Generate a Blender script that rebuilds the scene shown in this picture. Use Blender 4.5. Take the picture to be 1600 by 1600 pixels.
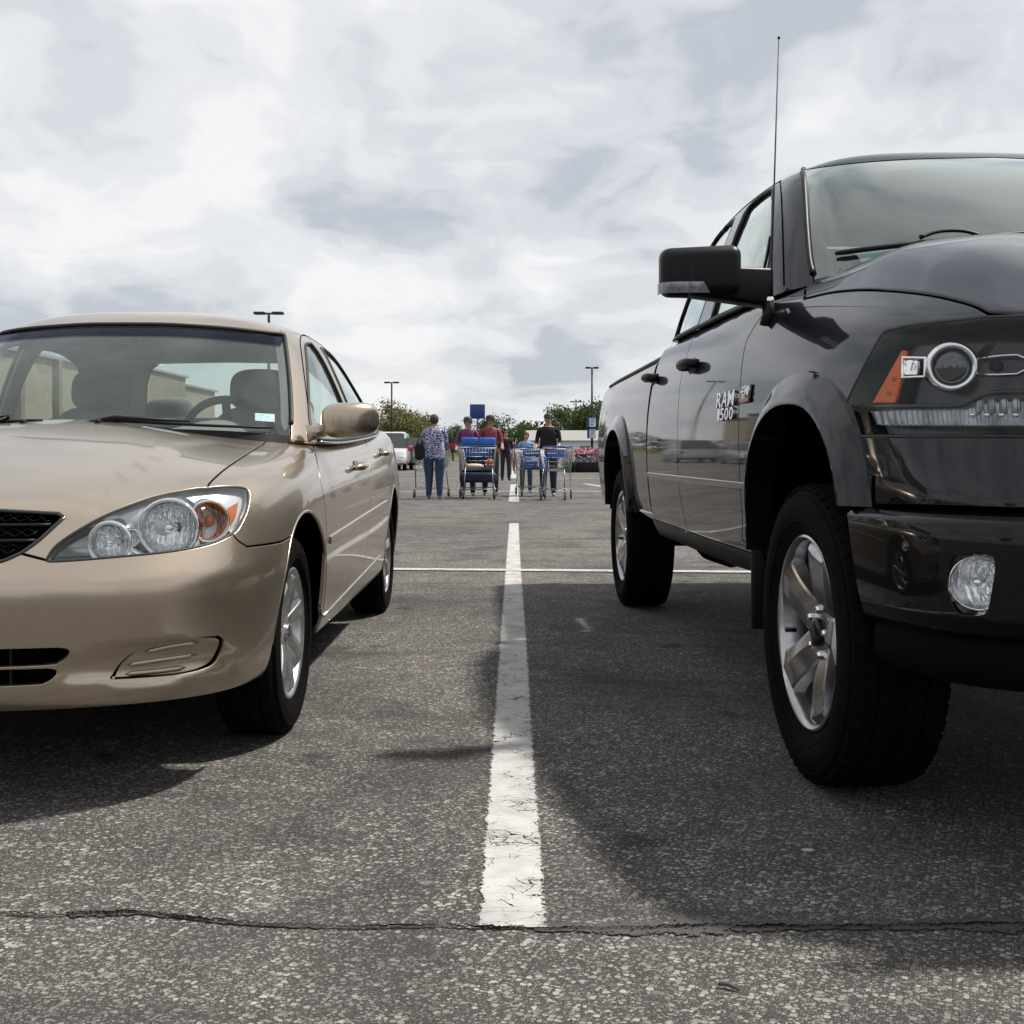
import bpy, bmesh, math, random
import numpy as np
from mathutils import Vector, Matrix
from mathutils.geometry import delaunay_2d_cdt

for _o in list(bpy.data.objects):
    bpy.data.objects.remove(_o, do_unlink=True)
scene = bpy.context.scene
COL = scene.collection
R = math.radians
rng = random.Random(7)
nprng = np.random.RandomState(11)

# ------------------------------------------------------------------ camera
FPX, HORIZ, CAMH = 1725.0, 707.0, 0.915       # focal length and horizon in a 1600 px frame
cam_data = bpy.data.cameras.new('camera')
cam_data.sensor_width = 36.0
cam_data.lens = FPX / 1600.0 * 36.0
cam_data.shift_y = (HORIZ - 800.0) / 1600.0
cam_data.clip_start = 0.05
cam_data.clip_end = 6000.0
cam = bpy.data.objects.new('camera', cam_data)
COL.objects.link(cam)
cam.location = (0, 0, CAMH)
cam.rotation_euler = (R(90), 0, 0)
scene.camera = cam

# ------------------------------------------------------------------ light
SUN_VEC = Vector((0.915, 0.34, 1.575)).normalized()      # towards the sun
sun_data = bpy.data.lights.new('sun', 'SUN')
sun_data.energy = 5.0
sun_data.angle = R(2.8)
sun_data.color = (1.0, 0.955, 0.89)
sun = bpy.data.objects.new('sun', sun_data)
COL.objects.link(sun)
sun.rotation_euler = SUN_VEC.to_track_quat('Z', 'Y').to_euler()
sun.location = (6, 2, 12)

world = bpy.data.worlds.new('World')
scene.world = world
world.use_nodes = True
wn, wl = world.node_tree.nodes, world.node_tree.links
wn.clear()
def WN(t, **kw):
    n = wn.new(t)
    for k, v in kw.items():
        setattr(n, k, v)
    return n
w_out = WN('ShaderNodeOutputWorld')
w_bg = WN('ShaderNodeBackground')
w_sky = WN('ShaderNodeTexSky', sky_type='NISHITA', sun_disc=False)
w_sky.sun_elevation = math.asin(SUN_VEC.z)
w_sky.sun_rotation = math.atan2(SUN_VEC.x, SUN_VEC.y)
w_sky.dust_density = 1.5
w_tc = WN('ShaderNodeTexCoord')
w_sep = WN('ShaderNodeSeparateXYZ')
wl.new(w_tc.outputs['Generated'], w_sep.inputs[0])
w_z = WN('ShaderNodeMath', operation='MAXIMUM')
wl.new(w_sep.outputs[2], w_z.inputs[0]); w_z.inputs[1].default_value = 0.0
w_zo = WN('ShaderNodeMath', operation='ADD')
wl.new(w_z.outputs[0], w_zo.inputs[0]); w_zo.inputs[1].default_value = 0.33
w_dx = WN('ShaderNodeMath', operation='DIVIDE'); w_dy = WN('ShaderNodeMath', operation='DIVIDE')
wl.new(w_sep.outputs[0], w_dx.inputs[0]); wl.new(w_zo.outputs[0], w_dx.inputs[1])
wl.new(w_sep.outputs[1], w_dy.inputs[0]); wl.new(w_zo.outputs[0], w_dy.inputs[1])
w_cmb = WN('ShaderNodeCombineXYZ')
wl.new(w_dx.outputs[0], w_cmb.inputs[0]); wl.new(w_dy.outputs[0], w_cmb.inputs[1])
# cloud deck: lumps (smooth cells bent by noise), broad masses and fine break-up
w_warp = WN('ShaderNodeTexNoise', noise_dimensions='2D'); w_warp.inputs['Scale'].default_value = 3.2; w_warp.inputs['Detail'].default_value = 3.0
wl.new(w_cmb.outputs[0], w_warp.inputs['Vector'])
w_ws = WN('ShaderNodeVectorMath', operation='SCALE'); w_ws.inputs['Scale'].default_value = 0.26
wl.new(w_warp.outputs['Color'], w_ws.inputs[0])
w_wa = WN('ShaderNodeVectorMath', operation='ADD')
wl.new(w_cmb.outputs[0], w_wa.inputs[0]); wl.new(w_ws.outputs[0], w_wa.inputs[1])
w_vo = WN('ShaderNodeTexVoronoi', voronoi_dimensions='2D', feature='SMOOTH_F1'); w_vo.inputs['Scale'].default_value = 4.6; w_vo.inputs['Smoothness'].default_value = 0.9
wl.new(w_wa.outputs[0], w_vo.inputs['Vector'])
w_n1 = WN('ShaderNodeTexNoise', noise_dimensions='2D'); w_n1.inputs['Scale'].default_value = 1.9; w_n1.inputs['Detail'].default_value = 4.0
w_n2 = WN('ShaderNodeTexNoise', noise_dimensions='2D'); w_n2.inputs['Scale'].default_value = 8.0; w_n2.inputs['Detail'].default_value = 5.0; w_n2.inputs['Roughness'].default_value = 0.55
wl.new(w_wa.outputs[0], w_n1.inputs['Vector']); wl.new(w_wa.outputs[0], w_n2.inputs['Vector'])
w_m1 = WN('ShaderNodeMath', operation='MULTIPLY_ADD')
wl.new(w_vo.outputs['Distance'], w_m1.inputs[0]); w_m1.inputs[1].default_value = -0.30
wl.new(w_n1.outputs['Fac'], w_m1.inputs[2])
w_mx = WN('ShaderNodeMath', operation='MULTIPLY_ADD')
wl.new(w_n2.outputs['Fac'], w_mx.inputs[0]); w_mx.inputs[1].default_value = 0.34
wl.new(w_m1.outputs[0], w_mx.inputs[2])
w_ramp = WN('ShaderNodeValToRGB')
wl.new(w_mx.outputs[0], w_ramp.inputs[0])
cr = w_ramp.color_ramp
cr.interpolation = 'EASE'
cr.elements[0].position = 0.34; cr.elements[0].color = (0.56, 0.595, 0.655, 1)
cr.elements[1].position = 0.76; cr.elements[1].color = (0.97, 0.973, 0.978, 1)
e = cr.elements.new(0.49); e.color = (0.74, 0.762, 0.80, 1)
e = cr.elements.new(0.60); e.color = (0.85, 0.862, 0.882, 1)
# a thin veil of clear Nishita sky behind the cloud deck
w_skys = WN('ShaderNodeMix', data_type='RGBA', blend_type='MULTIPLY')
w_skys.inputs[0].default_value = 1.0
wl.new(w_sky.outputs[0], w_skys.inputs[6]); w_skys.inputs[7].default_value = (0.12, 0.12, 0.12, 1)
w_mix = WN('ShaderNodeMix', data_type='RGBA')
w_mix.inputs[0].default_value = 0.94
wl.new(w_skys.outputs[2], w_mix.inputs[6]); wl.new(w_ramp.outputs[0], w_mix.inputs[7])
wl.new(w_mix.outputs[2], w_bg.inputs['Color'])
w_bg.inputs['Strength'].default_value = 0.98
wl.new(w_bg.outputs[0], w_out.inputs[0])

scene.view_settings.view_transform = 'Standard'
scene.view_settings.look = 'None'
scene.view_settings.exposure = 0.0
scene.view_settings.gamma = 1.0
scene.render.engine = 'CYCLES'
scene.cycles.use_denoising = True
scene.cycles.use_adaptive_sampling = True
scene.cycles.adaptive_threshold = 0.015
scene.cycles.max_bounces = 8
scene.cycles.transparent_max_bounces = 24
scene.cycles.glossy_bounces = 5
scene.cycles.sample_clamp_indirect = 6.0
scene.cycles.caustics_reflective = False
scene.cycles.caustics_refractive = False

# ------------------------------------------------------------------ material helpers
MATS = {}
class NT:
    def __init__(self, name):
        self.m = bpy.data.materials.new(name)
        self.m.use_nodes = True
        self.t = self.m.node_tree
        self.t.nodes.clear()
        self.out = self.n('ShaderNodeOutputMaterial')
        MATS[name] = self.m
    def n(self, typ, inp=None, **kw):
        nd = self.t.nodes.new(typ)
        for k, v in kw.items():
            setattr(nd, k, v)
        if inp:
            for k, v in inp.items():
                self.set(nd, k, v)
        return nd
    def set(self, nd, k, v):
        s = nd.inputs[k]
        if hasattr(v, 'outputs'):
            v = v.outputs[0]
        if isinstance(v, bpy.types.NodeSocket):
            self.t.links.new(v, s)
        elif isinstance(v, (tuple, list)) and len(v) == 3 and s.type == 'RGBA':
            s.default_value = (*v, 1)
        else:
            s.default_value = v
    def math(self, op, a, b=0.0, c=0.0, clamp=False):
        nd = self.n('ShaderNodeMath', operation=op, use_clamp=clamp)
        self.set(nd, 0, a); self.set(nd, 1, b); self.set(nd, 2, c)
        return nd.outputs[0]
    def noise(self, vec, scale, detail=4, rough=0.5, dist=0.0):
        nd = self.n('ShaderNodeTexNoise', {'Scale': scale, 'Detail': detail, 'Roughness': rough, 'Distortion': dist})
        if vec is not None:
            self.set(nd, 'Vector', vec)
        return nd.outputs['Fac']
    def ramp(self, fac, stops):
        nd = self.n('ShaderNodeValToRGB')
        self.set(nd, 0, fac)
        cr = nd.color_ramp
        while len(cr.elements) < len(stops):
            cr.elements.new(0.5)
        for e_, (p, c) in zip(cr.elements, stops):
            e_.position = p
            e_.color = (*c, 1) if isinstance(c, (tuple, list)) else (c, c, c, 1)
        return nd.outputs[0]
    def mix(self, fac, a, b, mode='MIX'):
        nd = self.n('ShaderNodeMix', data_type='RGBA', blend_type=mode)
        self.set(nd, 0, fac); self.set(nd, 6, a); self.set(nd, 7, b)
        return nd.outputs[2]
    def geo(self):
        return self.n('ShaderNodeNewGeometry').outputs['Position']
    def obj(self):
        return self.n('ShaderNodeTexCoord').outputs['Object']
    def done(self, shader):
        self.t.links.new(shader.outputs[0] if hasattr(shader, 'outputs') else shader, self.out.inputs[0])
        return self.m

def pbr(name, col, rough=0.5, metal=0.0, coat=0.0, spec=0.5, var=0.0, vscale=8.0, bump=0.0, bscale=60.0, coat_rough=0.03, sheen=0.0):
    t = NT(name)
    b = t.n('ShaderNodeBsdfPrincipled', {'Roughness': rough, 'Metallic': metal, 'Coat Weight': coat,
            'Coat Roughness': coat_rough, 'Specular IOR Level': spec, 'Sheen Weight': sheen})
    if var > 0:
        f = t.noise(t.obj(), vscale, 5, 0.6)
        c = t.ramp(f, [(0.3, tuple(max(0, x * (1 - var)) for x in col)), (0.7, tuple(min(1, x * (1 + var)) for x in col))])
        t.set(b, 'Base Color', c)
        rr = t.math('MULTIPLY_ADD', f, 0.25 * var, rough - 0.12 * var)
        t.set(b, 'Roughness', rr)
    else:
        t.set(b, 'Base Color', col)
    if bump > 0:
        bn = t.n('ShaderNodeBump', {'Strength': bump, 'Distance': 0.002, 'Height': t.noise(t.obj(), bscale, 4, 0.6)})
        t.set(b, 'Normal', bn)
    return t.done(b)

def car_paint(name, col, flake, rough, metal, dirt, coat=1.0, spec=0.5, cior=1.5, ctint=(1, 1, 1)):
    t = NT(name)
    o = t.obj()
    f = t.noise(o, 900, 2, 0.6)
    c = t.mix(f, col, flake)
    d = t.noise(o, 3.0, 6, 0.65)
    geo = t.n('ShaderNodeSeparateXYZ', {0: o})
    low = t.n('ShaderNodeMapRange', {0: geo.outputs[2], 1: 0.75, 2: 0.2, 3: 0.0, 4: 1.0})
    dm = t.math('MULTIPLY', t.math('MULTIPLY', low.outputs[0], t.ramp(d, [(0.42, 0.0), (0.7, 1.0)])), dirt)
    c = t.mix(dm, c, (0.19, 0.165, 0.135))
    sp = t.n('ShaderNodeTexVoronoi', {'Vector': o, 'Scale': 34.0})
    sr = t.math('LESS_THAN', sp.outputs['Distance'], 0.03)
    pick = t.math('GREATER_THAN', t.n('ShaderNodeSeparateXYZ', {0: sp.outputs['Color']}).outputs[0], 0.93)
    chips = t.math('MULTIPLY', t.math('MULTIPLY', sr, pick), dirt)
    c = t.mix(chips, c, (0.05, 0.045, 0.04))
    rr = t.math('MULTIPLY_ADD', dm, 0.3, rough)
    b = t.n('ShaderNodeBsdfPrincipled', {'Base Color': c, 'Roughness': rr, 'Metallic': metal,
            'Coat Weight': coat, 'Coat IOR': cior, 'Specular IOR Level': spec, 'Coat Tint': ctint})
    cro = t.math('MULTIPLY_ADD', t.ramp(d, [(0.4, 0.0), (0.75, 1.0)]), 0.05, 0.025)
    t.set(b, 'Coat Roughness', cro)
    return t.done(b)

def pane(name, tint, refl=1.0, ior=1.5, dirt=0.03, tint2=None):
    """thin glass sheet: tinted see-through plus mirror reflection by angle"""
    t = NT(name)
    tr = t.n('ShaderNodeBsdfTransparent', {'Color': tint})
    gl = t.n('ShaderNodeBsdfGlossy', {'Color': (0.93, 1.0, 0.975), 'Roughness': 0.012})
    ge = t.n('ShaderNodeNewGeometry')
    dt = t.n('ShaderNodeVectorMath', {0: ge.outputs['Normal'], 1: ge.outputs['Incoming']}, operation='DOT_PRODUCT')
    ct = t.math('ABSOLUTE', dt.outputs['Value'])
    f0 = ((ior - 1) / (ior + 1)) ** 2
    sch = t.math('MULTIPLY_ADD', t.math('POWER', t.math('SUBTRACT', 1.0, ct, clamp=True), 5.0), 1 - f0, f0)
    f = t.math('MULTIPLY', sch, refl, clamp=True)
    m = t.n('ShaderNodeMixShader', {0: f, 1: tr, 2: gl})
    if dirt > 0:
        df = t.n('ShaderNodeBsdfDiffuse', {'Color': (0.40, 0.43, 0.41)})  # diffuse film of dirt; on the sedan windscreen also a painted haze
        dn = t.noise(t.obj(), 4.0, 7, 0.65)
        m = t.n('ShaderNodeMixShader', {0: t.math('MULTIPLY', t.ramp(dn, [(0.35, 0.25), (0.75, 1.0)]), dirt), 1: m, 2: df})
    return t.done(m)

# ------------------------------------------------------------------ mesh helpers
def tag(o, label=None, cat=None, group=None, kind=None):
    if label: o['label'] = label
    if cat: o['category'] = cat
    if group: o['group'] = group
    if kind: o['kind'] = kind
    return o

def empty(name, loc=(0, 0, 0), rz=0.0, parent=None):
    o = bpy.data.objects.new(name, None)
    COL.objects.link(o)
    o.location = loc
    o.rotation_euler = (0, 0, rz)
    o.empty_display_size = 0.1
    if parent: o.parent = parent
    return o

def link(name, me, parent=None):
    o = bpy.data.objects.new(name, me)
    COL.objects.link(o)
    if parent: o.parent = parent
    return o

def mesh_from(name, V, F, mat=None, normals=None, smooth=True, fmat=None, mats=None):
    me = bpy.data.meshes.new(name)
    me.from_pydata([tuple(map(float, v)) for v in V], [], [tuple(int(i) for i in f) for f in F])
    if mats:
        for m in mats: me.materials.append(m)
        if fmat is not None:
            me.polygons.foreach_set('material_index', np.asarray(fmat, dtype=np.int32))
    elif mat:
        me.materials.append(mat)
    me.polygons.foreach_set('use_smooth', [smooth] * len(me.polygons))
    me.update()
    if normals is not None:
        me.normals_split_custom_set_from_vertices([tuple(map(float, n)) for n in normals])
    return me

class MB:
    """collects shapes; build() links them as ONE mesh object"""
    def __init__(self):
        self.V = []; self.F = []; self.S = []
    def add(self, V, F, smooth=False):
        k = len(self.V)
        self.V.extend([tuple(map(float, v)) for v in V])
        self.F.extend([tuple(int(i) + k for i in f) for f in F])
        self.S.extend([smooth] * len(F))
        return self
    def box(self, c, s, rot=None, bev=0.0):
        hx, hy, hz = s[0] / 2, s[1] / 2, s[2] / 2
        if bev <= 0:
            P = [Vector((x, y, z)) for z in (-hz, hz) for y in (-hy, hy) for x in (-hx, hx)]
            F = [(0, 2, 3, 1), (4, 5, 7, 6), (0, 1, 5, 4), (2, 6, 7, 3), (0, 4, 6, 2), (1, 3, 7, 5)]
        else:
            bm = bmesh.new()
            bmesh.ops.create_cube(bm, size=1.0)
            for v in bm.verts:
                v.co = Vector((v.co.x * s[0], v.co.y * s[1], v.co.z * s[2]))
            bmesh.ops.bevel(bm, geom=bm.edges[:], offset=min(bev, 0.49 * min(s)), segments=2, affect='EDGES', profile=0.5)
            bm.verts.index_update()
            P = [v.co.copy() for v in bm.verts]
            F = [[v.index for v in f.verts] for f in bm.faces]
            bm.free()
        if rot is not None:
            P = [rot @ p for p in P]
        c = Vector(c)
        return self.add([p + c for p in P], F, bev > 0)
    def tube(self, pts, r, n=8, cap=True, closed=False):
        pts = [Vector(p) for p in pts]
        m = len(pts)
        rr = r if isinstance(r, (list, tuple)) else [r] * m
        V = []; F = []
        up = None
        for i, p in enumerate(pts):
            a = pts[i - 1] if (i > 0 or closed) else p
            b = pts[(i + 1) % m] if (i < m - 1 or closed) else p
            d = (b - a).normalized()
            if up is None:
                up = d.orthogonal().normalized()
            up = (up - d * up.dot(d))
            up = up.normalized() if up.length > 1e-6 else d.orthogonal().normalized()
            sd = d.cross(up)
            for k in range(n):
                an = 2 * math.pi * k / n
                V.append(p + (up * math.cos(an) + sd * math.sin(an)) * rr[i])
        for i in range(m if closed else m - 1):
            j = (i + 1) % m
            for k in range(n):
                l = (k + 1) % n
                F.append((i * n + k, i * n + l, j * n + l, j * n + k))
        if cap and not closed:
            F.append(tuple(range(n))[::-1]); F.append(tuple((m - 1) * n + k for k in range(n)))
        return self.add(V, F, True)
    def lathe(self, prof, n=32, axis='z', c=(0, 0, 0), close=False):
        """prof: list of (radius, along-axis)"""
        V = []; F = []
        m = len(prof)
        for r, h in prof:
            for k in range(n):
                a = 2 * math.pi * k / n
                x, y = r * math.cos(a), r * math.sin(a)
                p = (x, y, h) if axis == 'z' else ((h, x, y) if axis == 'x' else (y, h, x))
                V.append((p[0] + c[0], p[1] + c[1], p[2] + c[2]))
        for i in range(m - 1 + (1 if close else 0)):
            j = (i + 1) % m
            for k in range(n):
                l = (k + 1) % n
                F.append((i * n + k, i * n + l, j * n + l, j * n + k))
        return self.add(V, F, True)
    def build(self, name, mat, parent=None, auto=False):
        me = bpy.data.meshes.new(name)
        me.from_pydata(self.V, [], self.F)
        me.materials.append(mat)
        me.polygons.foreach_set('use_smooth', self.S)
        me.update()
        if auto:
            me.set_sharp_from_angle(angle=R(38))
        return link(name, me, parent)

def at(px, py, D):
    """point at depth D seen at that spot of the 1600 px frame"""
    return Vector(((px - 800.0) * D / FPX, D, CAMH + (HORIZ - py) * D / FPX))
def ground_at(px, py):
    D = CAMH * FPX / (py - HORIZ)
    return Vector(((px - 800.0) * D / FPX, D, 0.0))
# ------------------------------------------------------------------ car body engine: B-spline skins cut into panels
def bspl(f):
    f2 = f * f; f3 = f2 * f
    return np.stack([(1 - 3 * f + 3 * f2 - f3), (4 - 6 * f2 + 3 * f3), (1 + 3 * f + 3 * f2 - 3 * f3), f3], -1) / 6.0

def smooth_line(pts, n=6, closed=False):
    """Catmull-Rom through points; a point given twice is a corner"""
    P = [np.array(p, float) for p in pts]
    segs = [[]]
    for i, p in enumerate(P):
        segs[-1].append(p)
        if 0 < i < len(P) - 1 and np.allclose(P[i], P[i + 1]) and len(segs[-1]) > 1:
            segs.append([])
    segs = [s for s in segs if len(s) > 0]
    # remove duplicates at the heads
    out = []
    for s in segs:
        q = []
        for p in s:
            if not q or not np.allclose(q[-1], p):
                q.append(p)
        if len(q) == 1:
            out.append(q[0]); continue
        ext = [2 * q[0] - q[1]] + q + [2 * q[-1] - q[-2]]
        for i in range(1, len(ext) - 2):
            p0, p1, p2, p3 = ext[i - 1:i + 3]
            for k in range(n):
                t = k / n
                out.append(0.5 * ((2 * p1) + (-p0 + p2) * t + (2 * p0 - 5 * p1 + 4 * p2 - p3) * t * t + (-p0 + 3 * p1 - 3 * p2 + p3) * t ** 3))
        out.append(q[-1])
    res = [out[0]]
    for p in out[1:]:
        if np.linalg.norm(p - res[-1]) > 1e-9:
            res.append(p)
    return np.array(res)

class Surf:
    def __init__(self, P, mir0=True, mir1=True, px=None):
        """P[station][row] control points; mir: the end stations lie on the car's centre plane"""
        P = np.array(P, float)
        self.nu, self.nv = P.shape[:2]
        M = np.array([-1, 1, 1.0])
        a = P[1] * M if mir0 else 2 * P[0] - P[1]
        b = P[-2] * M if mir1 else 2 * P[-1] - P[-2]
        Q = np.concatenate([a[None], P, b[None]], 0)
        c = 2 * Q[:, 0] - Q[:, 1]; d = 2 * Q[:, -1] - Q[:, -2]
        self.Q = np.concatenate([c[:, None], Q, d[:, None]], 1)
        self.px = px
        self.disp = None
        self.sgn = 1.0
        uu, vv = np.meshgrid(np.linspace(0, self.nu - 1, (self.nu - 1) * 12 + 1), np.linspace(0, self.nv - 1, (self.nv - 1) * 10 + 1), indexing='ij')
        self.gu, self.gv = uu.ravel(), vv.ravel()
        self.G = self.ev(self.gu, self.gv)
        n = self.nrm(self.gu, self.gv)
        k = np.argmax(self.G[:, 0])
        if n[k, 0] < 0:
            self.sgn = -1.0; n = -n
        self.GN = n
        # arc-length tables
        mu = self.ev(np.linspace(0, self.nu - 1, 200), np.full(200, self.nv * 0.45))
        self.au = np.concatenate([[0], np.cumsum(np.linalg.norm(np.diff(mu, axis=0), axis=1))])
        mv = self.ev(np.full(200, self.nu * 0.5), np.linspace(0, self.nv - 1, 200))
        self.av = np.concatenate([[0], np.cumsum(np.linalg.norm(np.diff(mv, axis=0), axis=1))])
    def ev(self, u, v):
        u = np.clip(np.asarray(u, float), 0, self.nu - 1); v = np.clip(np.asarray(v, float), 0, self.nv - 1)
        iu = np.minimum(u.astype(int), self.nu - 2); iv = np.minimum(v.astype(int), self.nv - 2)
        wu = bspl(u - iu); wv = bspl(v - iv)
        S = np.zeros(u.shape + (3,))
        for a in range(4):
            for b in range(4):
                S += (wu[..., a] * wv[..., b])[..., None] * self.Q[iu + a, iv + b]
        if self.disp is not None:
            S = S + self.disp(S)
        return S
    def nrm(self, u, v):
        h = 2e-3
        du = self.ev(np.asarray(u) + h, v) - self.ev(np.asarray(u) - h, v)
        dv = self.ev(u, np.asarray(v) + h) - self.ev(u, np.asarray(v) - h)
        n = np.cross(du, dv)
        l = np.linalg.norm(n, axis=-1, keepdims=True)
        return self.sgn * n / np.maximum(l, 1e-12)
    def find(self, pts, mode='px', near=None):
        """uv of the skin points whose pixel / yz / xy / xz equals pts"""
        pts = np.array(pts, float).reshape(-1, 2)
        if mode == 'px':
            T = self.px
            tol = 1.0
            camL = self.cam
            vis = np.einsum('ij,ij->i', self.GN, camL - self.G) > 0
        else:
            ix = {'yz': [1, 2], 'xy': [0, 1], 'xz': [0, 2]}[mode]
            T = lambda S: S[..., ix]
            if mode == 'yz': vis = self.GN[:, 0] > 0.05
            elif mode == 'xy': vis = self.GN[:, 2] > 0.02
            else: vis = self.GN[:, 1] < 0.0
        if near is not None:
            vis = vis & near(self.G)
        g = T(self.G); idx = np.nonzero(vis)[0]
        out = np.zeros((len(pts), 2))
        for i, p in enumerate(pts):
            d = np.sum((g[idx] - p) ** 2, 1)
            j = idx[np.argmin(d)]
            out[i] = self.gu[j], self.gv[j]
        u, v = out[:, 0].copy(), out[:, 1].copy()
        for it in range(12):
            h = 1e-3
            f0 = T(self.ev(u, v)) - pts
            ju = (T(self.ev(u + h, v)) - T(self.ev(u - h, v))) / (2 * h)
            jv = (T(self.ev(u, v + h)) - T(self.ev(u, v - h))) / (2 * h)
            det = ju[:, 0] * jv[:, 1] - ju[:, 1] * jv[:, 0]
            ok = np.abs(det) > 1e-9
            det = np.where(ok, det, 1)
            su = np.where(ok, -(f0[:, 0] * jv[:, 1] - f0[:, 1] * jv[:, 0]) / det, 0)
            sv = np.where(ok, -(ju[:, 0] * f0[:, 1] - ju[:, 1] * f0[:, 0]) / det, 0)
            u = np.clip(u + np.clip(su, -.25, .25), 0, self.nu - 1)
            v = np.clip(v + np.clip(sv, -.25, .25), 0, self.nv - 1)
        return np.stack([u, v], 1)
    def ab(self, uv):
        a = np.interp(uv[:, 0], np.linspace(0, self.nu - 1, 200), self.au)
        b = np.interp(uv[:, 1], np.linspace(0, self.nv - 1, 200), self.av)
        return np.stack([a, b], 1)
    def uv(self, ab):
        u = np.interp(ab[:, 0], self.au, np.linspace(0, self.nu - 1, 200))
        v = np.interp(ab[:, 1], self.av, np.linspace(0, self.nv - 1, 200))
        return np.stack([u, v], 1)

def in_poly(pts, poly):
    x, y = pts[:, 0], pts[:, 1]
    inside = np.zeros(len(pts), bool)
    n = len(poly)
    j = n - 1
    for i in range(n):
        xi, yi = poly[i]; xj, yj = poly[j]
        if yi != yj:
            c = ((yi > y) != (yj > y)) & (x < (xj - xi) * (y - yi) / (yj - yi) + xi)
            inside ^= c
        j = i
    return inside

def dedupe(p, eps=1e-6):
    q = [p[0]]
    for a in p[1:]:
        if np.linalg.norm(a - q[-1]) > eps: q.append(a)
    if len(q) > 2 and np.linalg.norm(q[0] - q[-1]) < eps: q.pop()
    return np.array(q)

def densify(ab, step):
    out = []
    n = len(ab)
    for i in range(n):
        a, b = ab[i], ab[(i + 1) % n]
        k = max(1, int(np.ceil(np.linalg.norm(b - a) / step)))
        for t in range(k):
            out.append(a + (b - a) * t / k)
    return np.array(out)

def offset3(S, uv, ab, dist, hole):
    """move a closed loop inwards (outwards for holes) by dist metres along the skin"""
    P = S.ev(uv[:, 0], uv[:, 1]); N = S.nrm(uv[:, 0], uv[:, 1])
    T = np.roll(P, -1, 0) - np.roll(P, 1, 0)
    T /= np.maximum(np.linalg.norm(T, axis=1, keepdims=True), 1e-9)
    area = 0.5 * np.sum(ab[:, 0] * np.roll(ab[:, 1], -1) - np.roll(ab[:, 0], -1) * ab[:, 1])
    Bn = np.cross(N, T) * S.sgn
    s = 1.0 if area > 0 else -1.0
    if hole: s = -s
    return Bn * s * dist, P, N

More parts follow.
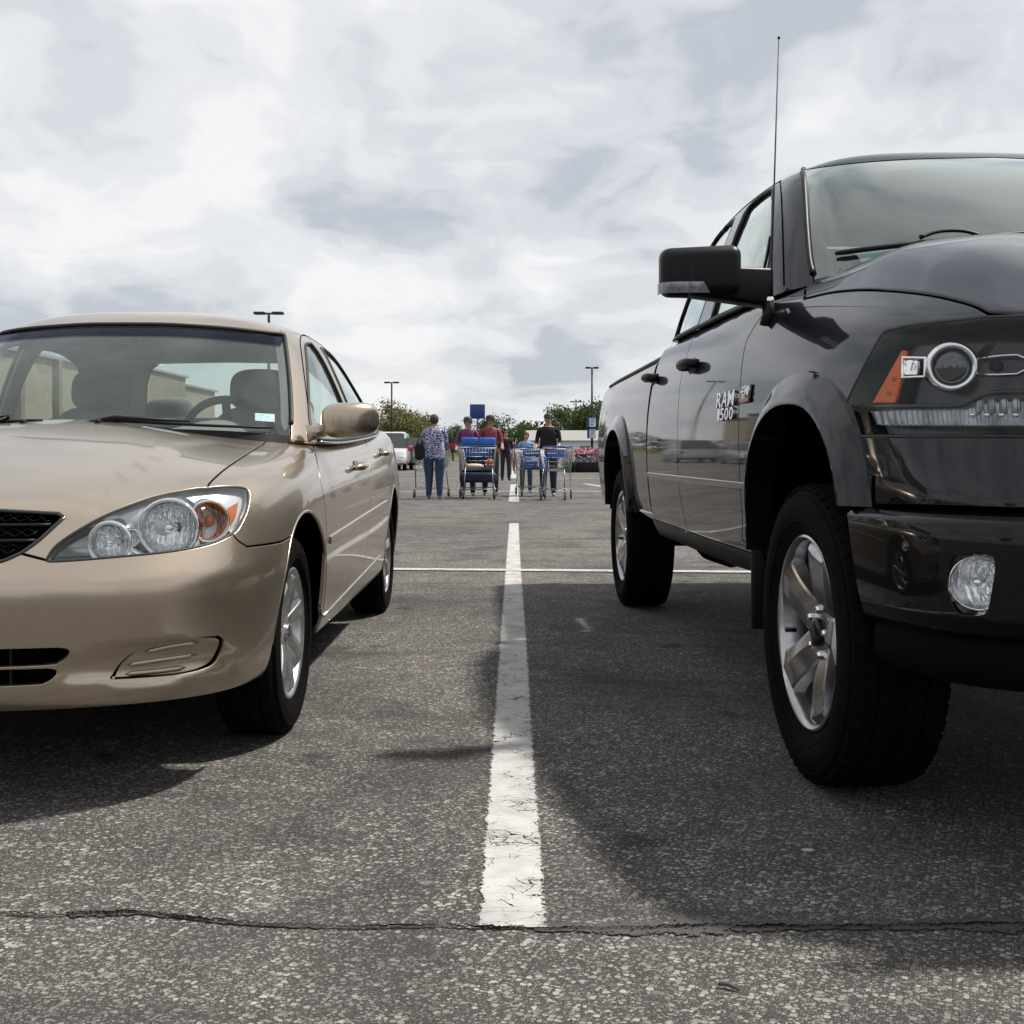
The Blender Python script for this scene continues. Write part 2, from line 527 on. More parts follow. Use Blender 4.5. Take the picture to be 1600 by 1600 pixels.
def panel(S, outer, holes=(), step=0.03, gap=0.0022, lip=0.0016, depth=0.012, lift=0.0, sym=False, edge=True):
    """cut a panel out of skin S. outer/holes are uv loops. returns V, F, N (arrays)"""
    loops = []
    for li, lp in enumerate([outer] + list(holes)):
        ab = S.ab(dedupe(np.array(lp)))
        ab = dedupe(densify(ab, step))
        loops.append(ab)
    V = []; F = []; N = []
    poly_ab = []
    rims = []
    cz = 0.004
    for li, ab in enumerate(loops):
        uv = S.uv(ab)
        Bn, P, Nn = offset3(S, uv, ab, 1.0, li > 0)
        onc = ((uv[:, 0] < .02) | (uv[:, 0] > S.nu - 1.02)) if sym else np.zeros(len(P), bool)
        uend = np.where(uv[:, 0] > S.nu * .5, S.nu - 1.0, 0.0)
        # convert a 3D offset into a parameter offset
        h = 1e-3
        du = (S.ev(uv[:, 0] + h, uv[:, 1]) - S.ev(uv[:, 0] - h, uv[:, 1])) / (2 * h)
        dv = (S.ev(uv[:, 0], uv[:, 1] + h) - S.ev(uv[:, 0], uv[:, 1] - h)) / (2 * h)
        E = np.einsum('ij,ij->i', du, du); G_ = np.einsum('ij,ij->i', dv, dv); Fm = np.einsum('ij,ij->i', du, dv)
        bu = np.einsum('ij,ij->i', du, Bn); bv = np.einsum('ij,ij->i', dv, Bn)
        det = np.maximum(E * G_ - Fm * Fm, 1e-12)
        ou = (bu * G_ - bv * Fm) / det; ov = (bv * E - bu * Fm) / det
        off = np.stack([ou, ov], 1)
        off[onc, 0] = 0
        off[~np.isfinite(off)] = 0
        off = np.clip(off, -40, 40)
        g = gap if edge else 0.0
        uv_rim = uv + off * g
        uv_in = uv + off * (g + (lip if edge else 0.0))
        uv_rim[onc, 0] = uend[onc]; uv_in[onc, 0] = uend[onc]
        for q in (uv_rim, uv_in):
            q[:, 0] = np.clip(q[:, 0], 0, S.nu - 1); q[:, 1] = np.clip(q[:, 1], 0, S.nv - 1)
        poly_ab.append(S.ab(uv_in))
        rims.append((uv_rim, onc, uend))
    # interior points
    lo = poly_ab[0].min(0); hi = poly_ab[0].max(0)
    nx = max(2, int((hi[0] - lo[0]) / step)); ny = max(2, int((hi[1] - lo[1]) / step))
    gx, gy = np.meshgrid(np.linspace(lo[0], hi[0], nx + 1), np.linspace(lo[1], hi[1], ny + 1), indexing='ij')
    gp = np.stack([gx.ravel(), gy.ravel()], 1)
    ins = in_poly(gp, poly_ab[0])
    for hp in poly_ab[1:]:
        ins &= ~in_poly(gp, hp)
    # keep away from the borders
    B = np.concatenate(poly_ab, 0)
    keep = np.nonzero(ins)[0]
    if len(keep):
        dmin = np.full(len(keep), 1e9)
        for k0 in range(0, len(B), 400):
            d = np.min(np.linalg.norm(gp[keep][:, None] - B[None, k0:k0 + 400], axis=2), 1)
            dmin = np.minimum(dmin, d)
        keep = keep[dmin > 0.35 * step]
    pts = np.concatenate(poly_ab + [gp[keep]], 0)
    edges = []; k = 0
    for lp in poly_ab:
        m = len(lp)
        edges += [(k + i, k + (i + 1) % m) for i in range(m)]
        k += m
    r = delaunay_2d_cdt([Vector(p) for p in pts], edges, [], 0, 1e-7)
    vo = np.array([tuple(p) for p in r[0]]); tri = np.array([list(f)[:3] for f in r[2]])
    cen = vo[tri].mean(1)
    ok = in_poly(cen, poly_ab[0])
    for hp in poly_ab[1:]:
        ok &= ~in_poly(cen, hp)
    tri = tri[ok]
    uvv = S.uv(vo)
    if sym:
        uvv[np.abs(uvv[:, 0]) < 1e-4, 0] = 0
        uvv[np.abs(uvv[:, 0] - S.nu + 1) < 1e-4, 0] = S.nu - 1
    P3 = S.ev(uvv[:, 0], uvv[:, 1]); N3 = S.nrm(uvv[:, 0], uvv[:, 1])
    P3 = P3 + N3 * lift
    if sym: P3[(uvv[:, 0] < 1e-4) | (uvv[:, 0] > S.nu - 1 - 1e-4), 0] = 0
    a = np.cross(P3[tri[:, 1]] - P3[tri[:, 0]], P3[tri[:, 2]] - P3[tri[:, 0]])
    fl = np.einsum('ij,ij->i', a, N3[tri].mean(1)) < 0
    tri[fl] = tri[fl][:, ::-1]
    V = list(P3); N = list(N3); F = [tuple(t) for t in tri]
    if edge:
        for (uv_rim, onc, uend), pin in zip(rims, poly_ab):
            uvi = S.uv(pin)
            if sym: uvi[onc, 0] = uend[onc]
            Pi = S.ev(uvi[:, 0], uvi[:, 1]); Ni = S.nrm(uvi[:, 0], uvi[:, 1]); Pi = Pi + Ni * lift
            Pr = S.ev(uv_rim[:, 0], uv_rim[:, 1]); Nr = S.nrm(uv_rim[:, 0], uv_rim[:, 1]); Pr = Pr + Nr * lift
            outd = Pr - Pi
            l = np.linalg.norm(outd, axis=1, keepdims=True)
            outd = np.where(l > 1e-7, outd / np.maximum(l, 1e-9), Nr)
            m = len(pin)
            k = len(V)
            N1 = Nr * 0.6 + outd * 0.8; N1 /= np.linalg.norm(N1, axis=1, keepdims=True)
            V += list(Pi); N += list(Ni)
            V += list(Pr - Nr * (lip * 0.8)); N += list(N1)
            V += list(Pr - Nr * (lip * 0.8)); N += list(outd)
            V += list(Pr - Nr * depth); N += list(outd)
            for i in range(m):
                j = (i + 1) % m
                if onc[i] and onc[j]: continue
                for (ra, rb) in ((0, 1), (2, 3)):
                    q = (k + ra * m + i, k + ra * m + j, k + rb * m + j, k + rb * m + i)
                    nn = np.cross(V[q[1]] - V[q[0]], V[q[3]] - V[q[0]])
                    if np.dot(nn, N1[i] if ra == 0 else outd[i]) < 0: q = q[::-1]
                    F.append(q)
    return np.array(V), F, np.array(N)

def flipx(V, F, N):
    V2 = V.copy(); V2[:, 0] *= -1; N2 = N.copy(); N2[:, 0] *= -1
    return V2, [tuple(f)[::-1] for f in F], N2

def put(name, data, mat, parent, mode='both'):
    """mode: 'both' = one object each side, 'sym' = both halves in one mesh, +1/-1 = one side"""
    V, F, N = data
    objs = []
    if mode == 'sym':
        V2, F2, N2 = flipx(V, F, N)
        k = len(V)
        VV = np.concatenate([V, V2]); NN = np.concatenate([N, N2])
        FF = list(F) + [tuple(i + k for i in f) for f in F2]
        o = link(name, mesh_from(name, VV, FF, mat, NN), parent); objs.append(o)
    else:
        for s in ((1, -1) if mode == 'both' else (mode,)):
            d = (V, F, N) if s == 1 else flipx(V, F, N)
            objs.append(link(name, mesh_from(name, d[0], d[1], mat, d[2]), parent))
    return objs

def seam(*parts):
    return np.concatenate([np.asarray(p) for p in parts], 0)

class Car:
    def __init__(self, root, side):
        self.root = root; self.side = side
        M = np.array(Matrix.LocRotScale(root.location, root.rotation_euler, None))
        self.Rm = M[:3, :3]; self.T = M[:3, 3]
        c = np.linalg.inv(self.Rm) @ (np.array([0, 0, CAMH]) - self.T)
        c[0] *= side
        self.camL = c
    def px(self, S):
        P = S * np.array([self.side, 1, 1.0])
        W = P @ self.Rm.T + self.T
        D = np.maximum(W[..., 1], 0.05)
        return np.stack([800 + FPX * W[..., 0] / D, HORIZ - FPX * (W[..., 2] - CAMH) / D], -1)
    def surf(self, P, **k):
        s = Surf(P, px=self.px, **k)
        s.cam = self.camL
        return s

def on_line(S, uvs, r, parent, name, mat, lift=0.0, mode='both', n=6):
    P = S.ev(uvs[:, 0], uvs[:, 1]) + S.nrm(uvs[:, 0], uvs[:, 1]) * lift
    out = []
    for s in ((1, -1) if mode == 'both' else (mode,)):
        mb = MB(); mb.tube([(p[0] * s, p[1], p[2]) for p in P], r, n)
        out.append(mb.build(name, mat, parent))
    return out
# ------------------------------------------------------------------ materials
M_TAN = car_paint('champagne paint', (0.41, 0.334, 0.253), (0.54, 0.455, 0.36), 0.29, 0.88, 0.35, 0.85)
M_GREY = car_paint('graphite paint', (0.0035, 0.0038, 0.0055), (0.010, 0.0105, 0.014), 0.4, 0.0, 0.05, 1.0, 0.04, 1.46, (0.88, 0.93, 1.0))
M_BLK = pbr('black plastic', (0.006, 0.006, 0.0066), 0.45, spec=0.25, var=0.25, vscale=20, bump=0.15, bscale=400)
M_BLKG = pbr('gloss black', (0.006, 0.006, 0.007), 0.12, coat=0.6)
M_TEX = pbr('mirror plastic', (0.006, 0.006, 0.0068), 0.38, spec=0.22, bump=0.08, bscale=900)
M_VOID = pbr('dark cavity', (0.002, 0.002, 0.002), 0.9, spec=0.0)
M_AMB2 = pbr('smoked amber lens', (0.50, 0.10, 0.008), 0.25, spec=0.4, bump=0.6, bscale=160)
M_SEAL = pbr('rubber seal', (0.010, 0.010, 0.010), 0.55)
M_CHR = pbr('chrome', (0.82, 0.82, 0.82), 0.06, metal=1.0)
M_REFL = pbr('lamp reflector', (0.78, 0.79, 0.80), 0.16, metal=1.0, bump=0.4, bscale=70)
def fluted(name, col=(0.86, 0.87, 0.88)):
    t = NT(name)
    o = t.obj()
    mp = t.n('ShaderNodeMapping', {0: o, 3: (1.0, 0.2, 0.22)})
    n = t.noise(mp, 120, 2, 0.5)
    v = t.n('ShaderNodeTexVoronoi', {'Vector': mp, 'Scale': 95.0})
    bn = t.n('ShaderNodeBump', {'Strength': 0.9, 'Distance': 0.004, 'Height': t.math('ADD', n, v.outputs['Distance'])})
    return t.done(t.n('ShaderNodeBsdfPrincipled', {'Base Color': col, 'Metallic': 1.0, 'Roughness': 0.10, 'Normal': bn}))
M_REFL = fluted('fluted reflector')
M_AMBR = fluted('amber fluted reflector', (0.85, 0.26, 0.045))
M_BEZ = pbr('lamp bezel', (0.80, 0.81, 0.82), 0.25, metal=0.35, coat=0.6, bump=0.25, bscale=40)
M_DBEZ = pbr('dark lamp bezel', (0.004, 0.0042, 0.005), 0.22, spec=0.5)
M_AMB = pbr('amber lens', (0.66, 0.12, 0.004), 0.35, spec=0.3, coat=0.0, bump=0.5, bscale=220)
M_ALLOY = pbr('alloy', (0.52, 0.52, 0.52), 0.33, metal=0.9, var=0.2, vscale=14)
M_ALLOYD = pbr('polished alloy', (0.42, 0.42, 0.43), 0.22, metal=0.95, var=0.25, vscale=10)
M_IRON = pbr('brake iron', (0.03, 0.027, 0.025), 0.7, metal=0.3)
M_TYRE = pbr('tyre rubber', (0.0056, 0.0054, 0.0052), 0.8, spec=0.05, var=0.35, vscale=9, bump=0.3, bscale=160)
M_FAB = pbr('grey seat cloth', (0.24, 0.235, 0.22), 0.9, spec=0.15, var=0.12, bump=0.4, bscale=500, sheen=0.3)
M_DASH = pbr('grey dash vinyl', (0.20, 0.205, 0.195), 0.6, spec=0.3, bump=0.2, bscale=600)
M_LINER = pbr('headliner', (0.42, 0.415, 0.40), 0.95, spec=0.1)
M_DKINT = pbr('dark interior', (0.02, 0.02, 0.02), 0.8, spec=0.2)
M_WS = pane('windscreen glass', (0.84, 0.92, 0.89), 1.7, 1.5, 0.08)  # high film value lays a pale haze that brightens the cabin view
M_SHADE = pane('shade band film', (0.46, 0.45, 0.54), 0.0, 1.5, 0.0)
M_SG = pane('side glass', (0.72, 0.81, 0.79), 1.4, 1.55, 0.03)
M_TG = pane('tinted glass', (0.10, 0.11, 0.11), 1.9, 1.55, 0.02)
M_TWS = pane('truck windscreen glass', (0.62, 0.72, 0.69), 4.8, 1.5, 0.05)
M_LENS = pane('headlamp lens', (0.90, 0.91, 0.92), 1.0, 1.45, 0.07)
M_LENS2 = pane('clear lamp lens', (0.93, 0.94, 0.96), 0.65, 1.45, 0.0)

def asphalt():
    t = NT('asphalt')
    g = t.geo()
    def n2(scale, detail=3, rough=0.6, dist=0.0):
        return t.n('ShaderNodeTexNoise', {'Vector': g, 'Scale': scale, 'Detail': detail, 'Roughness': rough, 'Distortion': dist}, noise_dimensions='2D').outputs['Fac']
    def stones(scale, seed, size):
        mp = t.n('ShaderNodeMapping', {0: g, 1: (seed, seed * 1.7, 0.0), 2: (0.0, 0.0, 0.4 + seed), 3: (1.0, 1.1, 1.0)})
        v = t.n('ShaderNodeTexVoronoi', {'Vector': mp, 'Scale': scale}, voronoi_dimensions='2D', distance='EUCLIDEAN')
        cs = t.n('ShaderNodeSeparateXYZ', {0: v.outputs['Color']})
        # each stone has its own size; most are buried in the binder
        lim = t.math('MULTIPLY', t.math('POWER', cs.outputs[0], 1.6), size)
        d = t.math('SUBTRACT', lim, v.outputs['Distance'])
        return t.math('MULTIPLY', d, 14.0, clamp=True), cs.outputs[1]
    s1, h1 = stones(78, 0.0, 0.62)
    s2, h2 = stones(180, 3.1, 0.75)
    s3 = t.ramp(n2(420, 1, 0.5), [(0.50, 0.0), (0.62, 1.0)]); h3 = n2(300, 2, 0.6)
    mid = n2(2.2, 4, 0.62)
    fine = n2(800, 2, 0.7)
    binder = t.mix(fine, (0.020, 0.0192, 0.0185), (0.062, 0.059, 0.056))
    c3 = t.mix(h3, (0.05, 0.048, 0.046), (0.32, 0.303, 0.282))
    c2 = t.mix(h2, (0.065, 0.062, 0.059), (0.42, 0.396, 0.366))
    c1 = t.mix(h1, (0.11, 0.105, 0.098), (0.60, 0.562, 0.518))
    col = t.mix(t.math('MULTIPLY', s3, 0.9), binder, c3)
    col = t.mix(t.math('MULTIPLY', s2, 0.92), col, c2)
    col = t.mix(t.math('MULTIPLY', s1, t.ramp(mid, [(0.30, 0.45), (0.62, 1.0)])), col, c1)
    # traffic film and old drips: their own blotches
    st = t.ramp(n2(1.35, 4, 0.58, 0.4), [(0.52, 0.0), (0.72, 0.5)])
    col = t.mix(st, col, (0.036, 0.034, 0.033))
    drip = t.n('ShaderNodeTexVoronoi', {'Vector': g, 'Scale': 1.5}, voronoi_dimensions='2D')
    dn = t.math('ADD', drip.outputs['Distance'], t.math('MULTIPLY', n2(9, 4, 0.65), 0.30))
    dsel = t.math('GREATER_THAN', t.n('ShaderNodeSeparateXYZ', {0: drip.outputs['Color']}).outputs[1], 0.66)
    dr = t.math('MULTIPLY', t.ramp(dn, [(0.17, 0.7), (0.25, 0.0)]), dsel)
    col = t.mix(dr, col, (0.022, 0.020, 0.019))
    # broad worn and dirty zones of the surface
    zone = t.math('ADD', t.math('MULTIPLY', n2(0.55, 4, 0.6, 0.5), 0.6), t.math('MULTIPLY', n2(5.5, 4, 0.65), 0.4))
    col = t.mix(1.0, col, t.ramp(zone, [(0.36, (0.56, 0.555, 0.55)), (0.52, (0.80, 0.79, 0.775)), (0.66, (0.99, 0.975, 0.95))]), 'MULTIPLY')
    scf = t.n('ShaderNodeMapping', {0: g, 3: (0.35, 2.6, 1.0)})
    scn = t.n('ShaderNodeTexNoise', {'Vector': scf, 'Scale': 1.1, 'Detail': 4.0, 'Roughness': 0.55}, noise_dimensions='2D').outputs['Fac']
    col = t.mix(t.ramp(scn, [(0.60, 0.0), (0.72, 0.45)]), col, (0.03, 0.0285, 0.027))
    h = t.math('ADD', t.math('MULTIPLY', s1, 0.9), t.math('ADD', t.math('MULTIPLY', s2, 0.6), t.math('MULTIPLY', s3, 0.35)))
    bn = t.n('ShaderNodeBump', {'Strength': 0.7, 'Distance': 0.003, 'Height': h})
    b = t.n('ShaderNodeBsdfPrincipled', {'Base Color': col, 'Roughness': 0.88, 'Specular IOR Level': 0.3, 'Normal': bn})
    return t.done(b)
M_ASPH = asphalt()

def line_paint(name='road marking paint'):
    """worn white paint; chipped through by real holes in its coverage"""
    t = NT(name)
    g = t.geo()
    tc = t.n('ShaderNodeTexCoord')
    sp = t.n('ShaderNodeSeparateXYZ', {0: tc.outputs['UV']})       # u across 0..1
    edge = t.math('MINIMUM', sp.outputs[0], t.math('SUBTRACT', 1.0, sp.outputs[0]))
    en = t.noise(g, 110, 4, 0.7)
    en2 = t.noise(g, 14, 4, 0.6)
    eth = t.math('ADD', t.math('MULTIPLY', t.math('SUBTRACT', en, 0.36), 0.34), t.math('MULTIPLY', t.math('SUBTRACT', en2, 0.5), 0.16))
    cov = t.math('GREATER_THAN', edge, eth)
    wob = t.n('ShaderNodeTexNoise', {'Vector': g, 'Scale': 26.0, 'Detail': 3.0})
    vec = t.n('ShaderNodeVectorMath', {0: g, 1: t.n('ShaderNodeVectorMath', {0: wob.outputs['Color'], 'Scale': 0.035}, operation='SCALE')}, operation='ADD')
    ms = t.n('ShaderNodeMapping', {0: vec, 3: (1.0, 2.6, 1.0)})
    ck = t.n('ShaderNodeTexVoronoi', {'Vector': ms, 'Scale': 11.0}, feature='DISTANCE_TO_EDGE')
    ck2 = t.n('ShaderNodeTexVoronoi', {'Vector': ms, 'Scale': 30.0}, feature='DISTANCE_TO_EDGE')
    zone = t.noise(g, 6.0, 3, 0.6)
    c1 = t.math('LESS_THAN', ck.outputs['Distance'], t.math('MULTIPLY', t.math('SUBTRACT', zone, 0.43), 0.12))
    c2 = t.math('LESS_THAN', ck2.outputs['Distance'], t.math('MULTIPLY', t.math('SUBTRACT', zone, 0.52), 0.30))
    spk = t.math('GREATER_THAN', t.noise(g, 75, 3, 0.7), t.math('SUBTRACT', 0.80, t.math('MULTIPLY', zone, 0.14)))
    hole = t.math('MAXIMUM', t.math('MAXIMUM', c1, c2), spk)
    cov = t.math('MULTIPLY', cov, t.math('SUBTRACT', 1.0, hole))
    col = t.ramp(t.noise(g, 9, 6, 0.65), [(0.3, (0.36, 0.35, 0.335)), (0.62, (0.51, 0.50, 0.48))])
    gr = t.noise(g, 260, 3, 0.6)
    col = t.mix(t.math('MULTIPLY', t.ramp(gr, [(0.5, 0.0), (0.75, 1.0)]), 0.35), col, (0.26, 0.25, 0.24))
    bn = t.n('ShaderNodeBump', {'Strength': 0.5, 'Distance': 0.002, 'Height': t.math('ADD', t.noise(g, 150, 4, 0.7), gr)})
    b = t.n('ShaderNodeBsdfPrincipled', {'Base Color': col, 'Roughness': 0.7, 'Specular IOR Level': 0.3, 'Normal': bn})
    tr = t.n('ShaderNodeBsdfTransparent')
    return t.done(t.n('ShaderNodeMixShader', {0: cov, 1: tr, 2: b}))
M_LINE = line_paint()

def seal_mat():
    t = NT('crack sealer')
    g = t.geo()
    tc = t.n('ShaderNodeTexCoord')
    sp = t.n('ShaderNodeSeparateXYZ', {0: tc.outputs['UV']})
    edge = t.math('MINIMUM', sp.outputs[1], t.math('SUBTRACT', 1.0, sp.outputs[1]))
    n1 = t.noise(g, 16, 5, 0.65); n2 = t.noise(g, 90, 3, 0.7)
    th = t.math('ADD', t.math('MULTIPLY', t.math('SUBTRACT', n1, 0.38), 1.15), t.math('MULTIPLY', t.math('SUBTRACT', n2, 0.5), 0.5))
    cov = t.math('GREATER_THAN', edge, th)
    v = t.n('ShaderNodeTexVoronoi', {'Vector': g, 'Scale': 70.0})
    st = t.math('LESS_THAN', v.outputs['Distance'], 0.22)
    cov = t.math('MULTIPLY', cov, t.math('SUBTRACT', 1.0, st))
    b = t.n('ShaderNodeBsdfPrincipled', {'Base Color': t.ramp(n2, [(0.3, (0.036, 0.033, 0.032)), (0.7, (0.078, 0.070, 0.067))]), 'Roughness': 0.62,
            'Normal': t.n('ShaderNodeBump', {'Strength': 0.4, 'Distance': 0.002, 'Height': n2})})
    return t.done(t.n('ShaderNodeMixShader', {0: cov, 1: t.n('ShaderNodeBsdfTransparent'), 2: b}))
M_SEALER = seal_mat()
M_GREYF = car_paint('graphite flare paint', (0.0035, 0.0038, 0.0055), (0.009, 0.0095, 0.012), 0.45, 0.0, 0.05, 1.0, 0.04, 1.44, (0.88, 0.93, 1.0))
M_GREYB = car_paint('graphite paint in dark reflection', (0.0025, 0.0025, 0.003), (0.006, 0.006, 0.007), 0.4, 0.0, 0.05, 1.0, 0.04, 1.36)  # body paint darkened; the dark ground reflection is put into the colour
M_TSG = pane('truck side glass', (0.42, 0.48, 0.47), 2.2, 1.55, 0.03)
M_PROJ = pbr('projector glass', (0.006, 0.007, 0.009), 0.03, spec=0.9, coat=1.0)
M_BADGE = pbr('badge chrome', (0.78, 0.78, 0.79), 0.14, metal=1.0)
M_BRONZE = pbr('bronze stripe', (0.32, 0.12, 0.035), 0.35, metal=0.6)
def drl():
    t = NT('ribbed clear plastic')
    o = t.obj()
    w = t.n('ShaderNodeTexWave', {'Vector': o, 'Scale': 55.0, 'Distortion': 1.0}, bands_direction='X')
    c = t.ramp(t.noise(o, 25, 3, 0.6), [(0.3, (0.14, 0.15, 0.165)), (0.7, (0.42, 0.44, 0.47))])
    bn = t.n('ShaderNodeBump', {'Strength': 0.6, 'Distance': 0.003, 'Height': w.outputs['Fac']})
    return t.done(t.n('ShaderNodeBsdfPrincipled', {'Base Color': c, 'Metallic': 0.55, 'Roughness': 0.22, 'Normal': bn}))
M_DRL = drl()

M_DULL = pbr('dull black plastic', (0.0035, 0.0035, 0.0038), 0.7, spec=0.06)
M_SCRAP = pbr('dirty paper', (0.34, 0.33, 0.31), 0.85, var=0.3, vscale=40)
# ------------------------------------------------------------------ ground and markings
def quad_strip(name, pts_l, pts_r, mat, z, kind='structure', parent=None):
    V = []; F = []; UV = []
    n = len(pts_l)
    for i in range(n):
        V.append((pts_l[i][0], pts_l[i][1], z)); V.append((pts_r[i][0], pts_r[i][1], z))
    for i in range(n - 1):
        F.append((2 * i, 2 * i + 1, 2 * i + 3, 2 * i + 2))
    me = mesh_from(name, V, F, mat, smooth=False)
    uvl = me.uv_layers.new(name='UVMap')
    for poly in me.polygons:
        for li in poly.loop_indices:
            vi = me.loops[li].vertex_index
            uvl.data[li].uv = ((vi % 2), (vi // 2) / (n - 1))
    o = link(name, me, parent)
    if kind and not parent: o['kind'] = kind
    return o

gm = MB()
gm.add([(-900, -500, 0), (900, -500, 0), (900, 1600, 0), (-900, 1600, 0)], [(0, 1, 2, 3)])
ground = gm.build('parking_lot_ground', M_ASPH)
tag(ground, kind='structure')

def px_strip(name, L, Rr, z, n=10):
    """marking whose two edges are given as ground pixels"""
    l = [ground_at(*p) for p in smooth_line(L, n)] if len(L) > 2 else [ground_at(*L[0]).lerp(ground_at(*L[1]), k / n) for k in range(n + 1)]
    r = [ground_at(*p) for p in smooth_line(Rr, n)] if len(Rr) > 2 else [ground_at(*Rr[0]).lerp(ground_at(*Rr[1]), k / n) for k in range(n + 1)]
    return quad_strip(name, l, r, M_LINE, z)
# the stall line between the two vehicles, then the cross line and the markings further out
px_strip('stall_line', [(743, 1452), (766, 1180), (780, 1000), (789, 890), (795, 818)],
         [(858, 1452), (836, 1180), (824, 1000), (815, 890), (811, 818)], 0.0045)
def thin(name, a, b, w, z=0.0045):
    a, b = Vector(a), Vector(b)
    d = (b - a).normalized(); s = Vector((d.y, -d.x, 0)) * w / 2
    n = 12
    return quad_strip(name, [a.lerp(b, i / n) - s for i in range(n + 1)], [a.lerp(b, i / n) + s for i in range(n + 1)], M_LINE, z)
g1 = ground_at(560, 890.0); g2 = ground_at(1200, 895.0)
thin('cross_line', g1 + (g1 - g2) * 3, g2 + (g2 - g1) * 3, 0.16, 0.0085)
# next row's stall line and aisle lines
thin('stall_line', ground_at(803, 784), ground_at(803.5, 757), 0.22)
g1 = ground_at(900, 768); g2 = ground_at(960, 768.5)
thin('aisle_line', (-30, g1.y, 0), (30, g2.y, 0), 0.22, 0.0085)
thin('aisle_line', ground_at(915, 756.5), ground_at(985, 769), 0.2, 0.0125)
thin('aisle_line', (-30, ground_at(800, 748).y, 0), (30, ground_at(800, 748).y, 0), 0.2)
thin('stall_line', ground_at(803, 748), ground_at(803, 731), 0.25, 0.0125)

# crack across the foreground: sealed joint plus an open jagged crack
cl = [(-150, 1428), (0, 1430), (60, 1433), (130, 1430), (200, 1428), (260, 1433), (330, 1441), (400, 1447), (470, 1449), (560, 1452), (640, 1450), (720, 1450), (800, 1453), (900, 1454), (1000, 1453), (1120, 1450), (1250, 1451), (1400, 1449), (1600, 1447), (1800, 1446)]
cl = smooth_line(cl, 8)
lo = []; hi = []
for i, p in enumerate(cl):
    env = 1.0 if p[0] > 830 else (.75 if 110 < p[0] < 500 else .12)
    w = env * (3 + 5 * rng.random() + (8 if p[0] > 830 else 3) + 4 * math.sin(p[0] * .013))
    hi.append(ground_at(p[0], p[1] - w * 1.0)); lo.append(ground_at(p[0], p[1] + w * 0.75))
me_pts = quad_strip('crack_sealer', [Vector((p.x, p.y, 0)) for p in lo], [Vector((p.x, p.y, 0)) for p in hi], M_SEALER, 0.0035)
uvl = me_pts.data.uv_layers[0]
for poly in me_pts.data.polygons:
    for li in poly.loop_indices:
        vi = me_pts.data.loops[li].vertex_index
        uvl.data[li].uv = ((vi // 2) / len(cl), vi % 2)
L = []; Rr = []
dens = smooth_line([tuple(p) for p in cl], 5)
jag = 0.0
for i, p in enumerate(dens):
    jag = 0.6 * jag + rng.uniform(-1.6, 1.6)
    q = ground_at(p[0] + rng.uniform(-1, 1), p[1] + jag)
    w = 0.0009 + 0.0022 * abs(math.sin(p[0] * 0.021 + 1.3) * math.sin(p[0] * 0.0067)) + 0.0012 * rng.random()
    L.append(Vector((q.x, q.y - w, 0))); Rr.append(Vector((q.x, q.y + w, 0)))
crk = quad_strip('pavement_crack', L, Rr, M_VOID, 0.0065)
# ------------------------------------------------------------------ tan sedan
def table(stations, keys, vals):
    return np.interp(stations, keys, vals)

def plan_normals(pl):
    pl = np.array(pl)
    a = np.vstack([pl[1] * [-1, 1], pl, pl[-2] * [-1, 1]])
    t = a[2:] - a[:-2]
    t /= np.linalg.norm(t, axis=1, keepdims=True)
    return np.stack([t[:, 1], -t[:, 0]], 1)

SED_LOC = (-1.565, 2.706, 0.0)
sedan = empty('sedan', SED_LOC, R(0.0))
tag(sedan, 'champagne tan four door sedan parked left of the white stall line', 'car')
CS = Car(sedan, 1)

pl = [(0, 0), (.22, .008), (.44, .042), (.62, .108), (.755, .205), (.842, .335), (.880, .49), (.893, .70), (.899, .94), (.900, 1.25),
      (.900, 1.7), (.900, 2.3), (.900, 2.9), (.897, 3.4), (.888, 3.85), (.865, 4.25), (.80, 4.55), (.62, 4.73), (.32, 4.79), (0, 4.80)]
nr = plan_normals(pl); nr[0] = (0, -1); nr[-1] = (0, 1)
K = [0, 3, 5, 8, 10, 14, 16, 19]
ROW = [  # inset, height
    ([.16, .16, .14, .12, .12, .12, .12, .14], [.20] * 8),
    ([.060, .060, .055, .05, .045, .045, .06, .06], [.255, .255, .25, .25, .245, .26, .3, .3]),
    ([.034, .034, .028, .024, .03, .03, .03, .03], [.31] * 8),
    ([.018, .018, .016, .012, .014, .014, .012, .012], [.43, .43, .43, .44, .44, .45, .45, .45]),
    ([0, 0, 0, 0, 0, 0, 0, 0], [.560, .562, .567, .56, .56, .58, .58, .58]),
    ([.018, .018, .014, .004, .0, 0, 0, .01], [.596, .599, .610, .66, .68, .72, .72, .72]),
    ([.055, .055, .042, .012, .012, .012, .02, .02], [.655, .66, .685, .77, .80, .86, .87, .87]),
    ([.115, .11, .092, .040, .034, .034, .06, .06], [.755, .765, .800, .860, .895, .985, 1.01, 1.03]),
]
FR = [
    ([.12, .12, .10, .09, .062, .062, .08, .1], [.818, .825, .852, .903, .955, 1.05, 1.06, 1.07]),
    ([.35, .35, .30, .28, .13, .13, .25, .3], [.905, .908, .912, .940, .965, 1.06, 1.08, 1.08]),
    ([.68, .68, .65, .62, .4, .4, .6, .6], [.998, .998, .996, 1.000, .97, 1.07, 1.09, 1.09]),
    ([1.0] * 8, [1.052, 1.052, 1.052, 1.045, 1.0, 1.08, 1.09, 1.09]),
]
st = np.arange(len(pl))
P = np.zeros((len(pl), 12, 3))
for r_, (d, z) in enumerate(ROW):
    dd, zz = table(st, K, d), table(st, K, z)
    for s in st:
        q = np.array(pl[s]) - nr[s] * dd[s]
        P[s, r_] = (max(q[0], 0), q[1], zz[s])
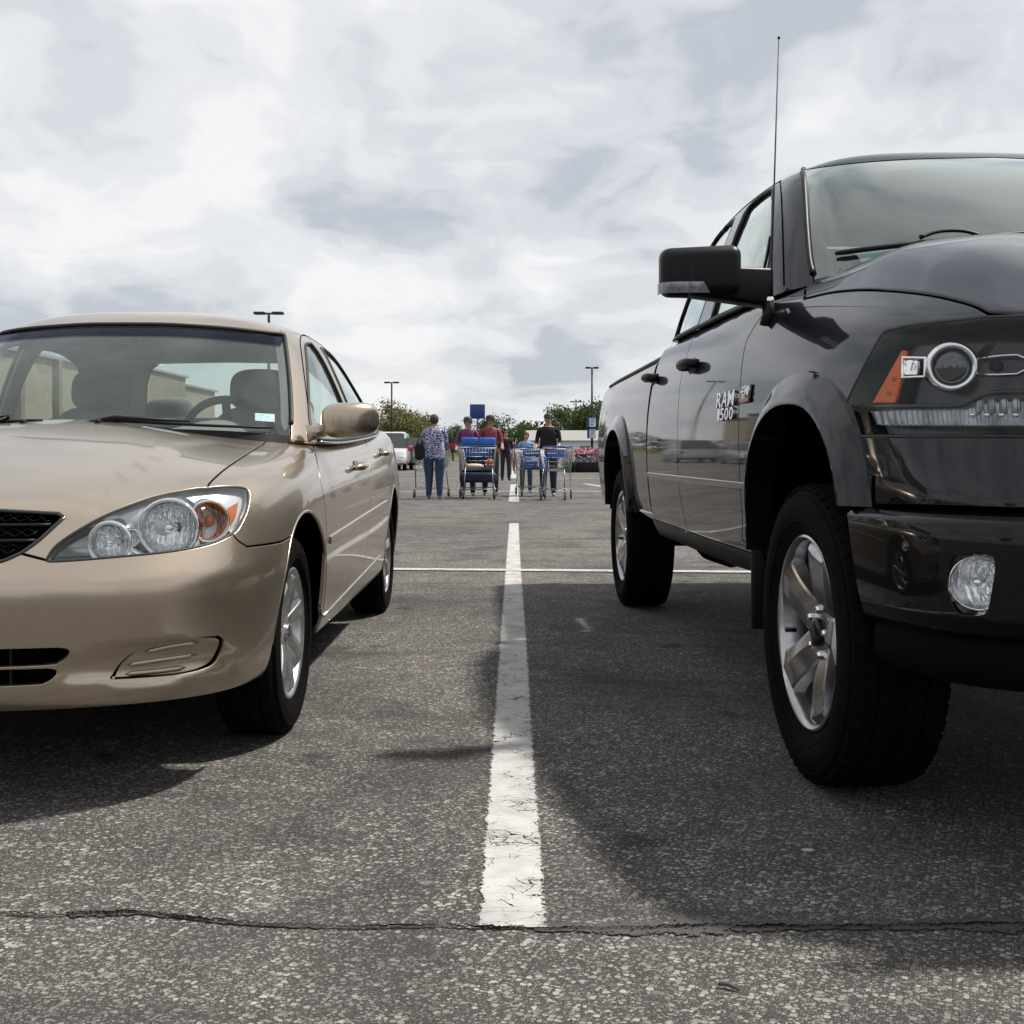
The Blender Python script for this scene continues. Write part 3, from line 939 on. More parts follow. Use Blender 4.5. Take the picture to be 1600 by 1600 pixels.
for r_, (f, z) in enumerate(FR):
    ff, zz = table(st, K, f), table(st, K, z)
    for s in st:
        a = P[s, 7]
        yp = min(max(1.38, a[1]), 4.1)
        P[s, 8 + r_] = (a[0] * (1 - ff[s]), a[1] + (yp - a[1]) * ff[s], zz[s])
P[0, :, 0] = 0; P[-1, :, 0] = 0
SM = CS.surf(P)
def fog_dent(S):
    # scooped recess round the fog lamp blank
    x = S[..., 0]; z = S[..., 2]; y = S[..., 1]
    ax = np.where(x < .62, (x - .62) / .24, (x - .62) / .20); az = np.where(z < .362, (z - .362) / .052, (z - .362) / .075)
    q = np.clip(1 - (ax ** 2 + az ** 2), 0, 1)
    k = (q * q * (3 - 2 * q)) * (y < .6)
    d = k[..., None] * np.array([-.006, .026, .003])
    # raised middle of the hood with a soft crease either side
    q = np.clip(((.455 + .085 * np.clip((y - .25) / .85, 0, 1.2)) - x) / .045 + .5, 0, 1)
    lift = .008 * q * q * (3 - 2 * q) * np.clip((z - .74) / .05, 0, 1) * np.clip((1.3 - y) / .25, 0, 1)
    d[..., 2] += lift
    return d
SM.disp = fog_dent
SM.G = SM.ev(SM.gu, SM.gv); SM.GN = SM.nrm(SM.gu, SM.gv)

# greenhouse skin
B0 = [(0, 1.15, .985), (.28, 1.175, .985), (.52, 1.235, .98), (.67, 1.32, .97), (.745, 1.40, .96), (.80, 1.50, .95), (.832, 1.68, .945), (.842, 2.0, .95), (.846, 2.4, .965),
      (.843, 2.9, .985), (.83, 3.3, 1.005), (.80, 3.62, 1.03), (.735, 3.86, 1.045), (.60, 4.0, 1.055), (.32, 4.09, 1.06), (0, 4.12, 1.06)]
T0 = [(0, 1.79, 1.437), (.23, 1.80, 1.435), (.42, 1.84, 1.431), (.535, 1.90, 1.426), (.592, 1.97, 1.422), (.622, 2.06, 1.424), (.640, 2.2, 1.43), (.650, 2.38, 1.437), (.654, 2.6, 1.44),
      (.648, 2.85, 1.432), (.632, 3.05, 1.418), (.605, 3.2, 1.402), (.56, 3.30, 1.392), (.47, 3.37, 1.392), (.25, 3.42, 1.40), (0, 3.44, 1.405)]
B0 = np.array(B0); T0 = np.array(T0)
tg = np.gradient(np.vstack([B0[1] * [-1, 1, 1], B0, B0[-2] * [-1, 1, 1]]), axis=0)[1:-1]
og = np.stack([tg[:, 1], -tg[:, 0], 0 * tg[:, 0]], 1); og /= np.linalg.norm(og, axis=1, keepdims=True)
og[0] = (0, -1, 0); og[-1] = (0, 1, 0)
Gp = np.zeros((16, 8, 3))
for s in range(16):
    b, t_, o = B0[s], T0[s], og[s]
    fr = abs(o[1])
    up = np.array([0, 0, 1.0])
    bul = 0.020 + 0.012 * fr
    Gp[s, 0] = b
    Gp[s, 1] = b + (t_ - b) * .30 + (o * .8 + up * .5 * fr) * bul
    Gp[s, 2] = b + (t_ - b) * .66 + (o * .8 + up * .6 * fr) * bul * 1.1
    Gp[s, 3] = b + (t_ - b) * .93 + (o * .7 + up * .7 * fr) * bul * 0.6
    c = np.array([0, min(max(t_[1], 2.30), 3.0), 1.535])
    Gp[s, 4] = t_ + (c - t_) * .07 + up * .024
    Gp[s, 5] = t_ + (c - t_) * .28; Gp[s, 5, 2] = t_[2] + (c[2] - t_[2]) * .62 + .010
    Gp[s, 6] = t_ + (c - t_) * .62; Gp[s, 6, 2] = t_[2] + (c[2] - t_[2]) * .90 + .003
    Gp[s, 7] = c
Gp[0, :, 0] = 0; Gp[-1, :, 0] = 0
SG = CS.surf(Gp)

def fx(S, pts, n=5, mode='px', near=None):
    return S.find(smooth_line(pts, n), mode, near)

def arch(S, yc, zc, r, a0, a1, n=40):
    a = np.radians(np.linspace(a0, a1, n))
    return S.find(np.stack([yc - r * np.cos(a), zc + r * np.sin(a)], 1), 'yz')

NEARF = lambda G: G[:, 1] < 1.6
# feature curves
hl_in = fx(SM, [(72, 875), (90, 851), (135, 821), (180, 798), (240, 776), (300, 764), (324, 762)], near=NEARF)
hl_out = fx(SM, [(324, 762), (345, 760), (378, 761), (389, 769), (387, 794), (375, 821), (364, 834)], near=NEARF)
hl_bot = fx(SM, [(364, 834), (330, 849), (270, 861), (180, 870), (120, 875), (80, 877), (72, 875)], near=NEARF)
shut = fx(SM, [(324, 762), (330, 752), (354, 731), (390, 707), (444, 675)], near=NEARF)
hood_r = SM.find(smooth_line([(.725, 1.39), (.66, 1.335), (.5, 1.265), (.3, 1.23), (0, 1.215)], 5), 'xy')
grille_t = SM.find(smooth_line([(0, .768), (.2, .765), (.385, .755), (.385, .755), (.402, .745), (.402, .745), (.362, .693), (.325, .66)], 4), 'xz')
grille_b = SM.find(smooth_line([(.325, .66), (.27, .638), (.15, .626), (0, .622)], 5), 'xz')
grille_t[0, 0] = 0; grille_b[-1, 0] = 0; hood_r[-1, 0] = 0
hseam = np.stack([np.linspace(hl_in[0, 0], grille_b[0, 0], 8), np.linspace(hl_in[0, 1], grille_b[0, 1], 8)], 1)
FAY, RAY, AZ, AR = .94, 3.66, .335, .388
archf = arch(SM, FAY, AZ, AR, -12, 192)
archr = arch(SM, RAY, AZ, AR, -8, 192)
def cut_at(loop, z, front):
    zz = SM.ev(loop[:, 0], loop[:, 1])[:, 2]
    h = len(loop) // 2
    idx = np.arange(h) if front else np.arange(h, len(loop))
    return idx[np.argmin(np.abs(zz[idx] - z))]
i_bf = cut_at(archf, .652, True)
fseam = fx(SM, [(364, 834), (373, 845), (387, 854), (387, 854), (420, 850), (447, 845)], 4, near=NEARF)
fseam[-1] = archf[i_bf]
vb = 1.05
u_af = archf[0, 0]; u_ar = archf[-1, 0]
def vline(u0, u1, v, n=24): return np.stack([np.linspace(u0, u1, n), np.full(n, v)], 1)
def uvl_(a, b, n=10): return np.stack([np.linspace(a[0], b[0], n), np.linspace(a[1], b[1], n)], 1)

# hood
hood_loop = seam(hood_r[::-1], shut[::-1], hl_in[::-1], hseam, grille_t[::-1])
put('hood', panel(SM, hood_loop, step=.03, sym=True, gap=.0036), M_TAN, sedan, 'sym')
# bumper with its openings
fog = fx(SM, [(177, 1056), (190, 1037), (217, 1017), (262, 1003), (342, 995), (342, 995), (349, 1003), (342, 1023), (325, 1040), (275, 1052), (182, 1059), (177, 1056)], 5, near=NEARF)
slot1 = SM.find(smooth_line([(0, .422), (.36, .422), (.435, .420), (.447, .409), (.425, .388), (.37, .383), (0, .381)], 4), 'xz')
slot2 = SM.find(smooth_line([(0, .369), (.34, .369), (.405, .367), (.413, .356), (.39, .338), (.34, .333), (0, .331)], 4), 'xz')
arf_front = archf[:i_bf + 1]
bot = vline(0, archf[0, 0], vb, 40)
# the two lower slots reach the centre line, so the bumper is cut as an upper piece, a bar and a lower piece in one loop
for sl in (slot1, slot2): sl[0, 0] = 0; sl[-1, 0] = 0
bump_loop = seam(bot, uvl_(bot[-1], arf_front[0], 4), arf_front, fseam[::-1], hl_bot, hseam, grille_b, slot1, slot2)
put('front_bumper', panel(SM, bump_loop, [fog], step=.022, sym=True, gap=.0032), M_TAN, sedan, 'sym')
# fender
door_f = fx(SM, [(484, 689), (491, 701), (501, 751), (508, 793), (510, 835), (509, 869), (505, 925), (501, 955)], 4)
sill_f = SM.find([(1.36, .305)], 'yz')[0]
door_f[-1] = sill_f
bel0 = fx(SM, [(444, 675), (458, 668), (470, 672), (484, 689)], 3)
i_ar = cut_at(archf, .27, False)
fl = archf[i_bf:i_ar + 1]
fender_loop = seam(hl_out, fseam, fl, uvl_(fl[-1], (sill_f[0], vb), 5), uvl_((sill_f[0], vb), sill_f, 4), door_f[::-1], bel0[::-1], shut[::-1])
put('front_fender', panel(SM, fender_loop, step=.028, gap=.0030), M_TAN, sedan)
# doors, sill, quarter
def col_at(S, y, zs, mode='yz'): return S.find([(y, z) for z in zs], mode)
bline = fx(SM, [(572, 690), (577, 717), (578, 784), (575, 840), (571, 872)], 4)
vbelt = 7.9
bl_top = np.array([bline[0, 0], vbelt])
sill_b = SM.find([(2.42, .345)], 'yz')[0]; bline[-1] = sill_b
dtop = vline(door_f[0, 0], bl_top[0], vbelt, 12); dtop[0] = door_f[0]
d1 = seam(dtop, bline, SM.find([(2.42 - i * (1.06 / 10), .345 - i * .004) for i in range(1, 10)], 'yz'), door_f[::-1])
put('front_door', panel(SM, d1, step=.035), M_TAN, sedan)
drear = SM.find(smooth_line([(3.46, 1.03), (3.47, .90), (3.44, .80), (3.36, .70), (3.27, .60), (3.20, .50), (3.13, .40), (3.08, .375)], 4), 'yz')
dt2 = vline(bl_top[0], drear[0, 0], vbelt, 12)
d2 = seam(dt2, drear, SM.find([(3.08 - i * (.66 / 8), .375 - i * .0037) for i in range(1, 8)], 'yz'), bline[::-1])
put('rear_door', panel(SM, d2, step=.035), M_TAN, sedan)
i_rf = cut_at(archr, .28, True)
sillbot = vline(sill_f[0], archr[0, 0], vb, 20)
sill = seam(uvl_(sill_f, (sill_f[0], vb), 4), sillbot, archr[:8],
            SM.find([(3.2, .40), (3.08, .375)], 'yz'), SM.find([(3.08 - i * (1.72 / 12), .375 - i * .0058) for i in range(1, 12)], 'yz'))
put('sill', panel(SM, sill, step=.035), M_TAN, sedan)
qp = seam(np.array([[drear[0, 0], vbelt]]), drear[:-4], archr[6:], uvl_(archr[-1], (16.4, vb), 6), uvl_((16.4, vb), (16.4, 8.1), 12), vline(16.4, drear[0, 0], 8.1, 10))
put('rear_quarter_panel', panel(SM, qp, step=.04), M_TAN, sedan)
put('rear_bumper', panel(SM, seam(vline(16.4, 19, vb, 10), uvl_((19, vb), (19, 5), 5), vline(19, 16.4, 5, 10), uvl_((16.4, 5), (16.4, vb), 6)), step=.06, edge=False), M_TAN, sedan, 'sym')
put('trunk_lid', panel(SM, seam(vline(16.4, 19, 5, 8), uvl_((19, 5), (19, 11), 8), vline(19, 14.6, 11, 8), uvl_((14.6, 11), (14.6, 8.1), 6), vline(14.6, 16.4, 8.1, 6), uvl_((16.4, 8.1), (16.4, 5), 6)), step=.06, edge=False), M_TAN, sedan, 'sym')
# dark inner shell behind the gaps
hl_loop = seam(hl_in, hl_out, hl_bot)
shell_out = seam(vline(0, archf[0, 0], vb, 30), archf, vline(archf[-1, 0], archr[0, 0], vb, 20), archr, vline(archr[-1, 0], 19, vb, 10), uvl_((19, vb), (19, 7.6), 6),
                 vline(19, SM.find([(1.45, .94)], 'yz')[0, 0], 7.6, 30), bel0[::-1], hood_r, uvl_((0, hood_r[-1, 1]), (0, vb), 20))
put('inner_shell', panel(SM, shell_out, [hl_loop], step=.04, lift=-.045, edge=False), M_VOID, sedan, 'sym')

# ---- greenhouse
ws_top = fx(SG, [(213, 507), (270, 508), (360, 514), (444, 523)], 4)
ws_top[0, 0] = 0
ws_side = fx(SG, [(444, 523), (449, 560), (453, 600), (455, 640), (455, 662)], 4)
ws_bot = vline(ws_side[-1, 0], 0, .10, 14)
wloop = seam(ws_top, ws_side, ws_bot)
ws = put('windscreen', panel(SG, wloop, step=.05, gap=.004, lift=-.002, depth=.004, sym=True), M_WS, sedan, 'sym')[0]
rg_top = SG.find([(.52, 3.42)], 'xy')[0]
rgl = np.array([[15, 0.25], [13.1, .3], [12.75, .6], [13.0, 2.2], [13.2, 3.3], [13.5, 3.55], [15, 3.6]])
put('rear_window', panel(SG, rgl, step=.06, gap=.0, edge=False, lift=-.004), M_SG, sedan, 'sym')
gf = fx(SG, [(1.56, .976), (1.62, 1.05), (1.72, 1.13), (1.87, 1.235), (2.02, 1.328), (2.10, 1.370), (2.18, 1.395), (2.30, 1.409), (2.30, 1.409), (2.325, 1.33), (2.345, 1.21), (2.37, 1.08), (2.395, 1.022), (2.395, 1.022), (1.90, .997), (1.65, .981), (1.56, .976)], 4, 'yz')
gr = fx(SG, [(2.50, 1.407), (2.65, 1.409), (2.80, 1.398), (2.95, 1.370), (3.08, 1.322), (3.20, 1.262), (3.32, 1.19), (3.42, 1.12), (3.47, 1.068), (3.47, 1.068), (3.10, 1.06), (2.85, 1.05), (2.55, 1.036), (2.55, 1.036), (2.51, 1.10), (2.488, 1.20), (2.483, 1.30), (2.50, 1.407)], 4, 'yz')
for gl in (gf, gr): gl[:, 1] = np.maximum(gl[:, 1], .14)
rail = 3.72
cor = ws_top[-1]
roofl = seam(ws_top, vline(cor[0], 12.9, rail, 24), np.array([[13.3, 3.7], [15, 3.75], [15, 7]]), np.array([[15, 7.0], [0, 7.0]]))
# roof: one sheet from the header over the rails
ro = panel(SG, seam(ws_top, np.array([[cor[0], rail]]), vline(cor[0] + .05, 12.9, rail, 40), np.array([[13.4, 3.72], [15, 3.76]]), uvl_((15, 3.8), (15, 6.6), 8), vline(15, 0, 6.6, 40), uvl_((0, 6.6), ws_top[0], 8)), step=.045, gap=.002, sym=True)
put('roof', ro, M_TAN, sedan, 'sym')
capo = panel(SG, seam(vline(0, 15, 6.55, 40), vline(15, 0, 7, 40)), step=.06, edge=False, lift=-.001)
put('roof', capo, M_TAN, sedan, 'sym')
side_loop = seam(ws_side, uvl_(ws_side[-1], (ws_side[-1, 0], 0), 3), vline(ws_side[-1, 0], 12.7, 0, 30), np.array([[12.72, .6], [12.95, 2.2], [13.15, 3.3], [13.3, 3.68]]), vline(12.9, cor[0], rail, 40))
put('door_frames', panel(SG, side_loop, [gf, gr], step=.03, gap=.0018, depth=.02), M_TAN, sedan)
put('front_door_glass', panel(SG, gf, step=.06, edge=False, lift=-.006), M_SG, sedan)
put('rear_door_glass', panel(SG, gr, step=.06, edge=False, lift=-.006), M_SG, sedan)
# headliner and pillar trims
hlz = panel(SG, seam(ws_top, np.array([[cor[0], rail]]), vline(cor[0] + .05, 12.9, rail, 40), np.array([[13.4, 3.72], [15, 3.76]]), uvl_((15, 3.8), (15, 6.9), 8), vline(15, 0, 6.9, 40), uvl_((0, 6.9), ws_top[0], 8)), step=.06, edge=False, lift=-.016, sym=True)
put('headliner', hlz, M_LINER, sedan, 'sym')
put('pillar_trim', panel(SG, side_loop, [gf, gr], step=.035, lift=-.012, edge=False), M_DASH, sedan)
# ------------------------------------------------------------------ shared car bits
def superell(c, s, e=(3.0, 3.0), n=28, m=16, taper=0.0):
    """rounded box-like blob: half sizes s along x,y,z"""
    V = []; F = []
    def sp(w, k): return math.copysign(abs(w) ** (2.0 / k), w)
    for i in range(m + 1):
        ph = -math.pi / 2 + math.pi * i / m
        for j in range(n):
            th = 2 * math.pi * j / n
            x = sp(math.cos(ph), e[1]) * sp(math.cos(th), e[0])
            y = sp(math.cos(ph), e[1]) * sp(math.sin(th), e[0])
            z = sp(math.sin(ph), e[1])
            V.append((c[0] + s[0] * x * (1 + taper * z), c[1] + s[1] * y, c[2] + s[2] * z))
    for i in range(m):
        for j in range(n):
            k = (j + 1) % n
            F.append((i * n + j, i * n + k, (i + 1) * n + k, (i + 1) * n + j))
    return V, F

def tyre_mesh(Ro, rr, w, lugs=0, side=1):
    mb = MB()
    h = w / 2
    prof = [(rr - .012, h * .72), (rr + .004, h * .80), (rr + .016, h * .86), (rr + (Ro - rr) * .35, h * .985), (rr + (Ro - rr) * .55, h * 1.0), (rr + (Ro - rr) * .78, h * .95), (Ro - .022, h * .88), (Ro - .006, h * .80)]
    g = [(Ro, h * .74), (Ro + .001, h * .47), (Ro - .008, h * .46), (Ro - .008, h * .40), (Ro + .001, h * .39), (Ro + .002, h * .1), (Ro - .008, h * .09), (Ro - .008, h * -.0)]
    half = prof + g
    full = half + [(r, -x) for r, x in half[::-1]]
    mb.lathe(full, 72, 'x')
    # raised bead and sidewall rings
    for rad, t in ((rr + (Ro - rr) * .30, .0022), (rr + (Ro - rr) * .80, .002)):
        xx = np.interp(rad, [p[0] for p in prof], [p[1] for p in prof])
        mb.lathe([(rad - .004, xx - .001), (rad - .002, xx + t), (rad + .002, xx + t), (rad + .004, xx - .001)], 72, 'x')
    if lugs:
        for k in range(lugs):
            a = 2 * math.pi * k / lugs
            rot = Matrix.Rotation(a, 3, 'X')
            for sg in (1, -1):
                for (x, wd, ln, sk) in ((h * .77, h * .22, .034, .08), (h * .27, h * .34, .032, -.22)):
                    a2 = a + (math.pi / lugs if x < h * .5 else 0)
                    rot2 = Matrix.Rotation(a2, 3, 'X') @ Matrix.Rotation(sk * sg, 3, 'Z')
                    c = Matrix.Rotation(a2, 3, 'X') @ Vector((x * sg, 0, Ro - (.006 if x > h * .5 else .0)))
                    tilt = Matrix.Rotation(a2, 3, 'X') @ Matrix.Rotation((-.30 if x > h * .5 else 0) * -sg, 3, 'Y') @ Matrix.Rotation(sk * sg, 3, 'Z')
                    mb.box(c, (wd, ln, .010), tilt, .002)
    return mb

def rim_mesh(rr, w, ns, face, hub_r, sp_in, sp_out, dish, twist=0.0, ridge=.008, edge_in=.020):
    """alloy: barrel, lip and ns shaped spokes. face = spoke face offset along +x"""
    mb = MB()
    h = w / 2
    mb.lathe([(rr - .010, h * .70), (rr + .002, h * .82), (rr + .004, h * .84), (rr - .002, h * .86), (rr - .010, h * .83), (rr - .016, h * .74), (rr - .022, h * .55), (rr - .030, h * .2), (rr - .034, -h * .8)], 72, 'x')
    NR = 12
    for k in range(ns):
        a0 = 2 * math.pi * k / ns + 0.22
        def pt(f, t, dx):
            r = hub_r * .55 + (rr - .014 - hub_r * .55) * f
            wd = sp_in + (sp_out - sp_in) * (f ** 1.3) + .012 * max(0, 1 - abs(f - 1) * 6) - .012 * math.sin(math.pi * f)
            xf = face - dish * (1 - f) ** 2 * .9 + dish * .3 * f - (.010 if f > .97 else 0)
            ang = a0 + twist * (f - .3) + wd / 2 * t / max(r, .03)
            return (xf + dx, r * math.sin(ang), r * math.cos(ang))
        # facets: side wall, chamfer, two faces meeting in an off-centre ridge, chamfer, side wall
        strips = [((-1.08, -edge_in * 2), (-1.0, -.004)), ((-1.0, -.004), (-.86, 0.0)), ((-.86, 0.0), (.18, ridge)), ((.18, ridge), (.86, -.002)), ((.86, -.002), (1.0, -.006)), ((1.0, -.006), (1.08, -edge_in * 2))]
        for (ta, da), (tb_, db) in strips:
            V = []; F = []
            for i in range(NR):
                f = i / (NR - 1)
                rg = math.sin(math.pi * min(1, f * 1.15)) ** .7 if f < .87 else max(0, (1 - f) / .13)
                V.append(pt(f, ta, da * (rg if da > 0 else 1))); V.append(pt(f, tb_, db * (rg if db > 0 else 1)))
            for i in range(NR - 1):
                F.append((2 * i, 2 * i + 2, 2 * i + 3, 2 * i + 1))
            mb.add(V, F, True)
    mb.lathe([(hub_r, face - dish - .03), (hub_r, face - dish * .75), (hub_r * .92, face - dish * .62), (hub_r * .5, face - dish * .55), (0.0, face - dish * .55)], 40, 'x')
    return mb

def make_wheel(car_root, x, y, z, side, Ro, rr, w, rim, tyre_me, mat_rim, cap=None, nuts=0, nut_r=.057, capx=0.0, hubx=0.0):
    wh = link('wheel', rim, car_root)
    wh.location = (x * side, y, z)
    if side < 0: wh.rotation_euler = (0, 0, math.pi)
    ty = link('tyre', tyre_me, wh)
    if cap: link('centre_cap', cap, wh)
    for nme in nuts or []:
        link('lug_nut', nme, wh)
    return wh

def brake_disc(r, x):
    mb = MB()
    mb.lathe([(.02, x), (r * .55, x), (r * .56, x - .02), (r, x - .02), (r, x - .04), (.02, x - .04)], 40, 'x')
    return mb

# ---- sedan wheels
SR, SRR, SW = .325, .2105, .205
rm = rim_mesh(SRR, SW, 7, .080, .062, .060, .066, .022, twist=.22, ridge=.007)
rim0 = rm.build('wheel', M_ALLOY, None, True); sed_rim = rim0.data; bpy.data.objects.remove(rim0)
t0_ = tyre_mesh(SR, SRR, SW).build('tyre', M_TYRE, None, True); sed_tyre = t0_.data; bpy.data.objects.remove(t0_)
c0 = MB().lathe([(.030, .062), (.030, .078), (.024, .083), (0, .084)], 24, 'x').build('centre_cap', M_ALLOYD, None, True); sed_cap = c0.data; bpy.data.objects.remove(c0)
bd = brake_disc(.14, .03).build('brake_disc', M_IRON, None, True); sed_disc = bd.data; bpy.data.objects.remove(bd)
for y_ in (FAY, RAY):
    for sd in (1, -1):
        w_ = make_wheel(sedan, .752, y_, SR - .004, sd, SR, SRR, SW, sed_rim, sed_tyre, M_ALLOY, sed_cap)
        link('brake_disc', sed_disc, w_)
        # dark wheel well
        mb = MB()
        a = np.radians(np.linspace(-4, 184, 30))
        V = []; F = []
        for xx in (.50, .845):
            for an in a:
                V.append((xx * sd, y_ - .41 * math.cos(an), AZ + .41 * math.sin(an)))
        for i in range(29):
            F.append((i, i + 1, 30 + i + 1, 30 + i))
        mb.add(V, F, True)
        V2 = [(.50 * sd, y_ - .41 * math.cos(an), AZ + .41 * math.sin(an)) for an in a]
        mb.add(V2, [tuple(range(30))])
        mb.build('wheel_liner', M_VOID, sedan)
        lp = arch(SM, y_, AZ, AR - .002, 2, 180, 50)
        Pq = SM.ev(lp[:, 0], lp[:, 1])
        mb = MB(); mb.tube([(p[0] * sd - .004 * sd, p[1], p[2]) for p in Pq], .0065, 6)
        mb.build('arch_lip', M_TAN, sedan)
ub = MB()
ub.box((0, 2.35, .27), (1.30, 3.9, .09), None, .02)
ub.box((0, .42, .30), (1.1, .30, .06), None, .02)
for x0 in (-.70, .70):
    ub.box((x0, 2.3, .29), (.26, 1.9, .06), None, .02)
ub.tube([(.35, 1.2, .21), (.35, 3.2, .20), (.42, 4.6, .24)], .03, 10)
ub.build('underbody', M_VOID, sedan)

# ---- headlamps
def lamp_bowl(c, r, ax, depth, mat, parent, name, flutes=0):
    """concave reflector dish opening towards -y (ax tilts it)"""
    mb = MB()
    prof = [(r * 1.06, .004), (r * 1.04, -.004), (r, -.004)] + [(r * math.cos(t), depth * math.sin(t)) for t in np.linspace(.05, 1.45, 9)]
    mb.lathe(prof, 48 if not flutes else flutes * 2, 'y')
    V = [Matrix.Rotation(ax, 3, 'Z') @ Vector(v) + Vector(c) for v in mb.V]
    m2 = MB(); m2.add(V, mb.F, True)
    return m2.build(name, mat, parent)

def ring_wall(S, loop, l0, l1, step=.02):
    ab = dedupe(densify(S.ab(dedupe(np.array(loop))), step)); uv = S.uv(ab)
    P0 = S.ev(uv[:, 0], uv[:, 1]); Nn = S.nrm(uv[:, 0], uv[:, 1])
    n = len(P0)
    V = np.concatenate([P0 + Nn * l0, P0 + Nn * l1]); F = [(i, (i + 1) % n, n + (i + 1) % n, n + i) for i in range(n)]
    return V, F

def px_center(S, p, near=None):
    uv = S.find([p], 'px', near)[0]
    return S.ev(uv[:1], uv[1:])[0], S.nrm(uv[:1], uv[1:])[0]

for sd in (1, -1):
    fl3 = np.array([sd, 1, 1.0])
    V, F, N = panel(SM, hl_loop, step=.03, edge=False, lift=0)
    shf = lambda Q: np.stack([-.022 + 0 * Q[:, 0], (.112 - .050 * np.clip((Q[:, 0] - .60) / .2, 0, 1)) * (1 - .80 * np.clip((Q[:, 2] - .665) / (.06 + .09 * np.clip((Q[:, 0] - .40) / .35, 0, 1)), 0, 1)) + .006, 0 * Q[:, 0]], 1)
    V = V + shf(V)
    V2, F2 = ring_wall(SM, hl_loop, -.004, -.004)
    h2 = len(V2) // 2
    V2[h2:] = V2[h2:] + shf(V2[h2:])
    mb = MB(); mb.add(V * fl3, F if sd > 0 else [f[::-1] for f in F], True); mb.add(V2 * fl3, F2, True)
    hd = mb.build('headlight', M_BEZ, sedan)
    def ring(c, r, name='lamp_ring', rot=0.1, mat=M_CHR, back=.07):
        q = MB(); q.lathe([(r + .001, .000), (r + .002, -.007), (r + .006, -.010), (r + .0095, -.005), (r + .010, .004), (r + .012, back)], 56, 'y')
        q.V = [tuple(Matrix.Rotation(rot * sd, 3, 'Z') @ Vector(v) + Vector(c)) for v in q.V]
        return q.build(name, mat, hd)
    ctr, nn = px_center(SM, (267, 820), NEARF)
    c1 = (ctr - nn * .020) * fl3
    lamp_bowl(c1, .072, 0.10 * sd, .055, M_REFL, hd, 'low_beam_reflector'); ring(c1, .072)
    mb = MB(); mb.lathe([(.011, .046), (.013, .0), (.012, -.012), (.0, -.014)], 20, 'y', tuple(c1)); mb.build('bulb_shield', M_CHR, hd)
    ctr2, nn2 = px_center(SM, (172, 842), NEARF)
    c2 = (ctr2 - nn2 * .024) * fl3
    lamp_bowl(c2, .049, 0.05 * sd, .050, M_REFL, hd, 'high_beam_reflector'); ring(c2, .049, rot=.05)
    mb = MB(); mb.lathe([(.010, .045), (.010, .0), (.008, -.01), (0, -.012)], 16, 'y', tuple(c2)); mb.build('bulb', M_CHR, hd)
    ctr3, nn3 = px_center(SM, (334, 806), NEARF)
    c3 = (ctr3 - nn3 * .030) * fl3
    lamp_bowl(c3, .050, .45 * sd, .040, M_AMBR, hd, 'turn_signal_reflector'); ring(c3, .050, rot=.45, back=.04)
    V, F = superell(c3 + np.array([0, .012, 0]), (.016, .02, .018), (2, 2), 16, 10)
    mb = MB(); mb.add(V, F, True); mb.build('turn_signal_bulb', M_AMB2, hd)
    # stepped silver trim between the two main reflectors
    ctr4, nn4 = px_center(SM, (216, 858), NEARF)
    c4 = (ctr4 - nn4 * .03) * fl3
    mb = MB(); mb.box(tuple(c4), (.05, .03, .018), Matrix.Rotation(.5, 3, 'Y'), .004); mb.build('trim_step', M_CHR, hd)
    amb = fx(SM, [(360, 790), (378, 780), (378, 780), (374, 806), (361, 826), (361, 826), (362, 808), (360, 790)], 3, near=NEARF)
    put('side_marker', panel(SM, amb, step=.02, lift=-.016, edge=False), M_AMB2, hd, sd)
    put('lens', panel(SM, hl_loop, step=.02, gap=.005, lip=.003, depth=.01), M_LENS, hd, sd)
    # black gasket round the lamp
    ab = dedupe(densify(SM.ab(dedupe(hl_loop)), .015)); uv = SM.uv(ab)
    Pq = SM.ev(uv[:, 0], uv[:, 1]) - SM.nrm(uv[:, 0], uv[:, 1]) * .004
    mb = MB(); mb.tube([tuple(p * fl3) for p in Pq], .0042, 6, closed=True); mb.build('gasket', M_SEAL, hd)

# ---- grille: bars and wire mesh
gz = [(.735, .392), (.7, .366), (.668, .33)]
gb = MB()
for (z_, xe) in ((.728, .375), (.690, .35)):
    xs = np.linspace(-xe, xe, 25)
    uv = SM.find(np.stack([np.abs(xs), np.full(25, z_)], 1), 'xz')
    Pq = SM.ev(uv[:, 0], uv[:, 1]); Nq = SM.nrm(uv[:, 0], uv[:, 1])
    gb.tube([(math.copysign(p[0], x), p[1] + .006, p[2]) for p, x in zip(Pq, xs)], .0052, 8)
grl = gb.build('grille', M_BLK, sedan)
# grille rim
gl_ = seam(grille_t, grille_b)
ab = dedupe(densify(SM.ab(dedupe(gl_)), .02)); uv = SM.uv(ab); Pq = SM.ev(uv[:, 0], uv[:, 1])
Pq = Pq[Pq[:, 0] > .003]
rimp = [tuple(p + [0, .003, 0]) for p in Pq] + [(-p[0], p[1] + .003, p[2]) for p in Pq[::-1]]
MB().tube(rimp, .0062, 8, closed=True).build('grille_frame', M_BLKG, grl)
wm = MB()
for zc, xe in ((.750, .36), (.741, .37), (.715, .35), (.705, .345), (.678, .325), (.664, .305), (.650, .27)):
    xs = np.arange(-xe, xe, .008)
    zz = zc + .0045 * np.sin(xs * 2 * math.pi / .034 + (zc * 997) % 6)
    uv = SM.find(np.stack([np.abs(xs), zz], 1), 'xz'); Pq = SM.ev(uv[:, 0], uv[:, 1])
    wm.tube([(math.copysign(p[0], x), p[1] + .012, p[2]) for p, x in zip(Pq, xs)], .0014, 4)
wm.build('grille_mesh', M_BLK, grl)
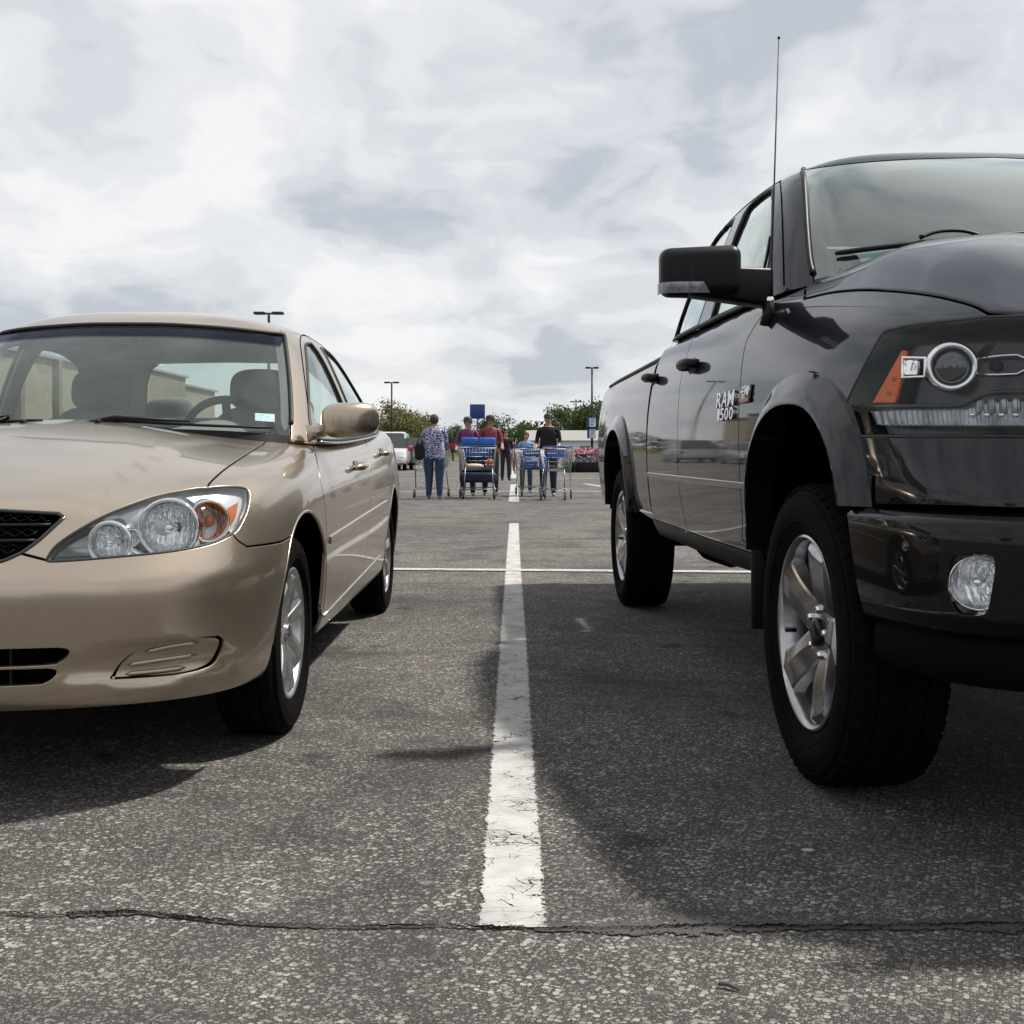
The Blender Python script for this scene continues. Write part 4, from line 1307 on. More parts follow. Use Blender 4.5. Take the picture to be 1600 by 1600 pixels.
# fog lamp blanks and lower slot dividers
for sd in (1, -1):
    fi = put('fog_lamp_cover', panel(SM, fog, step=.02, gap=.004, lift=-.012, depth=.016), M_TAN, sedan, sd)[0]
    for ln in ([(228, 1021), (270, 1013), (312, 1008)], [(200, 1041), (250, 1033), (310, 1025)], [(196, 1053), (250, 1048), (292, 1042)]):
        uv = fx(SM, ln, 5, near=NEARF)
        Pq = SM.ev(uv[:, 0], uv[:, 1]) - SM.nrm(uv[:, 0], uv[:, 1]) * .0100
        mb = MB(); mb.tube([(p[0] * sd, p[1], p[2]) for p in Pq], [.001] + [.0078] * (len(Pq) - 2) + [.001], 8)
        mb.build('rib', M_TAN, fi)
for sd in (1, -1):
    for (x_, z0, z1) in ((.305, .384, .417), (.305, .333, .364), (.1, .384, .417), (.1, .333, .364)):
        MB().box((x_ * sd, .060 + .2 * x_ * x_, (z0 + z1) / 2), (.006, .02, z1 - z0 + .01)).build('slot_divider', M_BLK, sedan)

# ---- door mirrors
for sd in (1, -1):
    V, F = superell((.950, 1.50, 1.038), (.108, .062, .066), (2.7, 3.0), 36, 20)
    V2 = []
    for v in V:
        x, y, z = v
        f = (x - .95) / .108
        z2 = z + .006 * f - .004 * max(0, -f) * (1 if z < 1.02 else -1.2)
        y2 = y - .018 * (1 - f * f) + .03 * f
        y2 = min(y2, 1.535 + .03 * f)
        V2.append((x * sd, y2, z2))
    mb = MB(); mb.add(V2, F if sd > 0 else [f[::-1] for f in F], True)
    mr = mb.build('door_mirror', M_TAN, sedan)
    mb = MB()
    mb.tube([(.79 * sd, 1.46, .985), (.825 * sd, 1.47, .992), (.86 * sd, 1.485, 1.002), (.90 * sd, 1.495, 1.008)], [.034, .027, .022, .024], 12)
    mb.build('mirror_arm', M_TAN, mr)
    mb = MB(); mb.add([(x * sd, y, z) for x, y, z in ((.862, 1.537, .992), (1.04, 1.57, .992), (1.04, 1.57, 1.085), (.862, 1.537, 1.085))], [(0, 1, 2, 3)])
    mb.build('mirror_glass', M_CHR, mr)
    # sail panel at the foot of the window
    sail = fx(SG, [(481, 622), (487, 687), (487, 687), (500, 683), (500, 683), (481, 622)], 4)
    sail[:, 1] = np.maximum(sail[:, 1], .12)
    put('mirror_sail', panel(SG, sail, step=.02, gap=0, lip=.002, depth=.004, lift=.004), M_TAN, sedan, sd)

# ---- seals, mouldings, handles
def loop_tube(S, loop, r, lift, mat, name, parent, modes=(1, -1), step=.03):
    ab = dedupe(densify(S.ab(dedupe(np.array(loop))), step)); uv = S.uv(ab)
    Pq = S.ev(uv[:, 0], uv[:, 1]) + S.nrm(uv[:, 0], uv[:, 1]) * lift
    for s in modes:
        mb = MB(); mb.tube([(p[0] * s, p[1], p[2]) for p in Pq], r, 6, closed=True); mb.build(name, mat, parent)
loop_tube(SG, gf, .0075, -.001, M_SEAL, 'window_seal', sedan)
loop_tube(SG, gr, .0075, -.001, M_SEAL, 'window_seal', sedan)
# black edge band of the windscreen with its moulding
Pw = seam(ws_top, ws_side)
uv = SG.uv(densify(SG.ab(dedupe(Pw)), .03)[:-1]); uv = uv[: len(uv)]
k_end = np.argmin(np.abs(uv[:, 0] - ws_side[-1, 0]) + np.abs(uv[:, 1] - ws_side[-1, 1]))
uvw = uv[:k_end + 1]
Pq = SG.ev(uvw[:, 0], uvw[:, 1]) + SG.nrm(uvw[:, 0], uvw[:, 1]) * .001
MB().tube([(-p[0], p[1], p[2]) for p in Pq[:0:-1]] + [tuple(p) for p in Pq], .0085, 6).build('windscreen_moulding', M_SEAL, sedan)
# ceramic band (dark frit and top shade strip) just behind the glass
def shrink(loop, S, d):
    ab = S.ab(dedupe(np.array(loop))); uv = S.uv(ab)
    Bn, P_, N_ = offset3(S, uv, ab, d, False)
    return P_ + Bn
fr_side = np.array([(a[0], a[1]) for a in ws_side])
band = seam(ws_side, fx(SG, [(446, 672), (441, 660), (440, 640), (438, 600), (434, 560), (430, 530), (428, 521)], 3))
band[:, 1] = np.clip(band[:, 1], .1, 3.7)
put('windscreen_band', panel(SG, band, step=.03, edge=False, lift=-.0055), M_SEAL, sedan)
shade = seam(ws_top, fx(SG, [(438, 541), (360, 532), (270, 526), (213, 525)], 4))
shade[0, 0] = 0; shade[-1, 0] = 0
put('shade_band', panel(SG, shade, step=.04, edge=False, sym=True, lift=.0012), M_SHADE, sedan, 'sym')
# side moulding
mtop = fx(SM, [(514, 838), (545, 818), (578, 797), (604, 781)], 5); mbot = fx(SM, [(515, 850), (546, 830), (579, 808), (603, 794)], 5)
put('door_moulding', panel(SM, seam(mtop, mbot[::-1]), step=.03, gap=0, lip=.006, lift=.007, depth=.010), M_TAN, sedan)
strip = SM.find([(1.37 + i * .14, .312 + i * .0055) for i in range(13)], 'yz')  # bright metal line standing in for the highlight along the sill's top edge
on_line(SM, strip, .0045, sedan, 'sill_highlight', M_ALLOY, .001)
belt = np.stack([np.linspace(5.4, 11.6, 40), np.full(40, .10)], 1)
on_line(SG, belt, .009, sedan, 'belt_seal', M_SEAL, .004)
belt2 = np.stack([np.linspace(5.4, 11.6, 40), np.full(40, .02)], 1)
on_line(SG, belt2, .005, sedan, 'belt_trim', M_ALLOY, .012)
for (y_, z_) in ((2.17, .855), (3.20, .915)):
    uv = SM.find([(y_ - .10 + i * .02, z_ + .012 * (i / 10 - .5)) for i in range(11)], 'yz')
    Pq = SM.ev(uv[:, 0], uv[:, 1]); Nq = SM.nrm(uv[:, 0], uv[:, 1])
    for sd in (1, -1):
        mb = MB()
        off = [0.004 + .034 * math.sin(math.pi * min(1, max(0, i / 10))) ** .5 for i in range(11)]
        mb.tube([((p[0] + n_[0] * o_) * sd, p[1], p[2]) for p, n_, o_ in zip(Pq, Nq, off)], [.010, .015, .017, .017, .016, .016, .016, .017, .017, .016, .010], 10)
        hd_ = mb.build('door_handle', M_TAN, sedan)
        V, F = superell((Pq[5][0], Pq[5][1], Pq[5][2]), (.006, .060, .028), (2.2, 2.2), 20, 12)
        mb = MB(); mb.add([(v[0] * sd, v[1], v[2]) for v in V], F, True); mb.build('handle_recess', M_DASH, hd_)

# ---- cowl, wipers, washer jet
cw = MB()
us = np.linspace(0, ws_side[-1, 0], 24)
Pa = SG.ev(us, np.full(24, .12)) - SG.nrm(us, np.full(24, .12)) * .004
hx = np.linspace(0, 1, 24)
Ph = SM.ev(np.interp(hx, np.linspace(0, 1, len(hood_r)), hood_r[::-1, 0]), np.interp(hx, np.linspace(0, 1, len(hood_r)), hood_r[::-1, 1]))
rowa = [(-p[0], p[1], p[2] - .0) for p in Pa[:0:-1]] + [tuple(p) for p in Pa]
rowb = [(-p[0], p[1] - .02, p[2] - .03) for p in Ph[:0:-1]] + [(p[0], p[1] - .02, p[2] - .03) for p in Ph]
cw.add(rowa + rowb, [(i, i + 1, len(rowa) + i + 1, len(rowa) + i) for i in range(len(rowa) - 1)], True)
cw.build('cowl', M_BLK, sedan)
for (pts) in ([(150, 660), (250, 665), (330, 669), (425, 672)], [(-160, 666), (-60, 662), (40, 658), (140, 654)]):
    uv = fx(SG, pts, 5); uv[:, 1] = np.clip(uv[:, 1], .15, 1)
    Pq = SG.ev(uv[:, 0], uv[:, 1]) + SG.nrm(uv[:, 0], uv[:, 1]) * .012
    if pts[0][0] < 0:
        Pq = Pq * np.array([1, 1, 1])
        src = fx(SG, [(150, 660), (250, 665), (330, 669), (425, 672)], 5); src[:, 1] = np.clip(src[:, 1], .15, 1)
        Pq = (SG.ev(src[:, 0], src[:, 1]) + SG.nrm(src[:, 0], src[:, 1]) * .012)
        Pq = Pq * np.array([-1, 1, 1])
    mb = MB(); mb.tube([tuple(p) for p in Pq], [.003] + [.0055] * (len(Pq) - 2) + [.003], 6)
    wp = mb.build('wiper', M_BLK, sedan)
    p = Pq[2]; q = Pq[len(Pq) // 2]
    mb = MB(); mb.tube([(p[0] - .12, p[1] - .05, p[2] - .015), (p[0] - .02, p[1] - .02, p[2] + .012), tuple(q + [0, -.012, .012])], [.011, .009, .004], 8); mb.build('wiper_arm', M_BLK, wp)
jet = SM.find([(.12, 1.12)], 'xy')[0]
jp = SM.ev(jet[:1], jet[1:])[0]
for sd in (1, -1):
    V, F = superell((.13 * sd, jp[1], jp[2] + .004), (.012, .014, .008), (2.2, 2.2), 14, 8)
    MB().add(V, F, True).build('washer_jet', M_BLK, sedan)

# ---- cabin
def cushion(mb, c, s, e=(3.4, 3.4), rot=0.0):
    V, F = superell((0, 0, 0), s, e, 28, 16)
    Rm = Matrix.Rotation(rot, 3, 'X')
    mb.add([Rm @ Vector(v) + Vector(c) for v in V], F, True)
for sx in (.375, -.375):
    mb = MB()
    cushion(mb, (sx, 2.42, .80), (.245, .075, .34), (3.6, 3.2), R(-14))
    for q in (-1, 1):
        cushion(mb, (sx + q * .20, 2.39, .80), (.055, .075, .28), (2.4, 3.0), R(-14))
    cushion(mb, (sx, 2.12, .47), (.25, .27, .09), (3.4, 3.0))
    stt = mb.build('front_seat', M_FAB, sedan)
    mb = MB(); cushion(mb, (sx + (.01 if sx > 0 else .02), 2.47, 1.205), (.140, .055, .100), (3.0, 3.2), R(-8)); mb.build('headrest', M_FAB, stt)
    for q in (-.06, .06): MB().tube([(sx + q, 2.465, 1.05), (sx + q, 2.47, 1.2)], .007, 8).build('headrest_post', M_CHR, stt)
mb = MB()
cushion(mb, (0, 3.30, .80), (.70, .09, .32), (5, 3.2), R(-18)); cushion(mb, (0, 3.0, .47), (.70, .30, .10), (5, 3.2))
rs = mb.build('rear_seat', M_FAB, sedan)
for x_ in (-.33, .33):
    mb = MB(); cushion(mb, (x_, 3.42, 1.135), (.135, .055, .085), (3.0, 3.2), R(-10)); mb.build('headrest', M_FAB, rs)
mb = MB(); mb.box((0, 3.72, 1.02), (1.30, .55, .02), None, .008); mb.build('parcel_shelf', M_DASH, sedan)
# dashboard with a raised instrument hood
V = []; F = []
nx, ny = 33, 8
for j in range(ny):
    f = j / (ny - 1)
    for i in range(nx):
        x_ = -.74 + 1.48 * i / (nx - 1)
        yb = 1.20 + .22 * (x_ / .74) ** 2
        y_ = yb + (1.80 - yb) * f
        z_ = .965 + .012 * math.sin(f * 3) - (.10 if f > .95 else 0)
        z_ += .075 * math.exp(-((x_ - .38) / .20) ** 2) * max(0, min(1, (f - .35) * 2.2)) * (1 if f < .95 else .6)
        V.append((x_, y_, z_))
for j in range(ny - 1):
    for i in range(nx - 1):
        F.append((j * nx + i, j * nx + i + 1, (j + 1) * nx + i + 1, (j + 1) * nx + i))
mb = MB(); mb.add(V, F, True); mb.box((0, 1.78, .72), (1.46, .06, .36), None, .02); mb.build('dashboard', M_DASH, sedan)
mb = MB()
cst = Vector((.385, 1.93, .965)); Rt = Matrix.Rotation(R(-62), 3, 'X')
mb.tube([cst + Rt @ Vector((.19 * math.cos(a), .19 * math.sin(a), 0)) for a in np.linspace(0, 2 * math.pi, 40, endpoint=False)], .017, 10, closed=True)
for a in (0, math.pi, -math.pi / 2):
    mb.tube([cst + Rt @ Vector((.03 * math.cos(a), .03 * math.sin(a), -.02)), cst + Rt @ Vector((.185 * math.cos(a), .185 * math.sin(a), 0))], .018, 8)
V, F = superell((0, 0, -.02), (.085, .07, .03), (3, 2.4), 24, 12)
mb.add([cst + Rt @ Vector(v) for v in V], F, True)
mb.tube([cst + Rt @ Vector((0, 0, -.03)), cst + Rt @ Vector((0, -.0, -.25))], .04, 12)
mb.build('steering_wheel', M_DKINT, sedan)
V, F = superell((0, 1.90, 1.335), (.125, .018, .034), (3.2, 2.6), 28, 12)
mb = MB(); mb.add(V, F, True); mb.tube([(0, 1.90, 1.345), (0, 1.86, 1.40)], .012, 8); mb.build('rear_view_mirror', M_DKINT, sedan)
mb = MB(); mb.box((-.01, 1.80, 1.385), (.06, .04, .02), None, .006); mb.build('mirror_mount', M_DKINT, sedan)
for sx in (.36, -.36):
    mb = MB(); mb.box((sx, 2.03, 1.415), (.36, .17, .014), Matrix.Rotation(R(-12), 3, 'X'), .006); mb.build('sun_visor', M_LINER, sedan)
mb = MB(); mb.box((0, 2.5, .30), (1.5, 2.6, .04)); mb.build('cabin_floor', M_DKINT, sedan)
for sd in (1, -1):
    mb = MB(); mb.box((.80 * sd, 2.4, .70), (.05, 2.1, .46), None, .02); mb.build('door_card', M_DASH, sedan)

def sticker_mat():
    t = NT('inspection sticker')
    o = t.obj()
    n = t.noise(o, 190, 3, 0.6)
    c = t.ramp(n, [(0.44, (0.62, 0.72, 0.76)), (0.5, (0.02, 0.16, 0.38)), (0.56, (0.58, 0.70, 0.74))])
    return t.done(t.n('ShaderNodeBsdfPrincipled', {'Base Color': c, 'Roughness': 0.5}))
M_STK = sticker_mat()
stk = fx(SG, [(399, 644), (430, 646), (430, 646), (430, 658), (430, 658), (399, 656), (399, 656), (399, 644)], 3)
put('windscreen_sticker', panel(SG, stk, step=.02, edge=False, lift=-.004), M_STK, sedan, 1)

# shut line between door frame and pillar
fl_ = fx(SG, [(487, 684), (482, 640), (477, 600), (472, 560), (469, 533), (473, 522), (483, 519), (502, 529), (522, 547), (545, 576), (566, 611), (588, 650)], 4)
on_line(SG, fl_, .0032, sedan, 'frame_gap', M_VOID, -.001)
# ------------------------------------------------------------------ dark grey pickup
TR_A = R(2.55)
# local origin on the centre line under the bumper nose; front axle at y = 1.0
FAX = Vector((1.80, 3.14, 0))
ydir = Vector((-math.sin(TR_A), math.cos(TR_A), 0))
tl = FAX - ydir * 1.0
truck = empty('pickup_truck', tl, TR_A)
tag(truck, 'dark graphite crew cab pickup truck with wheel arch flares parked right of the stall line', 'truck')
CT = Car(truck, -1)
TFY, TRY = 1.0, 4.569
tp = [(0, .06), (.35, .068), (.62, .105), (.78, .175), (.875, .275), (.94, .41), (.975, .59), (.992, .80), (1.0, 1.0), (1.004, 1.35), (1.006, 1.8), (1.006, 2.4), (1.005, 3.0), (1.003, 3.52)]
tn = plan_normals(tp); tn[0] = (0, -1); tn[-1] = (1, 0)
KT = [0, 3, 5, 8, 10, 13]
TROW = [
    ([.14, .14, .12, .10, .10, .10], [.62, .62, .58, .50, .46, .46]),
    ([.035, .035, .04, .045, .040, .040], [.70, .70, .66, .57, .52, .52]),
    ([-.005, -.005, .005, .018, .022, .022], [.775, .775, .76, .69, .64, .64]),
    ([.004, .004, .002, 0, 0, 0], [.835, .835, .845, .85, .83, .83]),
    ([.045, .042, .022, 0, 0, 0], [.945, .945, .96, 1.0, 1.0, 1.0]),
    ([.055, .052, .036, .014, .012, .012], [1.08, 1.08, 1.09, 1.13, 1.17, 1.17]),
    ([.075, .07, .055, .045, .045, .045], [1.182, 1.182, 1.19, 1.25, 1.33, 1.33]),
    ([.12, .115, .10, .10, .085, .085], [1.222, 1.222, 1.24, 1.335, 1.435, 1.445]),
]
TFR = [
    ([.07, .07, .08, .10, .05, .05], [1.262, 1.265, 1.30, 1.405, 1.45, 1.455]),
    ([.25, .25, .25, .22, .12, .12], [1.40, 1.405, 1.45, 1.53, 1.455, 1.46]),
    ([.6, .6, .6, .6, .5, .5], [1.54, 1.54, 1.56, 1.585, 1.46, 1.46]),
    ([1.0] * 6, [1.61, 1.61, 1.61, 1.61, 1.46, 1.46]),
]
st = np.arange(len(tp))
P = np.zeros((len(tp), 12, 3))
for r_, (d, z) in enumerate(TROW):
    dd, zz = table(st, KT, d), table(st, KT, z)
    for s in st:
        q = np.array(tp[s]) - tn[s] * dd[s]
        P[s, r_] = (max(q[0], 0), q[1], zz[s])
for r_, (f, z) in enumerate(TFR):
    ff, zz = table(st, KT, f), table(st, KT, z)
    for s in st:
        a = P[s, 7]
        yp = max(1.5, a[1])
        P[s, 8 + r_] = (a[0] * (1 - ff[s]), a[1] + (yp - a[1]) * ff[s], zz[s])
P[0, :, 0] = 0
TM = CT.surf(P, mir1=False)
UE = len(tp) - 1
# cab greenhouse
TB = np.array([(0, 1.36, 1.49), (.35, 1.375, 1.49), (.60, 1.43, 1.485), (.74, 1.49, 1.475), (.81, 1.56, 1.46), (.87, 1.66, 1.45), (.905, 1.85, 1.44), (.915, 2.2, 1.445), (.918, 2.7, 1.45),
               (.915, 3.1, 1.455), (.905, 3.38, 1.46), (.86, 3.49, 1.46), (.6, 3.51, 1.46), (.3, 3.51, 1.46), (0, 3.51, 1.46)])
TT = np.array([(0, 1.90, 1.99), (.30, 1.90, 1.987), (.50, 1.92, 1.980), (.61, 1.945, 1.970), (.668, 1.985, 1.962), (.705, 2.05, 1.960), (.727, 2.2, 1.972), (.735, 2.5, 1.985), (.737, 2.8, 1.985),
               (.732, 3.1, 1.972), (.715, 3.28, 1.955), (.66, 3.35, 1.948), (.45, 3.37, 1.955), (.22, 3.375, 1.96), (0, 3.38, 1.965)])
tg = np.gradient(np.vstack([TB[1] * [-1, 1, 1], TB, TB[-2] * [-1, 1, 1]]), axis=0)[1:-1]
og = np.stack([tg[:, 1], -tg[:, 0], 0 * tg[:, 0]], 1); og /= np.linalg.norm(og, axis=1, keepdims=True)
og[0] = (0, -1, 0); og[-1] = (0, 1, 0)
NG = len(TB)
Gp = np.zeros((NG, 8, 3))
for s in range(NG):
    b, t_, o = TB[s], TT[s], og[s]
    fr = abs(o[1]); up = np.array([0, 0, 1.0])
    bul = 0.018 + 0.012 * fr
    Gp[s, 0] = b
    Gp[s, 1] = b + (t_ - b) * .30 + (o * .8 + up * .5 * fr) * bul
    Gp[s, 2] = b + (t_ - b) * .66 + (o * .8 + up * .6 * fr) * bul * 1.1
    Gp[s, 3] = b + (t_ - b) * .93 + (o * .7 + up * .7 * fr) * bul * 0.6
    c = np.array([0, min(max(t_[1], 2.35), 3.0), 2.072])
    Gp[s, 4] = t_ + (c - t_) * .07 + up * .024
    Gp[s, 5] = t_ + (c - t_) * .28; Gp[s, 5, 2] = t_[2] + (c[2] - t_[2]) * .62 + .010
    Gp[s, 6] = t_ + (c - t_) * .62; Gp[s, 6, 2] = t_[2] + (c[2] - t_[2]) * .90 + .003
    Gp[s, 7] = c
Gp[0, :, 0] = 0; Gp[-1, :, 0] = 0
TG = CT.surf(Gp)

NF = lambda G: G[:, 1] < 1.75
# feature curves
th_out = fx(TM, [(1313, 648), (1330, 612), (1350, 571), (1375, 525), (1375, 525), (1383, 517), (1400, 512), (1431, 506), (1497, 499), (1543, 494)], 4, near=NF)
th_in = fx(TM, [(1543, 494), (1600, 492), (1680, 490), (1720, 490)], 4, near=NF)
th_iv = fx(TM, [(1720, 490), (1722, 590), (1720, 686)], 4, near=NF)
th_bot = fx(TM, [(1720, 686), (1600, 682), (1450, 682), (1347, 682), (1347, 682), (1334, 680), (1328, 674), (1328, 674), (1313, 648)], 4, near=NF)
thl = seam(th_out, th_in, th_iv, th_bot)
tshut = fx(TM, [(1262, 426), (1258, 447), (1256, 468), (1256, 468), (1307, 457), (1370, 454), (1453, 462), (1516, 477), (1543, 490)], 4, near=NF)
thood_r = TM.find(smooth_line([(.83, 1.47), (.74, 1.42), (.6, 1.385), (.35, 1.355), (0, 1.345)], 5), 'xy'); thood_r[0] = tshut[0]; thood_r[-1, 0] = 0
thood_f = TM.find(smooth_line([(.72, 1.207), (.60, 1.215), (.35, 1.222), (0, 1.225)], 4), 'xz'); thood_f[-1, 0] = 0
put('hood', panel(TM, seam(thood_r[::-1], tshut, thood_f), step=.03, sym=True, gap=.005, lip=.006, lift=.004, depth=.02), M_GREY, truck, 'sym')

def archline(yc, zc, a, b, y0z, y1z, n=36):
    t = np.linspace(0, math.pi, n)
    e = 2.3
    ys = yc - a * np.sign(np.cos(t)) * np.abs(np.cos(t)) ** (2 / e); zs = zc + b * np.abs(np.sin(t)) ** (2 / e)
    mid_ = [(y, z) for i, (y, z) in enumerate(zip(ys, zs)) if z >= (y0z if i < n / 2 else y1z) - 1e-6]
    pts = [(ys[0], y0z + (zc - y0z) * k / 4) for k in range(4) if y0z < zc] + mid_ + [(ys[-1], zc + (y1z - zc) * k / 4) for k in range(1, 5) if y1z < zc]
    return np.array(pts)
ai = TM.find(archline(1.04, .62, .445, .43, .60, .56), 'yz')
tdoor_f = fx(TM, [(1192, 492), (1183, 504), (1175, 517), (1164, 541), (1157, 597), (1154, 684), (1157, 770), (1160, 816), (1158, 850)], 4)
tsf = TM.find([(1.545, .575)], 'yz')[0]; tdoor_f[-1] = tsf
tcowl = fx(TM, [(1262, 426), (1246, 432), (1228, 446), (1208, 470), (1192, 492)], 4)
# fascia edge down the front of the flare
fas_edge = fx(TM, [(1313, 648), (1325, 700), (1335, 750), (1342, 790)], 4, near=NF)
fen_bot_f = fas_edge[-1]
tfen = seam(th_out[::-1], fas_edge, np.array([ai[0] * .5 + fas_edge[-1] * .5]), ai, uvl_(ai[-1], (tsf[0], 1.0), 4), uvl_((tsf[0], 1.0), tsf, 4), tdoor_f[::-1], tcowl[::-1], tshut)
put('front_fender', panel(TM, tfen, step=.03, gap=.0028, lip=.002), M_GREY, truck)
fas = seam(th_bot[::-1], )
fz = TM.find([(x_, .797) for x_ in np.linspace(0, .86, 14)], 'xz'); fz[0, 0] = 0
fcen = uvl_((0, fz[0, 1]), (0, th_iv[-1, 1]), 6)
put('front_fascia', panel(TM, seam(th_bot[::-1], uvl_(th_bot[0], fcen[-1], 8), fcen[::-1], fz, fas_edge[::-1]), step=.03, sym=True, gap=.003), M_GREY, truck, 'sym')
# doors
tb = fx(TM, [(1092, 512), (1078, 540), (1064, 592), (1059, 655), (1059, 712), (1062, 770), (1072, 820), (1072, 836)], 4)
tsb = TM.find([(2.42, .575)], 'yz')[0]
yb_ = TM.ev(tb[-2:-1, 0], tb[-2:-1, 1])[0, 1]
tsb = TM.find([(yb_, .575)], 'yz')[0]; tb[-1] = tsb
vtb = 7.25
tdt = vline(tdoor_f[0, 0], tb[0, 0], vtb, 12); tdt[0] = tdoor_f[0]
yf_ = 1.545
put('front_door', panel(TM, seam(tdt, np.array([[tb[0, 0], vtb]]), tb[1:], TM.find([(yb_ + (yf_ - yb_) * k / 8, .575) for k in range(1, 8)], 'yz'), tdoor_f[::-1]), step=.04, gap=.003), M_GREY, truck)
tc = fx(TM, [(1026, 548), (1012, 586), (1003, 626), (1000, 684), (1003, 722), (1006, 756), (1016, 793), (1016, 806)], 4)
yc_ = TM.ev(tc[-2:-1, 0], tc[-2:-1, 1])[0, 1]
tsc = TM.find([(yc_, .575)], 'yz')[0]; tc[-1] = tsc
put('rear_door', panel(TM, seam(vline(tb[0, 0], tc[0, 0], vtb, 12), tc[1:], TM.find([(yc_ + (yb_ - yc_) * k / 8, .575) for k in range(1, 8)], 'yz'), tb[::-1]), step=.04, gap=.003), M_GREY, truck)
put('cab_corner', panel(TM, seam(np.array([[tc[0, 0], vtb]]), vline(tc[0, 0] + .02, UE, vtb, 6), uvl_((UE, vtb), (UE, 1.0), 14), vline(UE, tsc[0], 1.0, 6), uvl_((tsc[0], 1.0), tsc, 3), tc[::-1]), step=.05, gap=.002), M_GREY, truck)
put('rocker_panel', panel(TM, seam(tsf[None], uvl_(tsf, (tsf[0], .55), 4), vline(tsf[0], tsc[0], .55, 14), uvl_((tsc[0], .55), tsc, 4), TM.find([(yc_ + (1.545 - yc_) * k / 14, .575) for k in range(1, 14)], 'yz')), step=.04, gap=.003), M_BLK, truck)
mt = TM.find([(1.55 + (yc_ - 1.55) * k / 20, .815) for k in range(21)], 'yz'); mb_ = TM.find([(1.55 + (yc_ - 1.55) * k / 20, .790) for k in range(21)], 'yz')
put('door_moulding', panel(TM, seam(mt, mb_[::-1]), step=.04, gap=0, lip=.004, lift=.006, depth=.008), M_BLKG, truck)
shell = seam(vline(0, ai[0, 0], 1.6, 20), ai, uvl_(ai[-1], (ai[-1, 0] + .1, .8), 3), vline(ai[-1, 0] + .2, UE, .8, 12), uvl_((UE, .8), (UE, 7.0), 6), vline(UE, tdoor_f[0, 0], 7.0, 20), tcowl[::-1], thood_r, uvl_((0, thood_r[-1, 1]), (0, 1.6), 16))
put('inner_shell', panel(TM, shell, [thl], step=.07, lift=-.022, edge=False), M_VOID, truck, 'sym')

# cargo bed
bx = [3.545, 3.7, 4.0, 4.4, 4.8, 5.2, 5.5, 5.68, 5.76, 5.79]
rows = [(.90, .50), (.965, .56), (.985, .66), (1.0, .82), (1.004, 1.0), (.995, 1.15), (.975, 1.28), (.955, 1.355), (.935, 1.392), (.90, 1.40), (.86, 1.40)]
Pb = np.array([[(x_ - (0 if y_ < 5.5 else (.010 if y_ < 5.7 else (.03 if y_ < 5.77 else .09))), y_, z_ - .01 * (y_ - 3.5) * (z_ > 1.2)) for (x_, z_) in rows] for y_ in bx])
TBED = CT.surf(Pb, mir0=False, mir1=False)
bi = TBED.find(archline(TRY + .02, .62, .445, .43, .60, .56), 'yz')
nb, nvb = len(bx) - 1, len(rows) - 1
bed_loop = seam(uvl_((0, .9), bi[0], 6), bi, uvl_(bi[-1], (nb, .9), 6), uvl_((nb, .9), (nb, nvb), 14), vline(nb, 0, nvb, 20), uvl_((0, nvb), (0, .9), 14))
put('bed_side', panel(TBED, bed_loop, step=.05, gap=.002), M_GREY, truck)
railp = vline(0, nb - 1, 8.6, 20)
on_line(TBED, railp, .012, truck, 'bed_rail', M_BLK, .003)
mb = MB(); mb.box((0, 4.66, .80), (1.6, 2.2, .06), None, .01); mb.box((0, 3.60, 1.08), (1.66, .05, .58), None, .01); mb.box((0, 5.72, 1.05), (1.72, .07, .62), None, .02)
mb.build('cargo_box', M_VOID, truck)
mb = MB(); mb.box((0, 3.50, 1.0), (1.74, .03, .9)); mb.build('cab_back', M_GREY, truck)

# fender flares
def flare(S, yc, y0z, y1z, parent):
    o_ = archline(yc - .006, .60, .512, .545, y0z, y1z + .02, 44); i_ = archline(yc, .60, .448, .452, y0z, y1z, 44)
    kk = np.linspace(0, 1, 60); rs_ = lambda q: np.stack([np.interp(kk, np.linspace(0, 1, len(q)), q[:, j]) for j in (0, 1)], 1)
    o_, i_ = rs_(o_), rs_(i_)
    uo, ui = S.find(o_, 'yz'), S.find(i_, 'yz')
    Po, Pi = S.ev(uo[:, 0], uo[:, 1]), S.ev(ui[:, 0], ui[:, 1])
    Po[:, 1:] = o_; Pi[:, 1:] = i_
    n = len(Po)
    xo = Po[:, 0]; xi = np.maximum(Pi[:, 0], .985)
    rows_ = []
    for f, lft in ((0, -.004), (.05, .008), (.5, .024), (.88, .036), (1.0, .035), (1.02, .022), (1.03, -.06)):
        q = Po + (Pi - Po) * f
        q[:, 0] = xo + (xi - xo) * min(f, 1) + lft
        rows_.append(q)
    V = np.concatenate(rows_); m = len(rows_)
    F = [(r_ * n + i, r_ * n + i + 1, (r_ + 1) * n + i + 1, (r_ + 1) * n + i) for r_ in range(m - 1) for i in range(n - 1)]
    for sd in (1, -1):
        VV = V * np.array([sd, 1, 1.0])
        mb = MB(); mb.add(VV, F if sd < 0 else [f[::-1] for f in F], True)
        mb.build('fender_flare', M_GREYF, parent, True)
flare(TM, 1.04, .765, .60, truck)
flare(TBED, TRY + .02, .58, .58, truck)

